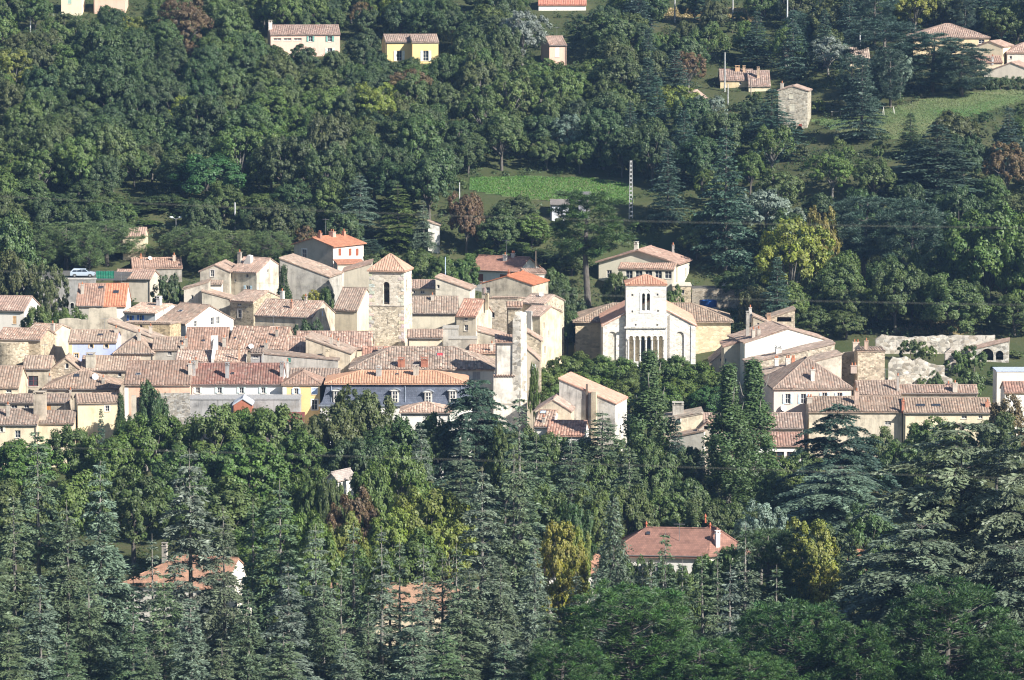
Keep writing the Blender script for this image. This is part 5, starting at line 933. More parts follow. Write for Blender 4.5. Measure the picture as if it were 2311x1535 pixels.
def proto_cedar(seed, Ht=20.0, wd=4.6, whorl=0.62, droop=0.5, asc=0.3, dens=1.0, flat=0.5, lead=0.86, power=0.85, sparse=0.0, card=(0.19, 0.05), base=0.06, cpm=9.0, hang=0.25, vert=1.0, nbr=(4, 7), twl=0.44):
    """tiered conifer: whorls of drooping boughs carrying flat sprays of needles"""
    rg = np.random.default_rng(seed); tb = MB(); tb.tube([(0, 0, -0.4), (rg.uniform(-.1, .1), 0, Ht * 0.5), (0, 0, Ht)], [Ht * 0.014, Ht * 0.0075, 0.015], 7)
    BP, TD, TL, HD, TN = [], [], [], [], []; z = Ht * base
    while z < Ht * 0.985:
        f = z / Ht; lm = wd * (max(0.0, 1 - f) ** power) * (1 - 0.35 * max(0, 0.18 - f) / 0.18) + 0.16; nb = int(rg.integers(*nbr)); a0 = rg.uniform(0, 6.28)
        for b in range(nb):
            if rg.uniform() < sparse: continue
            a = a0 + 6.28 * b / nb + rg.uniform(-0.4, 0.4); ln = lm * rg.uniform(0.55, 1.2); hd = np.array([math.cos(a), math.sin(a), 0.0]); sd = np.array([-math.sin(a), math.cos(a), 0.0])
            as_ = asc * rg.uniform(0.5, 1.5) + 0.35 * f; dr = droop * rg.uniform(0.6, 1.4); zz = z + rg.uniform(-0.25, 0.25)
            def at(t): return np.array([0, 0, zz]) + hd * ln * t + np.array([0, 0, ln * (as_ * t - (dr + as_ * 0.6) * t * t)])
            tb.tube([Vector(at(q)) for q in (0.0, 0.35, 0.75)], [0.045 + 0.008 * ln, 0.025 + 0.004 * ln, 0.01], 4)
            ns = max(4, int(ln * 4.4 * dens)); bt = rg.uniform(0, 1, 3); t = np.clip(0.12 + 0.9 * (np.arange(ns) + rg.uniform(0, 1, ns)) / ns, 0, 1.04)
            P0 = np.array([0, 0, zz]) + hd * (ln * t)[:, None]; P0[:, 2] += ln * (as_ * t - (dr + as_ * 0.6) * t * t)
            for sg in (-1, 1):
                q = rg.uniform(0.55, 1.2, ns); tl = np.minimum(1.35, 0.24 + twl * ln * (1.05 - t) * rg.uniform(0.45, 1.2, ns))
                td = unit(hd * np.cos(q)[:, None] + sd * (sg * np.sin(q))[:, None] + np.array([0, 0, 1.0]) * (rg.uniform(-0.4, 0.1, ns) * (1 + dr) * vert)[:, None])
                BP.append(P0); TD.append(td); TL.append(tl); HD.append(np.tile(hd, (ns, 1))); TN.append(np.tile(bt, (ns, 1)))
        z += whorl * rg.uniform(0.7, 1.3) * (0.65 + 0.5 * (1 - f))
    BP, TD, TL, HD, TN = np.concatenate(BP), np.concatenate(TD), np.concatenate(TL), np.concatenate(HD), np.concatenate(TN)
    m = np.maximum(2, (TL * cpm).astype(int)); i = np.repeat(np.arange(len(m)), m); k = len(i); fr = rg.uniform(0.05, 1.05, k)
    sub = unit(TD[i] + np.cross(TD[i], np.array([0, 0, 1.0])) * rg.uniform(-0.9, 0.9, k)[:, None] + np.array([0, 0, 1.0]) * (rg.uniform(-0.75, 0.3, k)[:, None] * (1 + hang) * (0.4 + 0.6 * vert)))
    c = BP[i] + TD[i] * (TL[i] * fr)[:, None] + sub * card[0] * 0.8; c[:, 2] -= 0.16 * TL[i] * fr ** 2; c += rg.normal(size=(k, 3)) * 0.035
    tw = rg.normal(size=(len(m), 3)) * 0.55; nn = unit(np.array([0, 0, flat]) + tw[i] + rg.normal(size=(k, 3)) * 0.28 + HD[i] * 0.25); TN = 0.5 * TN + 0.5 * rg.uniform(0, 1, TN.shape); wv = unit(np.cross(nn, sub)); s = rg.uniform(0.7, 1.35, (k, 1))
    tn = np.clip(0.75 * TN[i] + 0.25 * rg.uniform(0, 1, (k, 3)), 0, 1)
    cm = leafmesh('crown', c, sub * card[0] * s, wv * card[1] * s * rg.uniform(0.8, 1.5, (k, 1)), tn, M['needles'], 0.2)
    return cm, tb.mesh('trunk', M['bark'], True), Ht, 2 * np.percentile(np.linalg.norm(c[:, :2], axis=1), 98)
def tufts(cc, rad, n, rg, crown_c, ln=0.2, wd=0.022):
    m = len(cc); k = m * n; ci = np.repeat(np.arange(m), n); out = unit(cc - crown_c); r = rad[ci][:, None]
    d = unit(0.45 * out[ci] + np.array([0, 0, 0.4]) + unit(rg.normal(size=(k, 3))) * 1.05); q = rg.uniform(0.25, 0.85, (k, 1))
    s = rg.uniform(0.7, 1.25, (k, 1)) * r / 0.55; p = cc[ci] + d * r * q * 1.05; d2 = unit(d + unit(rg.normal(size=(k, 3))) * 0.35)
    _, v = frames(d2, rg); ct = rg.uniform(0, 1, (m, 3))[ci]
    return p, d2 * ln * s, v * wd * s * rg.uniform(0.8, 1.6, (k, 1)), np.clip(0.6 * ct + 0.4 * rg.uniform(0, 1, (k, 3)), 0, 1)
def proto_pine(seed, rx=4.6, zc=8.0, rz=5.4, ntuft=420, n=90, tr=0.6, nl=38, cl=0.30, flat=0.85):
    """bushy pine: boughs ending in heads of round needle tufts"""
    rg = np.random.default_rng(seed); cc0 = np.array([0, 0, zc]); C = []; B = []; tb = MB(); tb.tube([(0, 0, -0.4), (rg.uniform(-.3, .3), 0, zc * 0.6), (0, rg.uniform(-.3, .3), zc + rz * 0.7)], [0.3, 0.22, 0.05], 8)
    for i in range(nl):
        a = 2.4 * i + rg.uniform(-0.4, 0.4); zz = -0.85 + 1.72 * (i + 0.5) / nl; hr = math.sqrt(max(0.03, 1 - min(abs(zz), 0.985) ** 2)); q = rg.uniform(0.62, 0.98) if i % 4 else rg.uniform(0.25, 0.6)
        B.append(np.array([hr * math.cos(a) * rx * 0.8 * q, hr * math.sin(a) * rx * 0.8 * q, zz * rz * 0.82]) + cc0)
        b0 = Vector((0, 0, max(0.8, B[-1][2] - rx * 0.3 * q))); e = Vector(B[-1]); tb.tube([b0, b0.lerp(e, 0.6) + Vector((0, 0, -0.15)), e], [0.06, 0.035, 0.015], 5)
    for i in range(ntuft):
        b = B[i % nl]; dv = unit(rg.normal(size=3) + 0.6 * unit(b - cc0) + np.array([0, 0, 0.35])); C.append(b + dv * rx * cl * rg.uniform(0.5, 1.05) * np.array([1, 1, flat]))
    C = np.array(C); p, u, v, t = tufts(C, rg.uniform(0.7, 1.2, len(C)) * tr, n, rg, cc0)
    return leafmesh('crown', p, u, v, t, M['needles'], -0.15), tb.mesh('trunk', M['bark'], True), p[:, 2].max(), 2 * np.percentile(np.linalg.norm(p[:, :2], axis=1), 98)
def proto_poplar(seed, Ht=20.0, r=1.9):
    rg = np.random.default_rng(seed); C = []; CR = []
    for i in range(250):
        f = rg.uniform(0.03, 1) ** 0.9; rr_ = r * (math.sin(min(1, f * 1.15 + 0.14) * math.pi) ** 0.55 * 0.9 + 0.1) * (1 if f < 0.85 else (1 - f) / 0.15 + 0.1)
        a = rg.uniform(0, 6.28); q = rg.uniform(0.55, 1.0); C.append((rr_ * q * math.cos(a), rr_ * q * math.sin(a), f * Ht * 0.98)); CR.append(rg.uniform(0.4, 0.75))
    p, u, v, t = clumps(np.array(C), np.array(CR), 100, 0.125, rg, np.array([0, 0, Ht * 0.5]), squash=1.5, up=0.2)
    tb = MB(); tb.tube([(0, 0, -0.4), (0, 0, Ht * 0.5), (0, 0, Ht * 0.97)], [0.3, 0.16, 0.02], 7)
    for i in range(14):
        a = 2.4 * i; z = 1.0 + i * Ht * 0.055; tb.tube([(0, 0, z), (math.cos(a) * r * 0.5, math.sin(a) * r * 0.5, z + 1.5), (math.cos(a) * r * 0.62, math.sin(a) * r * 0.62, z + 3.2)], [0.08, 0.05, 0.015], 5)
    return leafmesh('crown', p, u, v, t, M['leaves']), tb.mesh('trunk', M['bark'], True), p[:, 2].max(), 2 * np.percentile(np.linalg.norm(p[:, :2], axis=1), 98)
PROT = {}
PROT['broad'] = [proto_broad(11 + i, rx=4.0, rz=3.5 + 0.25 * (i % 4), zc=4.5, lobes=13 + i % 4, sub=13, nleaf=105, leaf=0.135) for i in range(7)]
PROT['airy'] = [proto_broad(41 + i, rz=3.8, zc=5.6, lobes=12, sub=12, nleaf=80, gap=0.85, leaf=0.13) for i in range(2)]
PROT['bush'] = [proto_broad(61 + i, rx=2.0, rz=1.5, zc=1.6, lobes=6, sub=10, nleaf=90, leaf=0.1, trunk=False) for i in range(2)]
PROT['plane'] = [proto_broad(71 + i, rx=4.2, rz=3.9, zc=5.2, lobes=14, sub=14, nleaf=110, leaf=0.145, gap=1.05) for i in range(2)]
PROT['cedar'] = [proto_cedar(81 + i, wd=4.4 + 0.35 * (i % 3), power=0.78 + 0.12 * (i % 3), droop=0.5 + 0.14 * (i % 3), asc=0.38, whorl=1.2 + 0.2 * (i % 2), sparse=0.06, dens=1.9, vert=0.45, hang=0.3, cpm=11.0, twl=0.5, flat=0.9) for i in range(5)]
PROT['sparse'] = [proto_cedar(91 + i, wd=3.6, power=1.1, sparse=0.15, asc=0.4, droop=0.55, dens=1.5, whorl=1.15, vert=0.5, cpm=10.0, twl=0.5) for i in range(3)]
PROT['spread'] = [proto_cedar(101 + i, Ht=17, wd=8.4, power=0.4, droop=0.34, asc=0.22, whorl=1.7, flat=1.3, dens=2.0, base=0.08, card=(0.2, 0.06), vert=0.35, cpm=9.0, nbr=(7, 10), twl=0.42) for i in range(2)]
PROT['fir'] = [proto_cedar(111 + i, wd=4.8, power=0.9, droop=0.2, asc=0.12, whorl=0.75, dens=1.1, card=(0.2, 0.06), vert=0.6) for i in range(2)]
PROT['weeping'] = [proto_cedar(121, wd=3.8, power=0.8, droop=1.1, asc=0.5, dens=1.0, hang=1.2)]
PROT['pine'] = [proto_pine(131 + i, zc=7.5, rz=6.5, ntuft=620, n=82, tr=0.5, nl=110, cl=0.17, flat=1.0) for i in range(2)]
PROT['tallpine'] = [proto_pine(141 + i, rx=4.0, zc=8.6, rz=8.6, ntuft=460, n=75, tr=0.62, nl=46, cl=0.28, flat=0.6) for i in range(2)]
PROT['stempine'] = [proto_pine(147, rx=3.8, zc=12.0, rz=6.0, ntuft=360, n=75, tr=0.62, nl=30, cl=0.3, flat=0.5)]
PROT['dome'] = [proto_pine(151 + i, rx=5.0, zc=6.4, rz=3.9, ntuft=900, n=46, tr=0.40, nl=90, cl=0.17, flat=1.0) for i in range(2)]
PROT['poplar'] = [proto_poplar(161 + i) for i in range(2)]
PROT['cypress'] = [proto_poplar(171, 12.0, 1.5)]
GREEN, DARK, MID, YGREEN, YELLOW, RUST, OLIVE, SILVER = (0.098, 0.138, 0.048), (0.072, 0.110, 0.044), (0.112, 0.164, 0.046), (0.20, 0.23, 0.048), (0.26, 0.25, 0.05), (0.165, 0.115, 0.058), (0.094, 0.116, 0.046), (0.20, 0.25, 0.205)
CEDAR, BLUE, PINE, POPLAR, FIR, BRIGHT = (0.118, 0.162, 0.088), (0.145, 0.190, 0.132), (0.056, 0.112, 0.030), (0.100, 0.155, 0.060), (0.062, 0.105, 0.072), (0.07, 0.15, 0.05)
LIGHT = (0.125, 0.18, 0.062)
AMBER = (0.22, 0.185, 0.06)
SAGE = (0.135, 0.178, 0.105)
TREES = []                                         # (root, kind, tone word, px, py, d, hand label)
rt_ = random.Random(5)
WORD = {GREEN: 'green', DARK: 'dark green', MID: 'mid green', YGREEN: 'yellowish green', YELLOW: 'golden yellow', RUST: 'rusty brown', OLIVE: 'olive green', SILVER: 'silvery', CEDAR: 'grey green', BLUE: 'blue grey', PINE: 'fresh green', POPLAR: 'green', FIR: 'dark blue green', BRIGHT: 'bright green', SAGE: 'sage green', AMBER: 'amber', LIGHT: 'light green'}
NOUN = {'broad': 'leafy tree', 'airy': 'airy tree', 'bush': 'shrub', 'plane': 'plane tree', 'cedar': 'cedar', 'sparse': 'slender cedar', 'spread': 'spreading cedar', 'fir': 'fir', 'weeping': 'weeping cedar', 'pine': 'pine', 'tallpine': 'tall pine', 'stempine': 'tall pine', 'dome': 'domed pine', 'poplar': 'poplar', 'cypress': 'cypress'}
NAME = {'broad': 'broadleaf_tree', 'airy': 'broadleaf_tree', 'bush': 'shrub', 'plane': 'plane_tree', 'cedar': 'cedar_tree', 'sparse': 'cedar_tree', 'spread': 'cedar_tree', 'fir': 'fir_tree', 'weeping': 'cedar_tree', 'pine': 'pine_tree', 'tallpine': 'pine_tree', 'stempine': 'pine_tree', 'dome': 'pine_tree', 'poplar': 'poplar_tree', 'cypress': 'cypress_tree'}
def tree(kind, px, ytop, d, wpx, colr, label=None, minh=0.0, zg=None):
    top = P(px, ytop, d); g = ground(top.x, d) if zg is None else zg; h_ = max(top.z - g, minh, 1.0)
    if kind == 'bush' and h_ > 1.35 * wpx * mpp(d): kind = 'broad'
    cm, tm, hn, wn = rt_.choice(PROT[kind]); sx = wpx * mpp(d) / wn
    r = empty('leafy_tree' if kind == 'broad' and (colr == DARK or colr == GREEN and d > 785) else NAME[kind], (top.x, d, g - 0.15), rt_.uniform(0, 6.28), None, 'shrub' if kind == 'bush' else 'tree'); r.scale = (sx, sx, (h_ + 0.15) / hn)  # same broad meshes, named apart by colour and distance, not by species
    j = [rt_.uniform(0.86, 1.16) for _ in range(3)]; link('trunk', tm, r, (0.20, 0.185, 0.16) if kind in ('cedar', 'sparse', 'weeping', 'poplar', 'airy') else (0.13, 0.115, 0.10)); link('crown', cm, r, tuple(a * (0.5 * b + 0.5 * j[0]) for a, b in zip(colr, j)))
    TREES.append((r, kind, WORD[colr], px, (ytop + proj((top.x, d, g))[1]) / 2, d, label)); return r
# ---------------------------------------------------------------- poles, lamp, car, garden things
for px, yt, d, wd, lab, cc in ((68, 22, hit(68, 74).y, 0.3, 'grey pole with crossarm near the top left corner', (0.42, 0.42, 0.41)), (530, 457, hit(530, 528).y, 0.4, 'concrete pole right of the bright domed tree', (0.42, 0.42, 0.42)), (1037, 412, hit(1037, 472).y, 0.25, 'slim white pole left of the green field', (0.55, 0.55, 0.54)), (1523, -6, hit(1523, 52).y, 0.4, 'left pole on the dry slope at the top', (0.46, 0.45, 0.43)), (1654, -6, hit(1654, 48).y, 0.4, 'right pole on the dry slope at the top', (0.46, 0.45, 0.43)), (1777, -4, hit(1777, 95).y, 0.45, 'tall pale pole among dark pines at the top', (0.52, 0.52, 0.52)), (1941, 70, hit(1941, 145).y, 0.4, 'grey pole in front of the large dark pines', (0.46, 0.46, 0.46)), (1636, 118, hit(1636, 208).y, 0.35, 'pole standing before the brown roofed bungalow', (0.42, 0.42, 0.4)), (1643, 190, hit(1643, 238).y, 0.25, 'short pale post below the brown roofed bungalow', (0.5, 0.5, 0.5)), (1695, 178, hit(1695, 252).y, 0.25, 'brown wooden post right below the bungalow', (0.26, 0.22, 0.18)), (1209, 566, 684, 0.3, 'dark wooden pole beside the white villa porch', (0.16, 0.13, 0.1)), (1005, 580, 668, 0.22, 'pale blue pole above the cream houses', (0.45, 0.55, 0.7))):
    pixpole('utility_pole', lab, 'pole', px, yt, d, wd, cc, arms=1 if px in (68,) else 0, mat='wood' if cc[0] < 0.3 else 'concrete')
dp = hit(1424, 494).y; top = P(1424, 362, dp); zg = ground(top.x, dp) - 0.2; lp = empty('concrete_pole', (top.x, dp, zg), R(12), 'tall pierced concrete pole right of the green field', 'pole', 'utility poles'); hh = top.z - zg
mb = MB()
for sx in (-1, 1): mb.v += [(sx * 0.33 - 0.06, -0.12, 0), (sx * 0.33 + 0.06, -0.12, 0), (sx * 0.33 + 0.06, 0.12, 0), (sx * 0.33 - 0.06, 0.12, 0), (sx * 0.16 - 0.05, -0.1, hh), (sx * 0.16 + 0.05, -0.1, hh), (sx * 0.16 + 0.05, 0.1, hh), (sx * 0.16 - 0.05, 0.1, hh)]; k = len(mb.v) - 8; mb.f += [tuple(k + i for i in f) for f in ((4,5,6,7),(0,1,5,4),(1,2,6,5),(2,3,7,6),(3,0,4,7))]
mb.build('shaft', M['concrete'], lp, (0.34, 0.34, 0.33)); z = 0.5
while z < hh:
    mb = MB(); w2 = 0.33 - 0.17 * z / hh; mb.box(-w2, w2, -0.09, 0.09, z, z + 0.3); mb.build('rung', M['concrete'], lp, (0.33, 0.33, 0.32)); z += 0.75
PROTECT.append((1418, 362, 1430, 480, dp))
p = P(397, 494, 709); zg = ground(p.x, 709); sl_ = empty('street_lamp', (p.x, 709, zg), 0, 'double headed white street lamp among the domed pines', 'street lamp'); hh = p.z - zg
mb = MB(); mb.tube([(0, 0, 0), (0, 0, hh)], [0.09, 0.06], 8); mb.build('post', M['metal'], sl_, (0.45, 0.45, 0.46))
for sx in (-1, 1):
    mb = MB(); mb.tube([(0, 0, hh - 0.1), (sx * 0.4, 0, hh + 0.12), (sx * 0.55, 0, hh + 0.2)], [0.04, 0.04, 0.04], 6); mb.build('arm', M['metal'], sl_, (0.45, 0.45, 0.46))
    mb = MB(); mb.tube([(sx * 0.45, 0, hh + 0.18), (sx * 0.6, 0, hh + 0.24), (sx * 0.95, 0, hh + 0.3), (sx * 1.15, 0, hh + 0.3)], [0.06, 0.17, 0.15, 0.05], 8); mb.build('lamp_head', M['plastic'], sl_, (0.8, 0.82, 0.85))
PROTECT.append((380, 488, 414, 516, 709)); PROTECT.append((522, 457, 538, 512, 709))
# road with its grey retaining wall
p0, p1 = P(30, 631, 668), P(215, 631, 668)
rw = empty('retaining_wall', (p0.x, 668, -9), 0, 'grey rendered retaining wall with small arched window under the road', 'wall'); Wd, Hh = p1.x - p0.x, p0.z + 9
mb = MB(); s_ = P(133, 685, 668); s2_ = P(163, 690, 668)
hol = [arch(s_.x - p0.x, s_.z + 9, 0.95, 1.5), arch(s2_.x - p0.x, s2_.z + 9, 0.6, 1.0)]
wallface(mb, (0, 0, 0), (1, 0, 0), (0, -1, 0), [(0, 0), (Wd, 0), (Wd, Hh), (0, Hh)], hol, 0.4); mb.poly([(0, 0, Hh), (Wd, 0, Hh), (Wd, 1.0, Hh), (0, 1.0, Hh)]); mb.poly([(0, 1, 0), (0, 1, Hh), (Wd, 1, Hh), (Wd, 1, 0)]); mb.poly([(Wd, 0, 0), (Wd, 1, 0), (Wd, 1, Hh), (Wd, 0, Hh)]); mb.build('wall', M['old_plaster'], rw, (0.36, 0.345, 0.32))
mb = MB(); mb.poly([(a, 0.35, b) for a, b in hol[0]]); mb.build('window', M['glass'], rw)
for i, h0 in enumerate(hol):
    mb = MB(); ct = (h0[0][0] + h0[1][0]) / 2; cz = h0[0][1]
    for a, b in zip(h0[1:], h0[2:]):
        va, vb = Vector((a[0] - ct, 0, a[1] - cz)), Vector((b[0] - ct, 0, b[1] - cz)); mb.poly([(a[0], -0.03, a[1]), (b[0], -0.03, b[1]), (ct + vb.x * 1.3, -0.03, cz + vb.z * 1.15), (ct + va.x * 1.3, -0.03, cz + va.z * 1.15)])
    mb.build('arch_moulding', M['plaster'], rw, (0.6, 0.56, 0.5))
mb = MB(); mb.box(-0.1, Wd + 0.1, -0.1, 1.1, Hh + 0.002, Hh + 0.2); mb.build('coping', M['concrete'], rw, (0.5, 0.47, 0.42))
rd = MB(); rd.poly([(p0.x - 12, 669.1, p0.z - 0.25), (p1.x + 5, 669.1, p0.z - 0.25), (p1.x + 5, 684, p0.z + 0.1), (p0.x - 12, 684, p0.z + 0.1)]); tag(rd.build('road', M['asphalt']), kind='structure')
cx = P(187, 624, 674); cr = empty('parked_car', (cx.x, 674, p0.z - 0.12), 0, 'pale blue white estate car parked above the retaining wall', 'car')
prof = [(-2.05, 0.32), (2.0, 0.32), (2.08, 0.55), (2.02, 0.78), (1.15, 0.92), (0.45, 1.4), (-1.55, 1.46), (-2.02, 0.95), (-2.1, 0.6)]
mb = MB(); n = len(prof)
for y in (-0.82, 0.82): mb.v += [(x, y * (0.88 if z > 1.2 else 1.0), z) for x, z in prof]
mb.f += [tuple(range(n)), tuple(range(2*n - 1, n - 1, -1))] + [(i, n + i, n + (i+1) % n, (i+1) % n) for i in range(n)]; mb.build('body', M['plastic'], cr, (0.46, 0.53, 0.60))
for x0, x1, x2, x3 in ((-1.72, -0.95, -0.95, -1.5), (-0.88, -0.1, -0.1, -0.88), (-0.03, 0.92, 0.42, -0.03)):
    mb = MB(); mb.quad((x0, -0.83, 0.95), (x1, -0.83, 0.95), (x2, -0.735, 1.36), (x3, -0.735, 1.36)); mb.build('window', M['glass'], cr)
mb = MB(); mb.quad((1.14, -0.72, 0.95), (1.14, 0.72, 0.95), (0.52, 0.64, 1.38), (0.52, -0.64, 1.38)); mb.build('windscreen', M['glass'], cr)
for x in (-1.3, 1.3):
    for y in (-0.8, 0.8):
        mb = MB(); mb.tube([(x, y - 0.1, 0.31), (x, y + 0.1, 0.31)], [0.31, 0.31], 14); mb.f.append(tuple(range(13, -1, -1))); wh = mb.build('wheel', M['plastic'], cr, (0.02, 0.02, 0.02))
        mb = MB(); mb.tube([(x, y - 0.12, 0.31), (x, y - 0.11, 0.31)], [0.18, 0.18], 10); mb.f.append(tuple(range(9, -1, -1))); mb.build('rim', M['metal'], wh, (0.5, 0.5, 0.5))
mb = MB(); mb.box(1.98, 2.09, -0.75, -0.4, 0.62, 0.76); mb.build('headlight', M['glass'], cr)
a, b = P(217, 612, 672), P(257, 612, 672); gf = empty('green_screen', (a.x, 672, p0.z - 0.2), 0, 'dark green mesh screen fence beside the parked car', 'fence'); mb = MB(); hgt = 1.25; k = 14
for i in range(k): x = (b.x - a.x) * i / k; mb.obox((x, 0.05 * (i % 2), 0), ((b.x - a.x) / k, 0.05 * (1 - 2 * (i % 2)), 0), (0, 0.02, 0), (0, 0, hgt))
mb.build('mesh_panel', M['wood'], gf, (0.02, 0.16, 0.10))
for i in range(4): mb = MB(); x = (b.x - a.x) * i / 3; mb.tube([(x, 0.12, 0), (x, 0.12, hgt + 0.1)], [0.03, 0.03], 6); mb.build('post', M['metal'], gf, (0.05, 0.15, 0.1))
# garden of the cream villa: pool, chair
q = P(1598, 683, 684); pr = empty('garden_pool', (q.x, 684, q.z - 0.7), 0, 'small blue above ground pool behind the church', 'pool')
mb = MB(); k = 20
for z, r in ((0, 1.5), (1.1, 1.5), (1.1, 1.42), (0.9, 1.42)):
    for i in range(k): an = 6.2832 * i / k; mb.v.append((r * math.cos(an), r * 0.9 * math.sin(an), z))
for l in range(3):
    for i in range(k): mb.f.append((l*k + i, l*k + (i+1) % k, (l+1)*k + (i+1) % k, (l+1)*k + i))
mb.build('liner', M['plastic'], pr, (0.02, 0.09, 0.32)); mb = MB(); mb.poly([(1.41 * math.cos(6.2832 * i / k), 1.27 * math.sin(6.2832 * i / k), 0.92) for i in range(k)]); mb.build('water', M['plastic'], pr, (0.05, 0.3, 0.6))
mb = MB(); mb.box(-0.3, 1.8, -1.75, -1.55, -4, 0.02); mb.build('footing', M['concrete'], pr, (0.35, 0.34, 0.33))
gb = P(1600, 690, 687); mb = MB(); a = P(1562, 652, 688); b = P(1680, 652, 688); tw = empty('terrace_wall', (a.x, 688, -9), 0, 'shaded stone terrace wall right of the cream villa', 'wall'); mb.box(0, b.x - a.x, 0, 0.6, 0, a.z + 9); mb.build('wall', M['rubble'], tw, (0.40, 0.35, 0.28)); PROTECT.append((1578, 640, 1660, 690, 684))
q = P(1634, 643, 689.5); ch = empty('garden_chair', (q.x, 689.5, a.z + 0.02), R(-15), 'white plastic garden chair on the shaded terrace', 'chair')
mb = MB(); mb.box(-0.3, 0.3, -0.3, 0.3, 0.4, 0.45); mb.build('seat', M['plastic'], ch, (0.8, 0.8, 0.8)); mb = MB(); mb.obox((-0.3, 0.25, 0.42), (0.6, 0, 0), (0, 0.05, 0), (0, 0.16, 0.6)); mb.build('backrest', M['plastic'], ch, (0.8, 0.8, 0.8))
for x in (-0.26, 0.26):
    for y in (-0.26, 0.26): mb = MB(); mb.tube([(x, y, 0), (x, y, 0.42)], [0.03, 0.03], 6); mb.build('leg', M['plastic'], ch, (0.8, 0.8, 0.8))
tf = MB(); tf.box(a.x, b.x, 688.61, 694, a.z - 0.3, a.z); tag(tf.build('terrace', M['asphalt']), kind='structure')
# swing frame and bench on the meadow
q = hit(2005, 262); sw = empty('swing_frame', (q.x, q.y, ground(q.x, q.y)), R(15), 'white wooden swing frame at the meadow edge', 'swing')
for sx in (-1, 1):
    for sy in (-1, 1): mb = MB(); mb.tube([(sx * 1.1, sy * 0.55, 0), (sx * 1.0, 0, 1.55)], [0.06, 0.05], 6); mb.build('leg', M['wood'], sw, (0.6, 0.58, 0.52))
mb = MB(); mb.tube([(-1.2, 0, 1.55), (1.2, 0, 1.55)], [0.03, 0.03], 6); mb.build('crossbar', M['wood'], sw, (0.2, 0.17, 0.13))
q = hit(1887, 262); bn = empty('picnic_table', (q.x, q.y, ground(q.x, q.y)), 0, 'wooden picnic table under trees beside grey stone house', 'table'); mb = MB(); mb.box(-1.0, 1.0, -0.4, 0.4, 0.74, 0.8); mb.build('table_top', M['wood'], bn, (0.4, 0.37, 0.32))
for x in (-0.8, 0.8): mb = MB(); mb.box(x - 0.05, x + 0.05, -0.35, 0.35, 0, 0.74); mb.build('leg', M['wood'], bn, (0.35, 0.32, 0.28))
# hedge
def hedge(name, label, pa, pb, d, hgt, dep, colr, seed):
    a, b = P(*pa, d), P(*pb, d); rg = np.random.default_rng(seed); n = int(abs(b.x - a.x) * 9); rt = empty(name, (a.x, d, 0), 0, label, 'hedge'); x = rg.uniform(0, b.x - a.x, n); y = rg.uniform(-dep/2, dep/2, n); z = np.array([ground(a.x + q, d) for q in x]) + rg.uniform(0.2, hgt, n)
    p, u, v, t = clumps(np.stack([x, y, z], 1), rg.uniform(0.3, 0.5, n), 40, 0.13, rg, np.array([(b.x - a.x) / 2, 3, z.mean() - 3])); link('foliage', leafmesh('foliage', p, u, v, t, M['leaves']), rt, colr)
    mb = MB()
    for i in range(int((b.x - a.x) / 1.5)): xx = 0.7 + i * 1.5; g = ground(a.x + xx, d); mb.tube([(xx, 0, g - 0.2), (xx, 0, g + hgt * 0.7)], [0.06, 0.03], 5)
    mb.build('stems', M['bark'], rt, (0.14, 0.11, 0.09))
hedge('hedge', 'long dark clipped hedge below the white low gable at right', (2215, 190), (2330, 185), 778, 2.6, 1.4, DARK, 3); hedge('hedge', 'dark hedge below the brown roofed bungalow', (1640, 205), (1745, 205), 778, 1.6, 1.2, DARK, 4)
PROTECT.append((2225, 172, 2311, 200, 776))
# ---------------------------------------------------------------- ruins and garden walls
def ragged(name, label, pix, d, th, mat, colr, seed, cat='ruin', bottom=None, jag=0.3):
    rr = random.Random(seed); pts = []
    for (xa, ya), (xb, yb) in zip(pix, pix[1:]):
        m_ = max(1, int((xb - xa) * mpp(d) / 0.55))
        for i in range(m_): q = i / m_; p = P(xa + (xb - xa) * q, ya + (yb - ya) * q, d); pts.append((p.x, p.z + rr.uniform(-jag, jag)))
    p = P(*pix[-1], d); pts.append((p.x, p.z)); x0 = pts[0][0]; zb = min(ground(a, d) for a, b in pts) - 0.6 if bottom is None else bottom
    zb = min(zb, min(b for a, b in pts) - 1.0)
    rt = empty(name, (x0, d, zb), 0, label, cat); mb = MB(); out = [(a - x0, b - zb) for a, b in pts]; poly = [(0, 0), (out[-1][0], 0)] + out[::-1]
    wallface(mb, (0, 0, 0), (1, 0, 0), (0, -1, 0), poly, [], 0)
    k = len(mb.v); wallface(mb, (0, th, 0), (1, 0, 0), (0, 1, 0), poly, [], 0)
    for (a, b), (c, e) in zip(poly, poly[1:] + poly[:1]): mb.quad((a, 0, b), (a, th, b), (c, th, e), (c, 0, e))
    mb.build('masonry', M[mat], rt, colr); return rt
RS = (0.54, 0.50, 0.44)
ragged('ruined_wall', 'long whitish ruined wall with ragged top below dry mound', [(1976, 765), (1990, 757), (2050, 762), (2130, 758), (2246, 757)], 641, 0.9, 'ruin_stone', RS, 1, jag=0.1)
ragged('ruined_wall', 'lower crumbling ruin wall in front of the long ruined wall', [(2005, 822), (2015, 808), (2045, 806), (2060, 816), (2075, 808), (2100, 822), (2132, 826)], 622, 0.8, 'ruin_stone', (0.56, 0.52, 0.46), 2, jag=0.15)
ragged('ruined_wall', 'lowest broken ruin wall just above the ribbed roofs', [(2030, 850), (2060, 842), (2090, 852), (2120, 845), (2150, 856)], 612, 0.7, 'ruin_stone', (0.58, 0.53, 0.46), 3, jag=0.15)
ragged('ruined_wall', 'small upright ruin pillar with peaked top', [(2133, 795), (2146, 784), (2158, 795)], 630, 1.0, 'ruin_stone', (0.52, 0.46, 0.42), 4, jag=0.12)
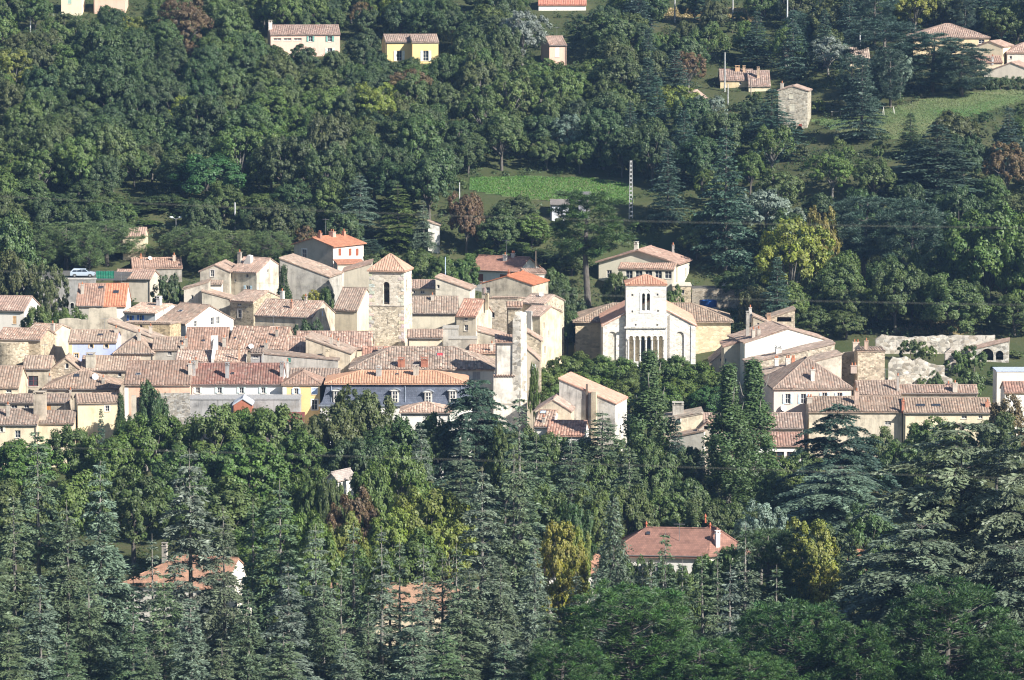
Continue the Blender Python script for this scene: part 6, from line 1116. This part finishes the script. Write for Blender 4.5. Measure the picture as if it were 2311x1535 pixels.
h = hs('ruin_shelter', 'ruined arch shelter with collapsed tan tile roof', 2190, 2276, 790, 768, 636, 'sl', L=4, yaw=-8, wall=('ruin_stone', (0.6, 0.56, 0.5)), roof=('old_tile', (0.42, 0.29, 0.22)), cat='ruin', wins=[w_(2228, 800, 2.0, 1.9, 'arch_hole'), w_(2256, 802, 1.2, 1.5, 'arch_hole')])
ragged('garden_wall', 'beige ruined garden wall with stepped top, left', [(133, 722), (150, 719), (199, 722), (201, 697), (230, 696), (262, 693), (264, 716), (276, 724)], 626, 0.6, 'old_plaster', (0.56, 0.49, 0.38), 5, 'wall', jag=0.08)
ragged('garden_wall', 'curved grey stone yard wall below the round dark shrub', [(306, 899), (330, 893), (352, 889), (428, 887)], 571.5, 0.5, 'rubble', (0.40, 0.38, 0.35), 6, 'wall', jag=0.05)
ragged('gate_pillar', 'beige square pillar at the peach house corner', [(296, 893), (307, 893)], 570, 0.7, 'old_plaster', (0.55, 0.48, 0.38), 7, 'pillar', jag=0.02)
ragged('garden_wall', 'low grey garden wall beside church, right of white gable', [(1880, 800), (1940, 790)], 612, 0.4, 'rubble', (0.5, 0.44, 0.36), 8, 'wall', jag=0.05)
# ---------------------------------------------------------------- overhead cables, much nearer than the village
def cable(label, pts, d, rad):
    ps = [P(a, b, d) for a, b in pts]; x0 = ps[0].x; rt = tag(bpy.data.objects.new('power_cable', None), label, 'cable', 'overhead cables'); col.objects.link(rt); rt.location = (0, d, 0)
    mb = MB(); xs = np.array([q.x for q in ps]); zs = np.array([q.z for q in ps]); c = np.polyfit(xs, zs, 2); X = np.linspace(xs.min() - 25, xs.max() + 25, 60)
    mb.tube([(float(x), 0, float(np.polyval(c, x))) for x in X], [rad] * 60, 6); mb.build('wire', M['metal'], rt, (0.42, 0.42, 0.34))
cable('topmost thin overhead cable crossing the hillside wood', [(0, 444), (660, 471), (1250, 496), (1700, 505), (2311, 514)], 46, 0.0017)
cable('middle thin overhead cable crossing at the tower arch', [(0, 612), (870, 650), (1400, 668), (1700, 677), (2311, 688)], 46, 0.0017)
cable('lowest thin overhead cable crossing the dark trees', [(0, 1008), (600, 1022), (900, 1032), (1500, 1056), (2311, 1080)], 44, 0.0017)
# ---------------------------------------------------------------- the air between
m, t, o = newmat('haze'); pv = N(t, 'VolumePrincipled'); pv.inputs['Color'].default_value = (0.36, 0.60, 1.0, 1); pv.inputs['Density'].default_value = 0.00009; pv.inputs['Anisotropy'].default_value = 0.25
t.links.new(pv.outputs[0], o.inputs['Volume'])
hb = MB(); hb.box(-440, 440, -45, 1300, -32, 118); tag(hb.build('haze', m), 'pale blue haze in the air over the valley', 'haze', kind='stuff')
# ---------------------------------------------------------------- meadows and tracks
field, field_poly = patch('meadow', [(1060, 404), (1180, 400), (1330, 404), (1425, 420), (1425, 462), (1290, 462), (1150, 448), (1066, 432)], M['meadow'])
lawn, lawn_poly = patch('meadow', [(1830, 272), (1960, 262), (2150, 215), (2320, 196), (2320, 228), (2200, 262), (2060, 318), (1960, 312), (1900, 300)], M['meadow'])
dry, dry_poly = patch('dry_slope', [(1500, 22), (1600, 20), (1702, 22), (1702, 50), (1600, 52), (1500, 48)], M['dry_grass'])
mound, mound_poly = patch('dry_slope', [(2010, 757), (2050, 735), (2110, 727), (2190, 750), (2230, 757)], M['dry_grass'])
PROTECT += [(1764, 196, 1822, 272, 764), (1068, 402, 1410, 446, 745), (1250, 436, 1320, 475, 716), (1905, 268, 2000, 300, 735), (2150, 215, 2311, 240, 750), (1510, 22, 1700, 42, 830), (1976, 765, 2250, 800, 636), (1868, 240, 2025, 262, 750)]
# ---------------------------------------------------------------- hand placed trees
T = tree
# foreground cedars
for px, yt, d, wp, k, c in ((84, 972, 452, 230, 'cedar', CEDAR), (226, 1038, 446, 230, 'cedar', BLUE), (150, 1128, 440, 190, 'cedar', CEDAR), (30, 1120, 438, 210, 'cedar', CEDAR), (427, 1012, 448, 220, 'cedar', BLUE), (503, 1140, 438, 170, 'cedar', CEDAR), (631, 1080, 446, 200, 'cedar', CEDAR), (571, 1128, 450, 120, 'sparse', CEDAR), (343, 1204, 436, 120, 'sparse', BLUE), (712, 1182, 442, 150, 'cedar', BLUE),
    (798, 1180, 444, 130, 'sparse', CEDAR), (861, 1186, 442, 130, 'sparse', BLUE), (902, 1212, 446, 110, 'sparse', CEDAR), (956, 1226, 444, 120, 'sparse', BLUE), (998, 1248, 448, 120, 'sparse', CEDAR), (1030, 1226, 446, 120, 'sparse', CEDAR), (1088, 1052, 452, 210, 'cedar', BLUE), (1172, 882, 490, 170, 'sparse', CEDAR), (1160, 1010, 455, 180, 'cedar', CEDAR), (1207, 1212, 440, 170, 'cedar', BLUE), (1384, 1122, 458, 150, 'weeping', CEDAR),
    (1501, 1195, 448, 120, 'sparse', CEDAR), (1683, 1176, 446, 150, 'sparse', CEDAR), (1648, 1274, 440, 130, 'sparse', BLUE), (1584, 1250, 444, 130, 'sparse', CEDAR), (1753, 1274, 444, 130, 'sparse', CEDAR), (1917, 1204, 450, 150, 'cedar', CEDAR), (730, 1290, 434, 150, 'cedar', CEDAR), (650, 1270, 430, 170, 'cedar', BLUE), (831, 1360, 428, 170, 'cedar', CEDAR), (770, 1268, 438, 100, 'sparse', CEDAR), (930, 1352, 426, 190, 'cedar', BLUE), (1040, 1330, 428, 190, 'cedar', CEDAR), (1130, 1260, 432, 180, 'cedar', CEDAR),
    (560, 1330, 424, 190, 'cedar', CEDAR), (430, 1350, 422, 200, 'cedar', BLUE), (300, 1360, 424, 190, 'cedar', CEDAR), (200, 1290, 428, 200, 'cedar', CEDAR), (90, 1300, 424, 220, 'cedar', BLUE), (-20, 1240, 430, 200, 'cedar', CEDAR), (370, 1290, 428, 160, 'cedar', CEDAR), (1240, 1360, 424, 170, 'cedar', CEDAR), (1470, 1290, 436, 120, 'sparse', BLUE), (1540, 1330, 432, 150, 'cedar', CEDAR), (1700, 1350, 430, 150, 'cedar', CEDAR), (1000, 1420, 418, 190, 'cedar', CEDAR), (640, 1430, 416, 190, 'cedar', CEDAR), (150, 1430, 416, 200, 'cedar', CEDAR), (500, 1440, 414, 170, 'cedar', CEDAR), (780, 1450, 414, 180, 'cedar', BLUE), (330, 1460, 412, 180, 'cedar', CEDAR), (1140, 1440, 414, 170, 'cedar', BLUE), (20, 1420, 416, 180, 'cedar', CEDAR)):
    T(k, px, yt, d, wp, c)
T('spread', 2170, 952, 447, 500, SAGE, 'huge layered cedar with drooping silvery boughs filling the lower right'); T('spread', 2330, 965, 440, 420, SAGE, 'layered cedar cut by the right picture edge'); T('spread', 2080, 1180, 436, 430, SAGE, 'lower layered cedar in front of the huge right cedar')
T('spread', 2290, 1230, 430, 380, SAGE, 'low layered cedar at right edge above the pines'); T('spread', 1890, 912, 528, 270, FIR, 'broad dark blue green cedar with rounded top below the pink house'); T('spread', 1900, 1050, 512, 330, BLUE, 'wide low boughed cedar right of the twin poplars'); T('spread', 1075, 858, 552, 235, FIR, 'dark broad cedar in front of the old white tower'); T('cedar', 1360, 928, 548, 175, CEDAR, 'cedar in front of the salmon roofed house')
T('cedar', 1290, 985, 530, 150, CEDAR); T('cedar', 1420, 1010, 520, 170, CEDAR); T('fir', 1530, 945, 556, 74, FIR, 'slim dark fir in front of the peeling cream house'); T('fir', 1590, 1015, 552, 80, FIR); T('cedar', 950, 948, 535, 100, BLUE, 'thin blue grey cedar among dark broadleaf trees'); T('cedar', 1210, 985, 520, 150, CEDAR); T('cedar', 1040, 985, 525, 170, CEDAR); T('fir', 228, 922, 566, 40, FIR, 'small fir before the sunlit cream house'); T('cypress', 272, 886, 570, 36, DARK, 'dark narrow cypress beside the peach house corner'); T('cypress', 292, 935, 566, 30, DARK)
# foreground pines
T('pine', 1420, 1312, 424, 330, PINE, 'rounded bright pine at lower centre right with upright tufts'); T('pine', 1790, 1352, 420, 320, PINE, 'bushy pine between the two other front pines, lower right'); T('pine', 2140, 1308, 418, 330, PINE, 'bushy pine at lower right corner'); T('pine', 1735, 1188, 462, 200, DARK, 'dark pine right of the red roofed villa'); T('pine', 1930, 1400, 416, 240, PINE, 'low pine in front between two larger pines'); T('pine', 1270, 1445, 412, 230, PINE, 'low pine at bottom edge left of the rounded pine'); T('pine', 1580, 1440, 412, 260, PINE, 'low pine at bottom edge right of the rounded pine'); T('pine', 2290, 1420, 412, 240, PINE, 'pine cut by the lower right corner'); T('pine', 1690, 1470, 410, 240, PINE, 'lowest pine at bottom edge near the lower right')
# belt of broadleaf trees below the village
for px, yt, d, wp, k, c in ((480, 905, 553, 220, 'broad', MID), (545, 920, 558, 120, 'broad', MID), (350, 930, 556, 190, 'broad', MID), (610, 912, 556, 190, 'broad', MID), (690, 962, 550, 170, 'broad', MID), (560, 975, 536, 240, 'broad', MID), (420, 990, 534, 220, 'broad', GREEN), (690, 1050, 522, 200, 'broad', MID), (255, 975, 552, 170, 'broad', MID), (160, 960, 556, 150, 'broad', GREEN), (50, 992, 552, 170, 'broad', MID), (300, 1050, 520, 220, 'broad', GREEN), (160, 1060, 522, 200, 'broad', MID), (500, 1075, 512, 230, 'broad', GREEN), (610, 1130, 505, 200, 'broad', MID), (30, 1080, 516, 190, 'broad', GREEN),
    (820, 870, 560, 190, 'broad', OLIVE), (745, 905, 556, 170, 'broad', OLIVE), (885, 940, 548, 190, 'broad', DARK), (800, 985, 535, 190, 'broad', DARK), (985, 925, 556, 150, 'broad', GREEN), (900, 1005, 518, 160, 'airy', MID), (840, 1045, 512, 140, 'broad', MID), (800, 1092, 500, 150, 'broad', RUST), (970, 1096, 496, 210, 'broad', YGREEN), (880, 1140, 492, 150, 'broad', YGREEN), (770, 1150, 488, 150, 'broad', YGREEN), (1010, 1170, 486, 150, 'airy', YGREEN), (930, 1190, 480, 170, 'broad', MID), (700, 1150, 482, 150, 'broad', MID), (820, 1230, 470, 150, 'broad', MID),
    (1295, 1128, 484, 120, 'broad', DARK), (1262, 1170, 474, 140, 'airy', YELLOW), (1275, 1290, 462, 120, 'airy', YELLOW), (1475, 985, 545, 130, 'broad', GREEN), (1550, 1060, 530, 120, 'broad', GREEN), (1650, 1125, 515, 150, 'broad', GREEN), (1500, 1090, 515, 160, 'broad', GREEN), (1420, 1090, 508, 150, 'broad', GREEN), (1350, 1100, 500, 140, 'broad', MID), (1590, 1120, 508, 140, 'broad', OLIVE), (1718, 1128, 502, 150, 'airy', SILVER), (1825, 1165, 478, 180, 'airy', YGREEN), (1845, 1270, 466, 140, 'airy', YELLOW), (1880, 1180, 486, 160, 'broad', GREEN), (1960, 1130, 500, 180, 'broad', GREEN), (1760, 1060, 538, 130, 'broad', GREEN),
    (2095, 935, 562, 150, 'broad', MID), (2160, 955, 558, 140, 'broad', MID), (2040, 985, 552, 150, 'broad', GREEN), (2270, 885, 564, 120, 'broad', RUST), (2250, 925, 556, 130, 'broad', OLIVE), (2110, 1000, 545, 160, 'broad', GREEN), (1240, 1090, 505, 130, 'broad', MID), (1140, 950, 545, 110, 'broad', GREEN), (1300, 1180, 480, 90, 'broad', YGREEN), (1540, 1280, 462, 90, 'broad', MID), (1610, 1262, 470, 90, 'broad', MID), (600, 1220, 470, 150, 'broad', MID), (1960, 1240, 470, 150, 'broad', GREEN)):
    T(k, px, yt, d, wp, c)
for px, yt, d, wp, k, c in ((1245, 975, 552, 110, 'broad', GREEN), (1315, 985, 550, 110, 'broad', GREEN), (1395, 985, 552, 110, 'broad', GREEN), (1340, 1030, 540, 150, 'broad', GREEN), (1250, 1040, 535, 150, 'broad', GREEN), (1555, 1005, 556, 90, 'broad', GREEN), (1760, 1030, 556, 110, 'broad', MID), (1810, 1010, 558, 100, 'broad', GREEN), (1980, 960, 560, 110, 'broad', GREEN), (1130, 935, 556, 100, 'broad', GREEN), (1195, 960, 556, 90, 'broad', GREEN),
    (705, 1055, 510, 110, 'broad', MID), (742, 1072, 508, 70, 'broad', GREEN), (775, 1085, 510, 70, 'broad', MID), (1420, 1250, 466, 110, 'broad', GREEN), (1490, 1262, 464, 110, 'broad', GREEN), (1590, 1250, 466, 100, 'broad', MID), (1655, 1225, 468, 120, 'broad', GREEN), (1385, 1225, 470, 90, 'broad', GREEN), (1395, 1260, 452, 110, 'sparse', CEDAR), (1450, 1262, 450, 100, 'sparse', BLUE), (1540, 1262, 452, 100, 'sparse', CEDAR), (1620, 1235, 456, 100, 'sparse', CEDAR), (300, 1262, 452, 120, 'cedar', CEDAR), (480, 1230, 452, 120, 'cedar', CEDAR), (395, 1240, 454, 110, 'sparse', CEDAR), (255, 1230, 456, 130, 'cedar', BLUE), (880, 1300, 448, 120, 'sparse', CEDAR), (970, 1300, 448, 120, 'sparse', CEDAR), (1060, 1290, 446, 120, 'cedar', CEDAR), (800, 1300, 446, 110, 'sparse', BLUE), (1300, 1290, 452, 110, 'sparse', CEDAR), (1345, 1280, 450, 110, 'cedar', BLUE)):
    T(k, px, yt, d, wp, c)
# planes before the church, poplars
for px, yt, d, wp in ((1236, 828, 618, 95), (1290, 790, 628, 125), (1352, 800, 626, 120), (1400, 806, 624, 120), (1450, 812, 622, 120), (1520, 800, 625, 125), (1570, 812, 622, 120), (1612, 838, 616, 105), (1330, 836, 612, 130), (1420, 850, 610, 130), (1540, 850, 610, 130), (1600, 870, 606, 110), (1250, 868, 606, 90), (1490, 860, 606, 120)):
    T('plane', px, yt, d - 6, wp, BRIGHT if px > 1540 and yt > 840 else MID)
T('poplar', 1466, 786, 561, 122, POPLAR, 'tall single poplar rising in front of the church arcade'); T('poplar', 1645, 815, 546, 122, POPLAR, 'left one of the twin tall poplars'); T('poplar', 1700, 806, 552, 128, POPLAR, 'right one of the twin tall poplars')
# in and behind the village
T('bush', 345, 854, 571, 84, DARK, 'round dark shrub in front of the peach house'); T('airy', 112, 590, 655, 105, OLIVE, 'olive tree with forked trunk before the grey retaining wall'); T('broad', 22, 480, 672, 150, GREEN, 'tall green tree at left edge beside grey retaining wall'); T('broad', 40, 560, 660, 110, OLIVE); T('bush', 85, 686, 634, 90, MID); T('bush', 150, 690, 634, 110, MID); T('bush', 695, 716, 622, 90, DARK, 'dark shrub between roofs left of bell tower'); T('cypress', 640, 596, 662, 42, DARK, 'small cypress before the blank grey gable wall'); T('bush', 702, 652, 664, 70, YELLOW, 'yellow shrub below the blank grey gable wall'); T('bush', 735, 645, 664, 45, GREEN); T('bush', 382, 616, 672, 80, DARK, 'dark round shrub near low pinkish roof'); T('bush', 1205, 815, 593, 30, MID)
for px, yt, d, wp in ((95, 520, 693, 120), (150, 500, 695, 170), (240, 496, 697, 170), (200, 520, 691, 110), (430, 510, 698, 150), (525, 518, 697, 150), (612, 520, 696, 110), (475, 536, 693, 120), (300, 548, 700, 100)): T('dome', px, yt, d, wp, LIGHT)
for px, yt, d, wp, k, c in ((60, 520, 700, 110, 'broad', GREEN), (560, 500, 706, 90, 'airy', OLIVE), (690, 508, 700, 70, 'airy', RUST), (640, 560, 694, 60, 'broad', GREEN), (860, 565, 692, 110, 'broad', GREEN), (945, 560, 690, 120, 'broad', GREEN), (1000, 575, 684, 90, 'broad', MID), (1045, 570, 686, 90, 'broad', MID), (1090, 560, 700, 100, 'broad', MID), (980, 610, 672, 80, 'bush', MID), (840, 540, 700, 100, 'fir', FIR), (1160, 545, 703, 110, 'broad', GREEN), (1255, 600, 672, 90, 'broad', GREEN), (1290, 560, 700, 110, 'broad', GREEN), (1270, 640, 664, 90, 'broad', DARK), (1280, 700, 655, 80, 'broad', GREEN), (1390, 612, 682, 70, 'broad', GREEN), (1420, 630, 678, 60, 'bush', GREEN), (1520, 640, 676, 60, 'bush', MID), (1230, 560, 704, 90, 'broad', DARK)): T(k, px, yt, d, wp, c)
T('stempine', 1328, 428, 688, 190, PINE, 'tall pine with bare lower trunk left of the cream villa'); T('cedar', 812, 388, 708, 120, BLUE, 'pale blue cedar above the villa with rust red shutters'); T('cedar', 898, 415, 708, 120, MID, 'green cedar right of the pale blue cedar'); T('cedar', 955, 452, 706, 80, BLUE, 'small bluish cedar above the bell tower'); T('broad', 1052, 430, 706, 105, RUST, 'rusty brown tree at the left end of the green field'); T('broad', 1160, 440, 712, 120, OLIVE); T('broad', 1125, 470, 706, 110, GREEN); T('broad', 1200, 480, 708, 100, MID)
T('fir', 1640, 285, 704, 150, FIR, 'very tall dark fir right of the concrete pole'); T('fir', 1462, 128, 772, 105, FIR, 'left of two dark firs on the mid hill'); T('fir', 1522, 112, 776, 115, FIR, 'right of two dark firs on the mid hill'); T('fir', 1742, 198, 742, 150, FIR, 'dark fir in front of the grey stone gabled house'); T('tallpine', 2000, 42, 782, 190, FIR, 'large dark pine left of upper right villas'); T('tallpine', 2105, 72, 778, 160, FIR, 'large dark pine in front of the tan roofed villa'); T('tallpine', 2172, 95, 774, 140, FIR, 'large dark pine right end of the upper right trio'); T('fir', 2115, 278, 716, 230, FIR, 'broad dark fir on the right slope below the meadow'); T('fir', 2055, 255, 735, 80, DARK, 'small dark conical tree at the meadow edge')
T('broad', 470, 345, 722, 190, BRIGHT, 'bright green domed tree standing out of the left wood'); T('airy', 1180, 22, 810, 130, SILVER, 'silvery rounded tree right of the yellow hill house'); T('airy', 1870, 80, 796, 115, SILVER, 'silvery rounded tree left of the large dark pines')
T('airy', 1790, 490, 668, 190, YGREEN, 'tall yellowish green tree with pale trunk above the right houses'); T('airy', 1858, 462, 676, 90, AMBER, 'amber topped tree right of the tall yellowish green tree'); T('stempine', 1955, 440, 680, 180, FIR, 'dark tall pine with pale bare trunk above the ruin'); T('tallpine', 2062, 448, 676, 170, FIR, 'second dark tall pine right of the pale trunk'); T('broad', 2235, 445, 664, 240, MID, 'big sunlit green tree at right above the ruins'); T('broad', 2320, 480, 660, 160, MID); T('broad', 1900, 560, 672, 110, MID); T('broad', 1980, 640, 660, 120, MID); T('broad', 1835, 690, 652, 110, GREEN); T('broad', 1910, 700, 650, 110, GREEN); T('broad', 2160, 640, 662, 130, GREEN); T('broad', 2290, 660, 652, 130, GREEN); T('broad', 1720, 600, 678, 110, DARK); T('broad', 1660, 600, 690, 110, DARK)
for px, yt, d, wp, c in ((2055, 765, 636, 60, GREEN), (2090, 770, 634, 50, MID), (2200, 780, 628, 80, GREEN), (2160, 790, 626, 60, MID), (2080, 845, 612, 40, MID), (2110, 835, 612, 50, GREEN), (2190, 830, 612, 90, GREEN), (2280, 790, 640, 80, GREEN), (2250, 825, 622, 60, MID)): T('bush', px, yt, d, wp, c)
for i, px in enumerate(range(70, 670, 58)):
    if 250 < px < 350: T('broad', px, 470 + 9 * (i % 3), 721, 90, DARK); continue
    if not 370 < px < 560: T('broad', px + 7 * (i % 3), 402 + 17 * ((i * 2) % 4), 716 + (i % 3), 118, DARK if i % 3 else GREEN)
    if 372 < px + 28 < 425 or 500 < px + 28 < 560: continue
    T('broad', px + 28, 446 + 12 * (i % 3), 709, 92, GREEN if i % 2 else DARK)
for px, yt, d, wp, c in ((290, 462, 716, 90, DARK), (345, 458, 717, 90, GREEN), (265, 492, 711, 70, GREEN), (335, 500, 712, 64, MID), (425, 470, 717, 90, DARK), (460, 500, 710, 70, GREEN)): T('broad', px, yt, d, wp, c)
# ---------------------------------------------------------------- the wooded hill
taken = [(t[0].location.x, t[0].location.y) for t in TREES]
def blocked(x, d, ztop, r, zg):
    a = proj((x, d, ztop)); b = proj((x, d, zg)); wp = r / mpp(d)
    for (x0, y0, x1, y1, dd) in PROTECT:
        if d < dd + 1 and a[0] + wp * 0.85 > x0 and a[0] - wp * 0.85 < x1 and a[1] < y1 and b[1] > y0: return True
    for (hx, hy, cy, sy, hw, hl) in FOOT:
        dx, dy = x - hx, d - hy; lx, ly = dx * cy + dy * sy, -dx * sy + dy * cy
        if -hw - r * 0.5 < lx < hw + r * 0.5 and -1 - r * 0.5 < ly < hl + r * 0.5: return True
    for poly in (field_poly, lawn_poly, dry_poly):
        if inpoly(poly, x, d): return True
    return False
rf = random.Random(21); cnt = 0
def zone(px, py):
    n = math.sin(px * 0.011 + 1.0) + math.sin(py * 0.021 + px * 0.004) + rf.uniform(-1.3, 1.3)
    q = rf.random()
    if q < 0.01: return 'airy', RUST
    if q < 0.03: return 'airy', YGREEN
    if q < 0.04: return 'airy', SILVER
    if px > 1380 and q > 0.86: return 'fir', FIR
    if px > 1750 and py < 200 and q > 0.45: return 'tallpine', FIR
    if n < -0.3: return 'broad', DARK
    if n < 1.0: return 'broad', GREEN
    if n < 1.6: return 'broad', OLIVE
    return rf.choice(['broad', 'airy']), MID
for i in range(9000):
    d = rf.uniform(648, 872); x = rf.uniform(-0.137, 0.137) * d; r = rf.uniform(3.7, 6.2) * (0.85 if d > 840 else 1)
    if d < 700 and not (x > 38 and d < 690 or x < -82): continue
    if any(inpoly(field_poly, x - 0.79 * q, d + 0.61 * q) or inpoly(lawn_poly, x - 0.79 * q, d + 0.61 * q) and q < 8 for q in (4, 8, 12)): continue
    if any((x - a) ** 2 + ((d - b) * 0.85) ** 2 < (r * 1.0 + 0.6) ** 2 for a, b in taken): continue
    if d > 700 and any(-hw < (x - 0.79 * q - hx) * cy + (d + 0.61 * q - hy) * sy < hw and -3 < -(x - 0.79 * q - hx) * sy + (d + 0.61 * q - hy) * cy < hl for q in (4, 8, 12) for hx, hy, cy, sy, hw, hl in FOOT): continue
    zg = ground(x, d); h_ = r * rf.uniform(1.7, 2.4); px, py = proj((x, d, zg + h_))
    if py > (745 if x > 38 or x < -82 else 640) or py < -45: continue
    if blocked(x, d, zg + h_, r, zg): 
        if rf.random() < 0.5: continue
        h_ = rf.uniform(1.8, 2.8); r = rf.uniform(1.4, 2.2)
        if blocked(x, d, zg + h_, r, zg): continue
        px, py = proj((x, d, zg + h_)); k, c = 'bush', rf.choice([GREEN, MID, OLIVE, DARK])
    else: k, c = zone(px, py)
    if k in ('fir', 'tallpine'): px, py = proj((x, d, zg + h_ * 1.35))
    T(k, px, py, d, 2 * r / mpp(d) * (0.8 if k in ('fir', 'tallpine') else 1), c); taken.append((x, d)); cnt += 1
# ---------------------------------------------------------------- undergrowth nobody could count
def scrub(name, label, n, seed, dr, colr, accept, size=(0.5, 1.1), nleaf=34, leaf=0.16):
    rg = np.random.default_rng(seed); C = []
    while len(C) < n:
        d = rg.uniform(*dr); x = rg.uniform(-0.14, 0.14) * d
        if accept(x, d): C.append((x, d, ground(x, d) + rg.uniform(0.1, 0.7)))
    C = np.array(C); p, u, v, t = clumps(C, rg.uniform(size[0], size[1], n), nleaf, leaf, rg, C.mean(0) - np.array([0, 0, 300.0]), squash=0.8)
    o = link(name, leafmesh(name, p, u, v, t, M['leaves']), None, colr); return tag(o, label, 'undergrowth', kind='stuff')
def free(x, d): 
    zg = ground(x, d); a = proj((x, d, zg + 1.6))
    return not blocked(x, d, zg + 1.2, 0.8, zg)
scrub('undergrowth', 'low scrub and saplings covering the wooded hill floor', 6500, 5, (650, 885), (0.065, 0.10, 0.042), free, (0.7, 1.6), 34, 0.19)
scrub('undergrowth', 'low green scrub on the valley floor under the cedars', 2600, 6, (408, 565), (0.055, 0.085, 0.03), lambda x, d: not any(-hw < (x - hx) * cy + (d - hy) * sy < hw and -1 < -(x - hx) * sy + (d - hy) * cy < hl for hx, hy, cy, sy, hw, hl in FOOT), (0.6, 1.3))
def grass(name, label, poly, n, seed, colr, hgt=0.2):
    rg = np.random.default_rng(seed); x0, x1 = min(p[0] for p in poly), max(p[0] for p in poly); y0, y1 = min(p[1] for p in poly), max(p[1] for p in poly); C = []
    while len(C) < n:
        x, y = rg.uniform(x0, x1), rg.uniform(y0, y1)
        if inpoly(poly, x, y): C.append((x, y, ground(x, y) + 0.1))
    C = np.array(C); k = len(C); d = unit(np.array([0, 0, 1.0]) + rg.normal(size=(k, 3)) * 0.5); _, v = frames(d, rg); s = rg.uniform(0.6, 1.5, (k, 1)) * hgt
    return tag(link(name, leafmesh(name, C + d * s * 0.4, d * s, v * s * 0.5, rg.uniform(0, 1, (k, 3)), M['leaves']), None, colr), label, 'grass', kind='stuff')
grass('grass', 'short green grass on the small field', field_poly, 16000, 1, (0.11, 0.22, 0.05), 0.12); grass('grass', 'mown grass on the sloping right meadow', lawn_poly, 14000, 2, (0.15, 0.185, 0.085), 0.1); grass('grass', 'dry grass tufts on the mound above the ruin', mound_poly, 2500, 3, (0.22, 0.18, 0.09), 0.3); grass('grass', 'dry straw coloured grass on the slope at the top', dry_poly, 4000, 4, (0.34, 0.27, 0.14), 0.25)
# ---------------------------------------------------------------- labels that single each tree out
MARKS = [('the pink hill house', 690, 95), ('the yellow hill house', 930, 110), ('the salmon hill house', 1257, 105), ('the brown roofed bungalow', 1680, 175), ('the grey stone gabled house', 1790, 240), ('the upper right villas', 2150, 90), ('the green field', 1240, 430), ('the right meadow', 2120, 250), ('the bright domed tree', 470, 420), ('the concrete lattice pole', 1424, 425), ('the tall dark fir', 1640, 440), ('the blue cedar', 812, 450), ('the domed pines', 330, 540), ('the top left houses', 210, 5), ('the big sunlit tree', 2240, 580), ('the bell tower', 880, 680), ('the church', 1460, 720), ('the cream gabled villa', 1455, 600), ('the white ruin wall', 2110, 785), ('the pale pink house', 1830, 880), ('the salmon roofed house', 1330, 900), ('the slate mansard', 890, 885), ('the peach house', 350, 890), ('the red roofed villa', 1520, 1230), ('the orange hipped roof', 400, 1290), ('the long orange roof', 910, 1345), ('the twin poplars', 1675, 950), ('the yellow trees', 1265, 1240), ('the rusty brown tree', 800, 1140), ('the huge right cedar', 2170, 1150), ('the front pines', 1790, 1440), ('the old white tower', 1150, 880), ('the lower left corner', 0, 1535), ('the left edge oaks', 0, 1050), ('the small white gable', 735, 1075), ('the left edge wood', 0, 250), ('the bottom edge centre', 1000, 1535)]
ORD = ['nearest', 'second', 'third', 'fourth', 'fifth', 'sixth', 'seventh', 'eighth', 'ninth', 'tenth', 'eleventh', 'twelfth', 'thirteenth', 'fourteenth', 'fifteenth', 'sixteenth', 'seventeenth', 'eighteenth', 'nineteenth', 'twentieth']
bucket = {}
for r, k, wd, px, py, d, lab in TREES:
    r['group'] = {'bush': 'shrubs', 'cedar': 'cedars', 'sparse': 'cedars', 'spread': 'cedars', 'weeping': 'cedars', 'fir': 'firs', 'pine': 'pines', 'tallpine': 'pines', 'stempine': 'pines', 'dome': 'pines', 'plane': 'plane trees before the church', 'poplar': 'poplars', 'cypress': 'cypresses'}.get(k, 'broadleaf trees')
    if lab: r['label'] = lab; continue
    mk = min(MARKS, key=lambda m_: (m_[1] - px) ** 2 + (m_[2] - py) ** 2); dx, dy = px - mk[1], py - mk[2]
    a = math.degrees(math.atan2(-dy, dx)) % 360; s = ['right of', 'upper right of', 'above', 'upper left of', 'left of', 'lower left of', 'below', 'lower right of'][int((a + 22.5) // 45) % 8]
    bucket.setdefault((wd, NOUN[k], s, mk[0]), []).append((math.hypot(dx, dy), r))
for (wd, nn, s, mk), L_ in bucket.items():
    L_.sort(key=lambda q: q[0])
    for i, (_, r) in enumerate(L_):
        r['label'] = f'{wd} {nn} {s} {mk}' + ('' if len(L_) == 1 else ', ' + ('nearest' if i == 0 else ORD[min(i, 19)] + ' nearest'))
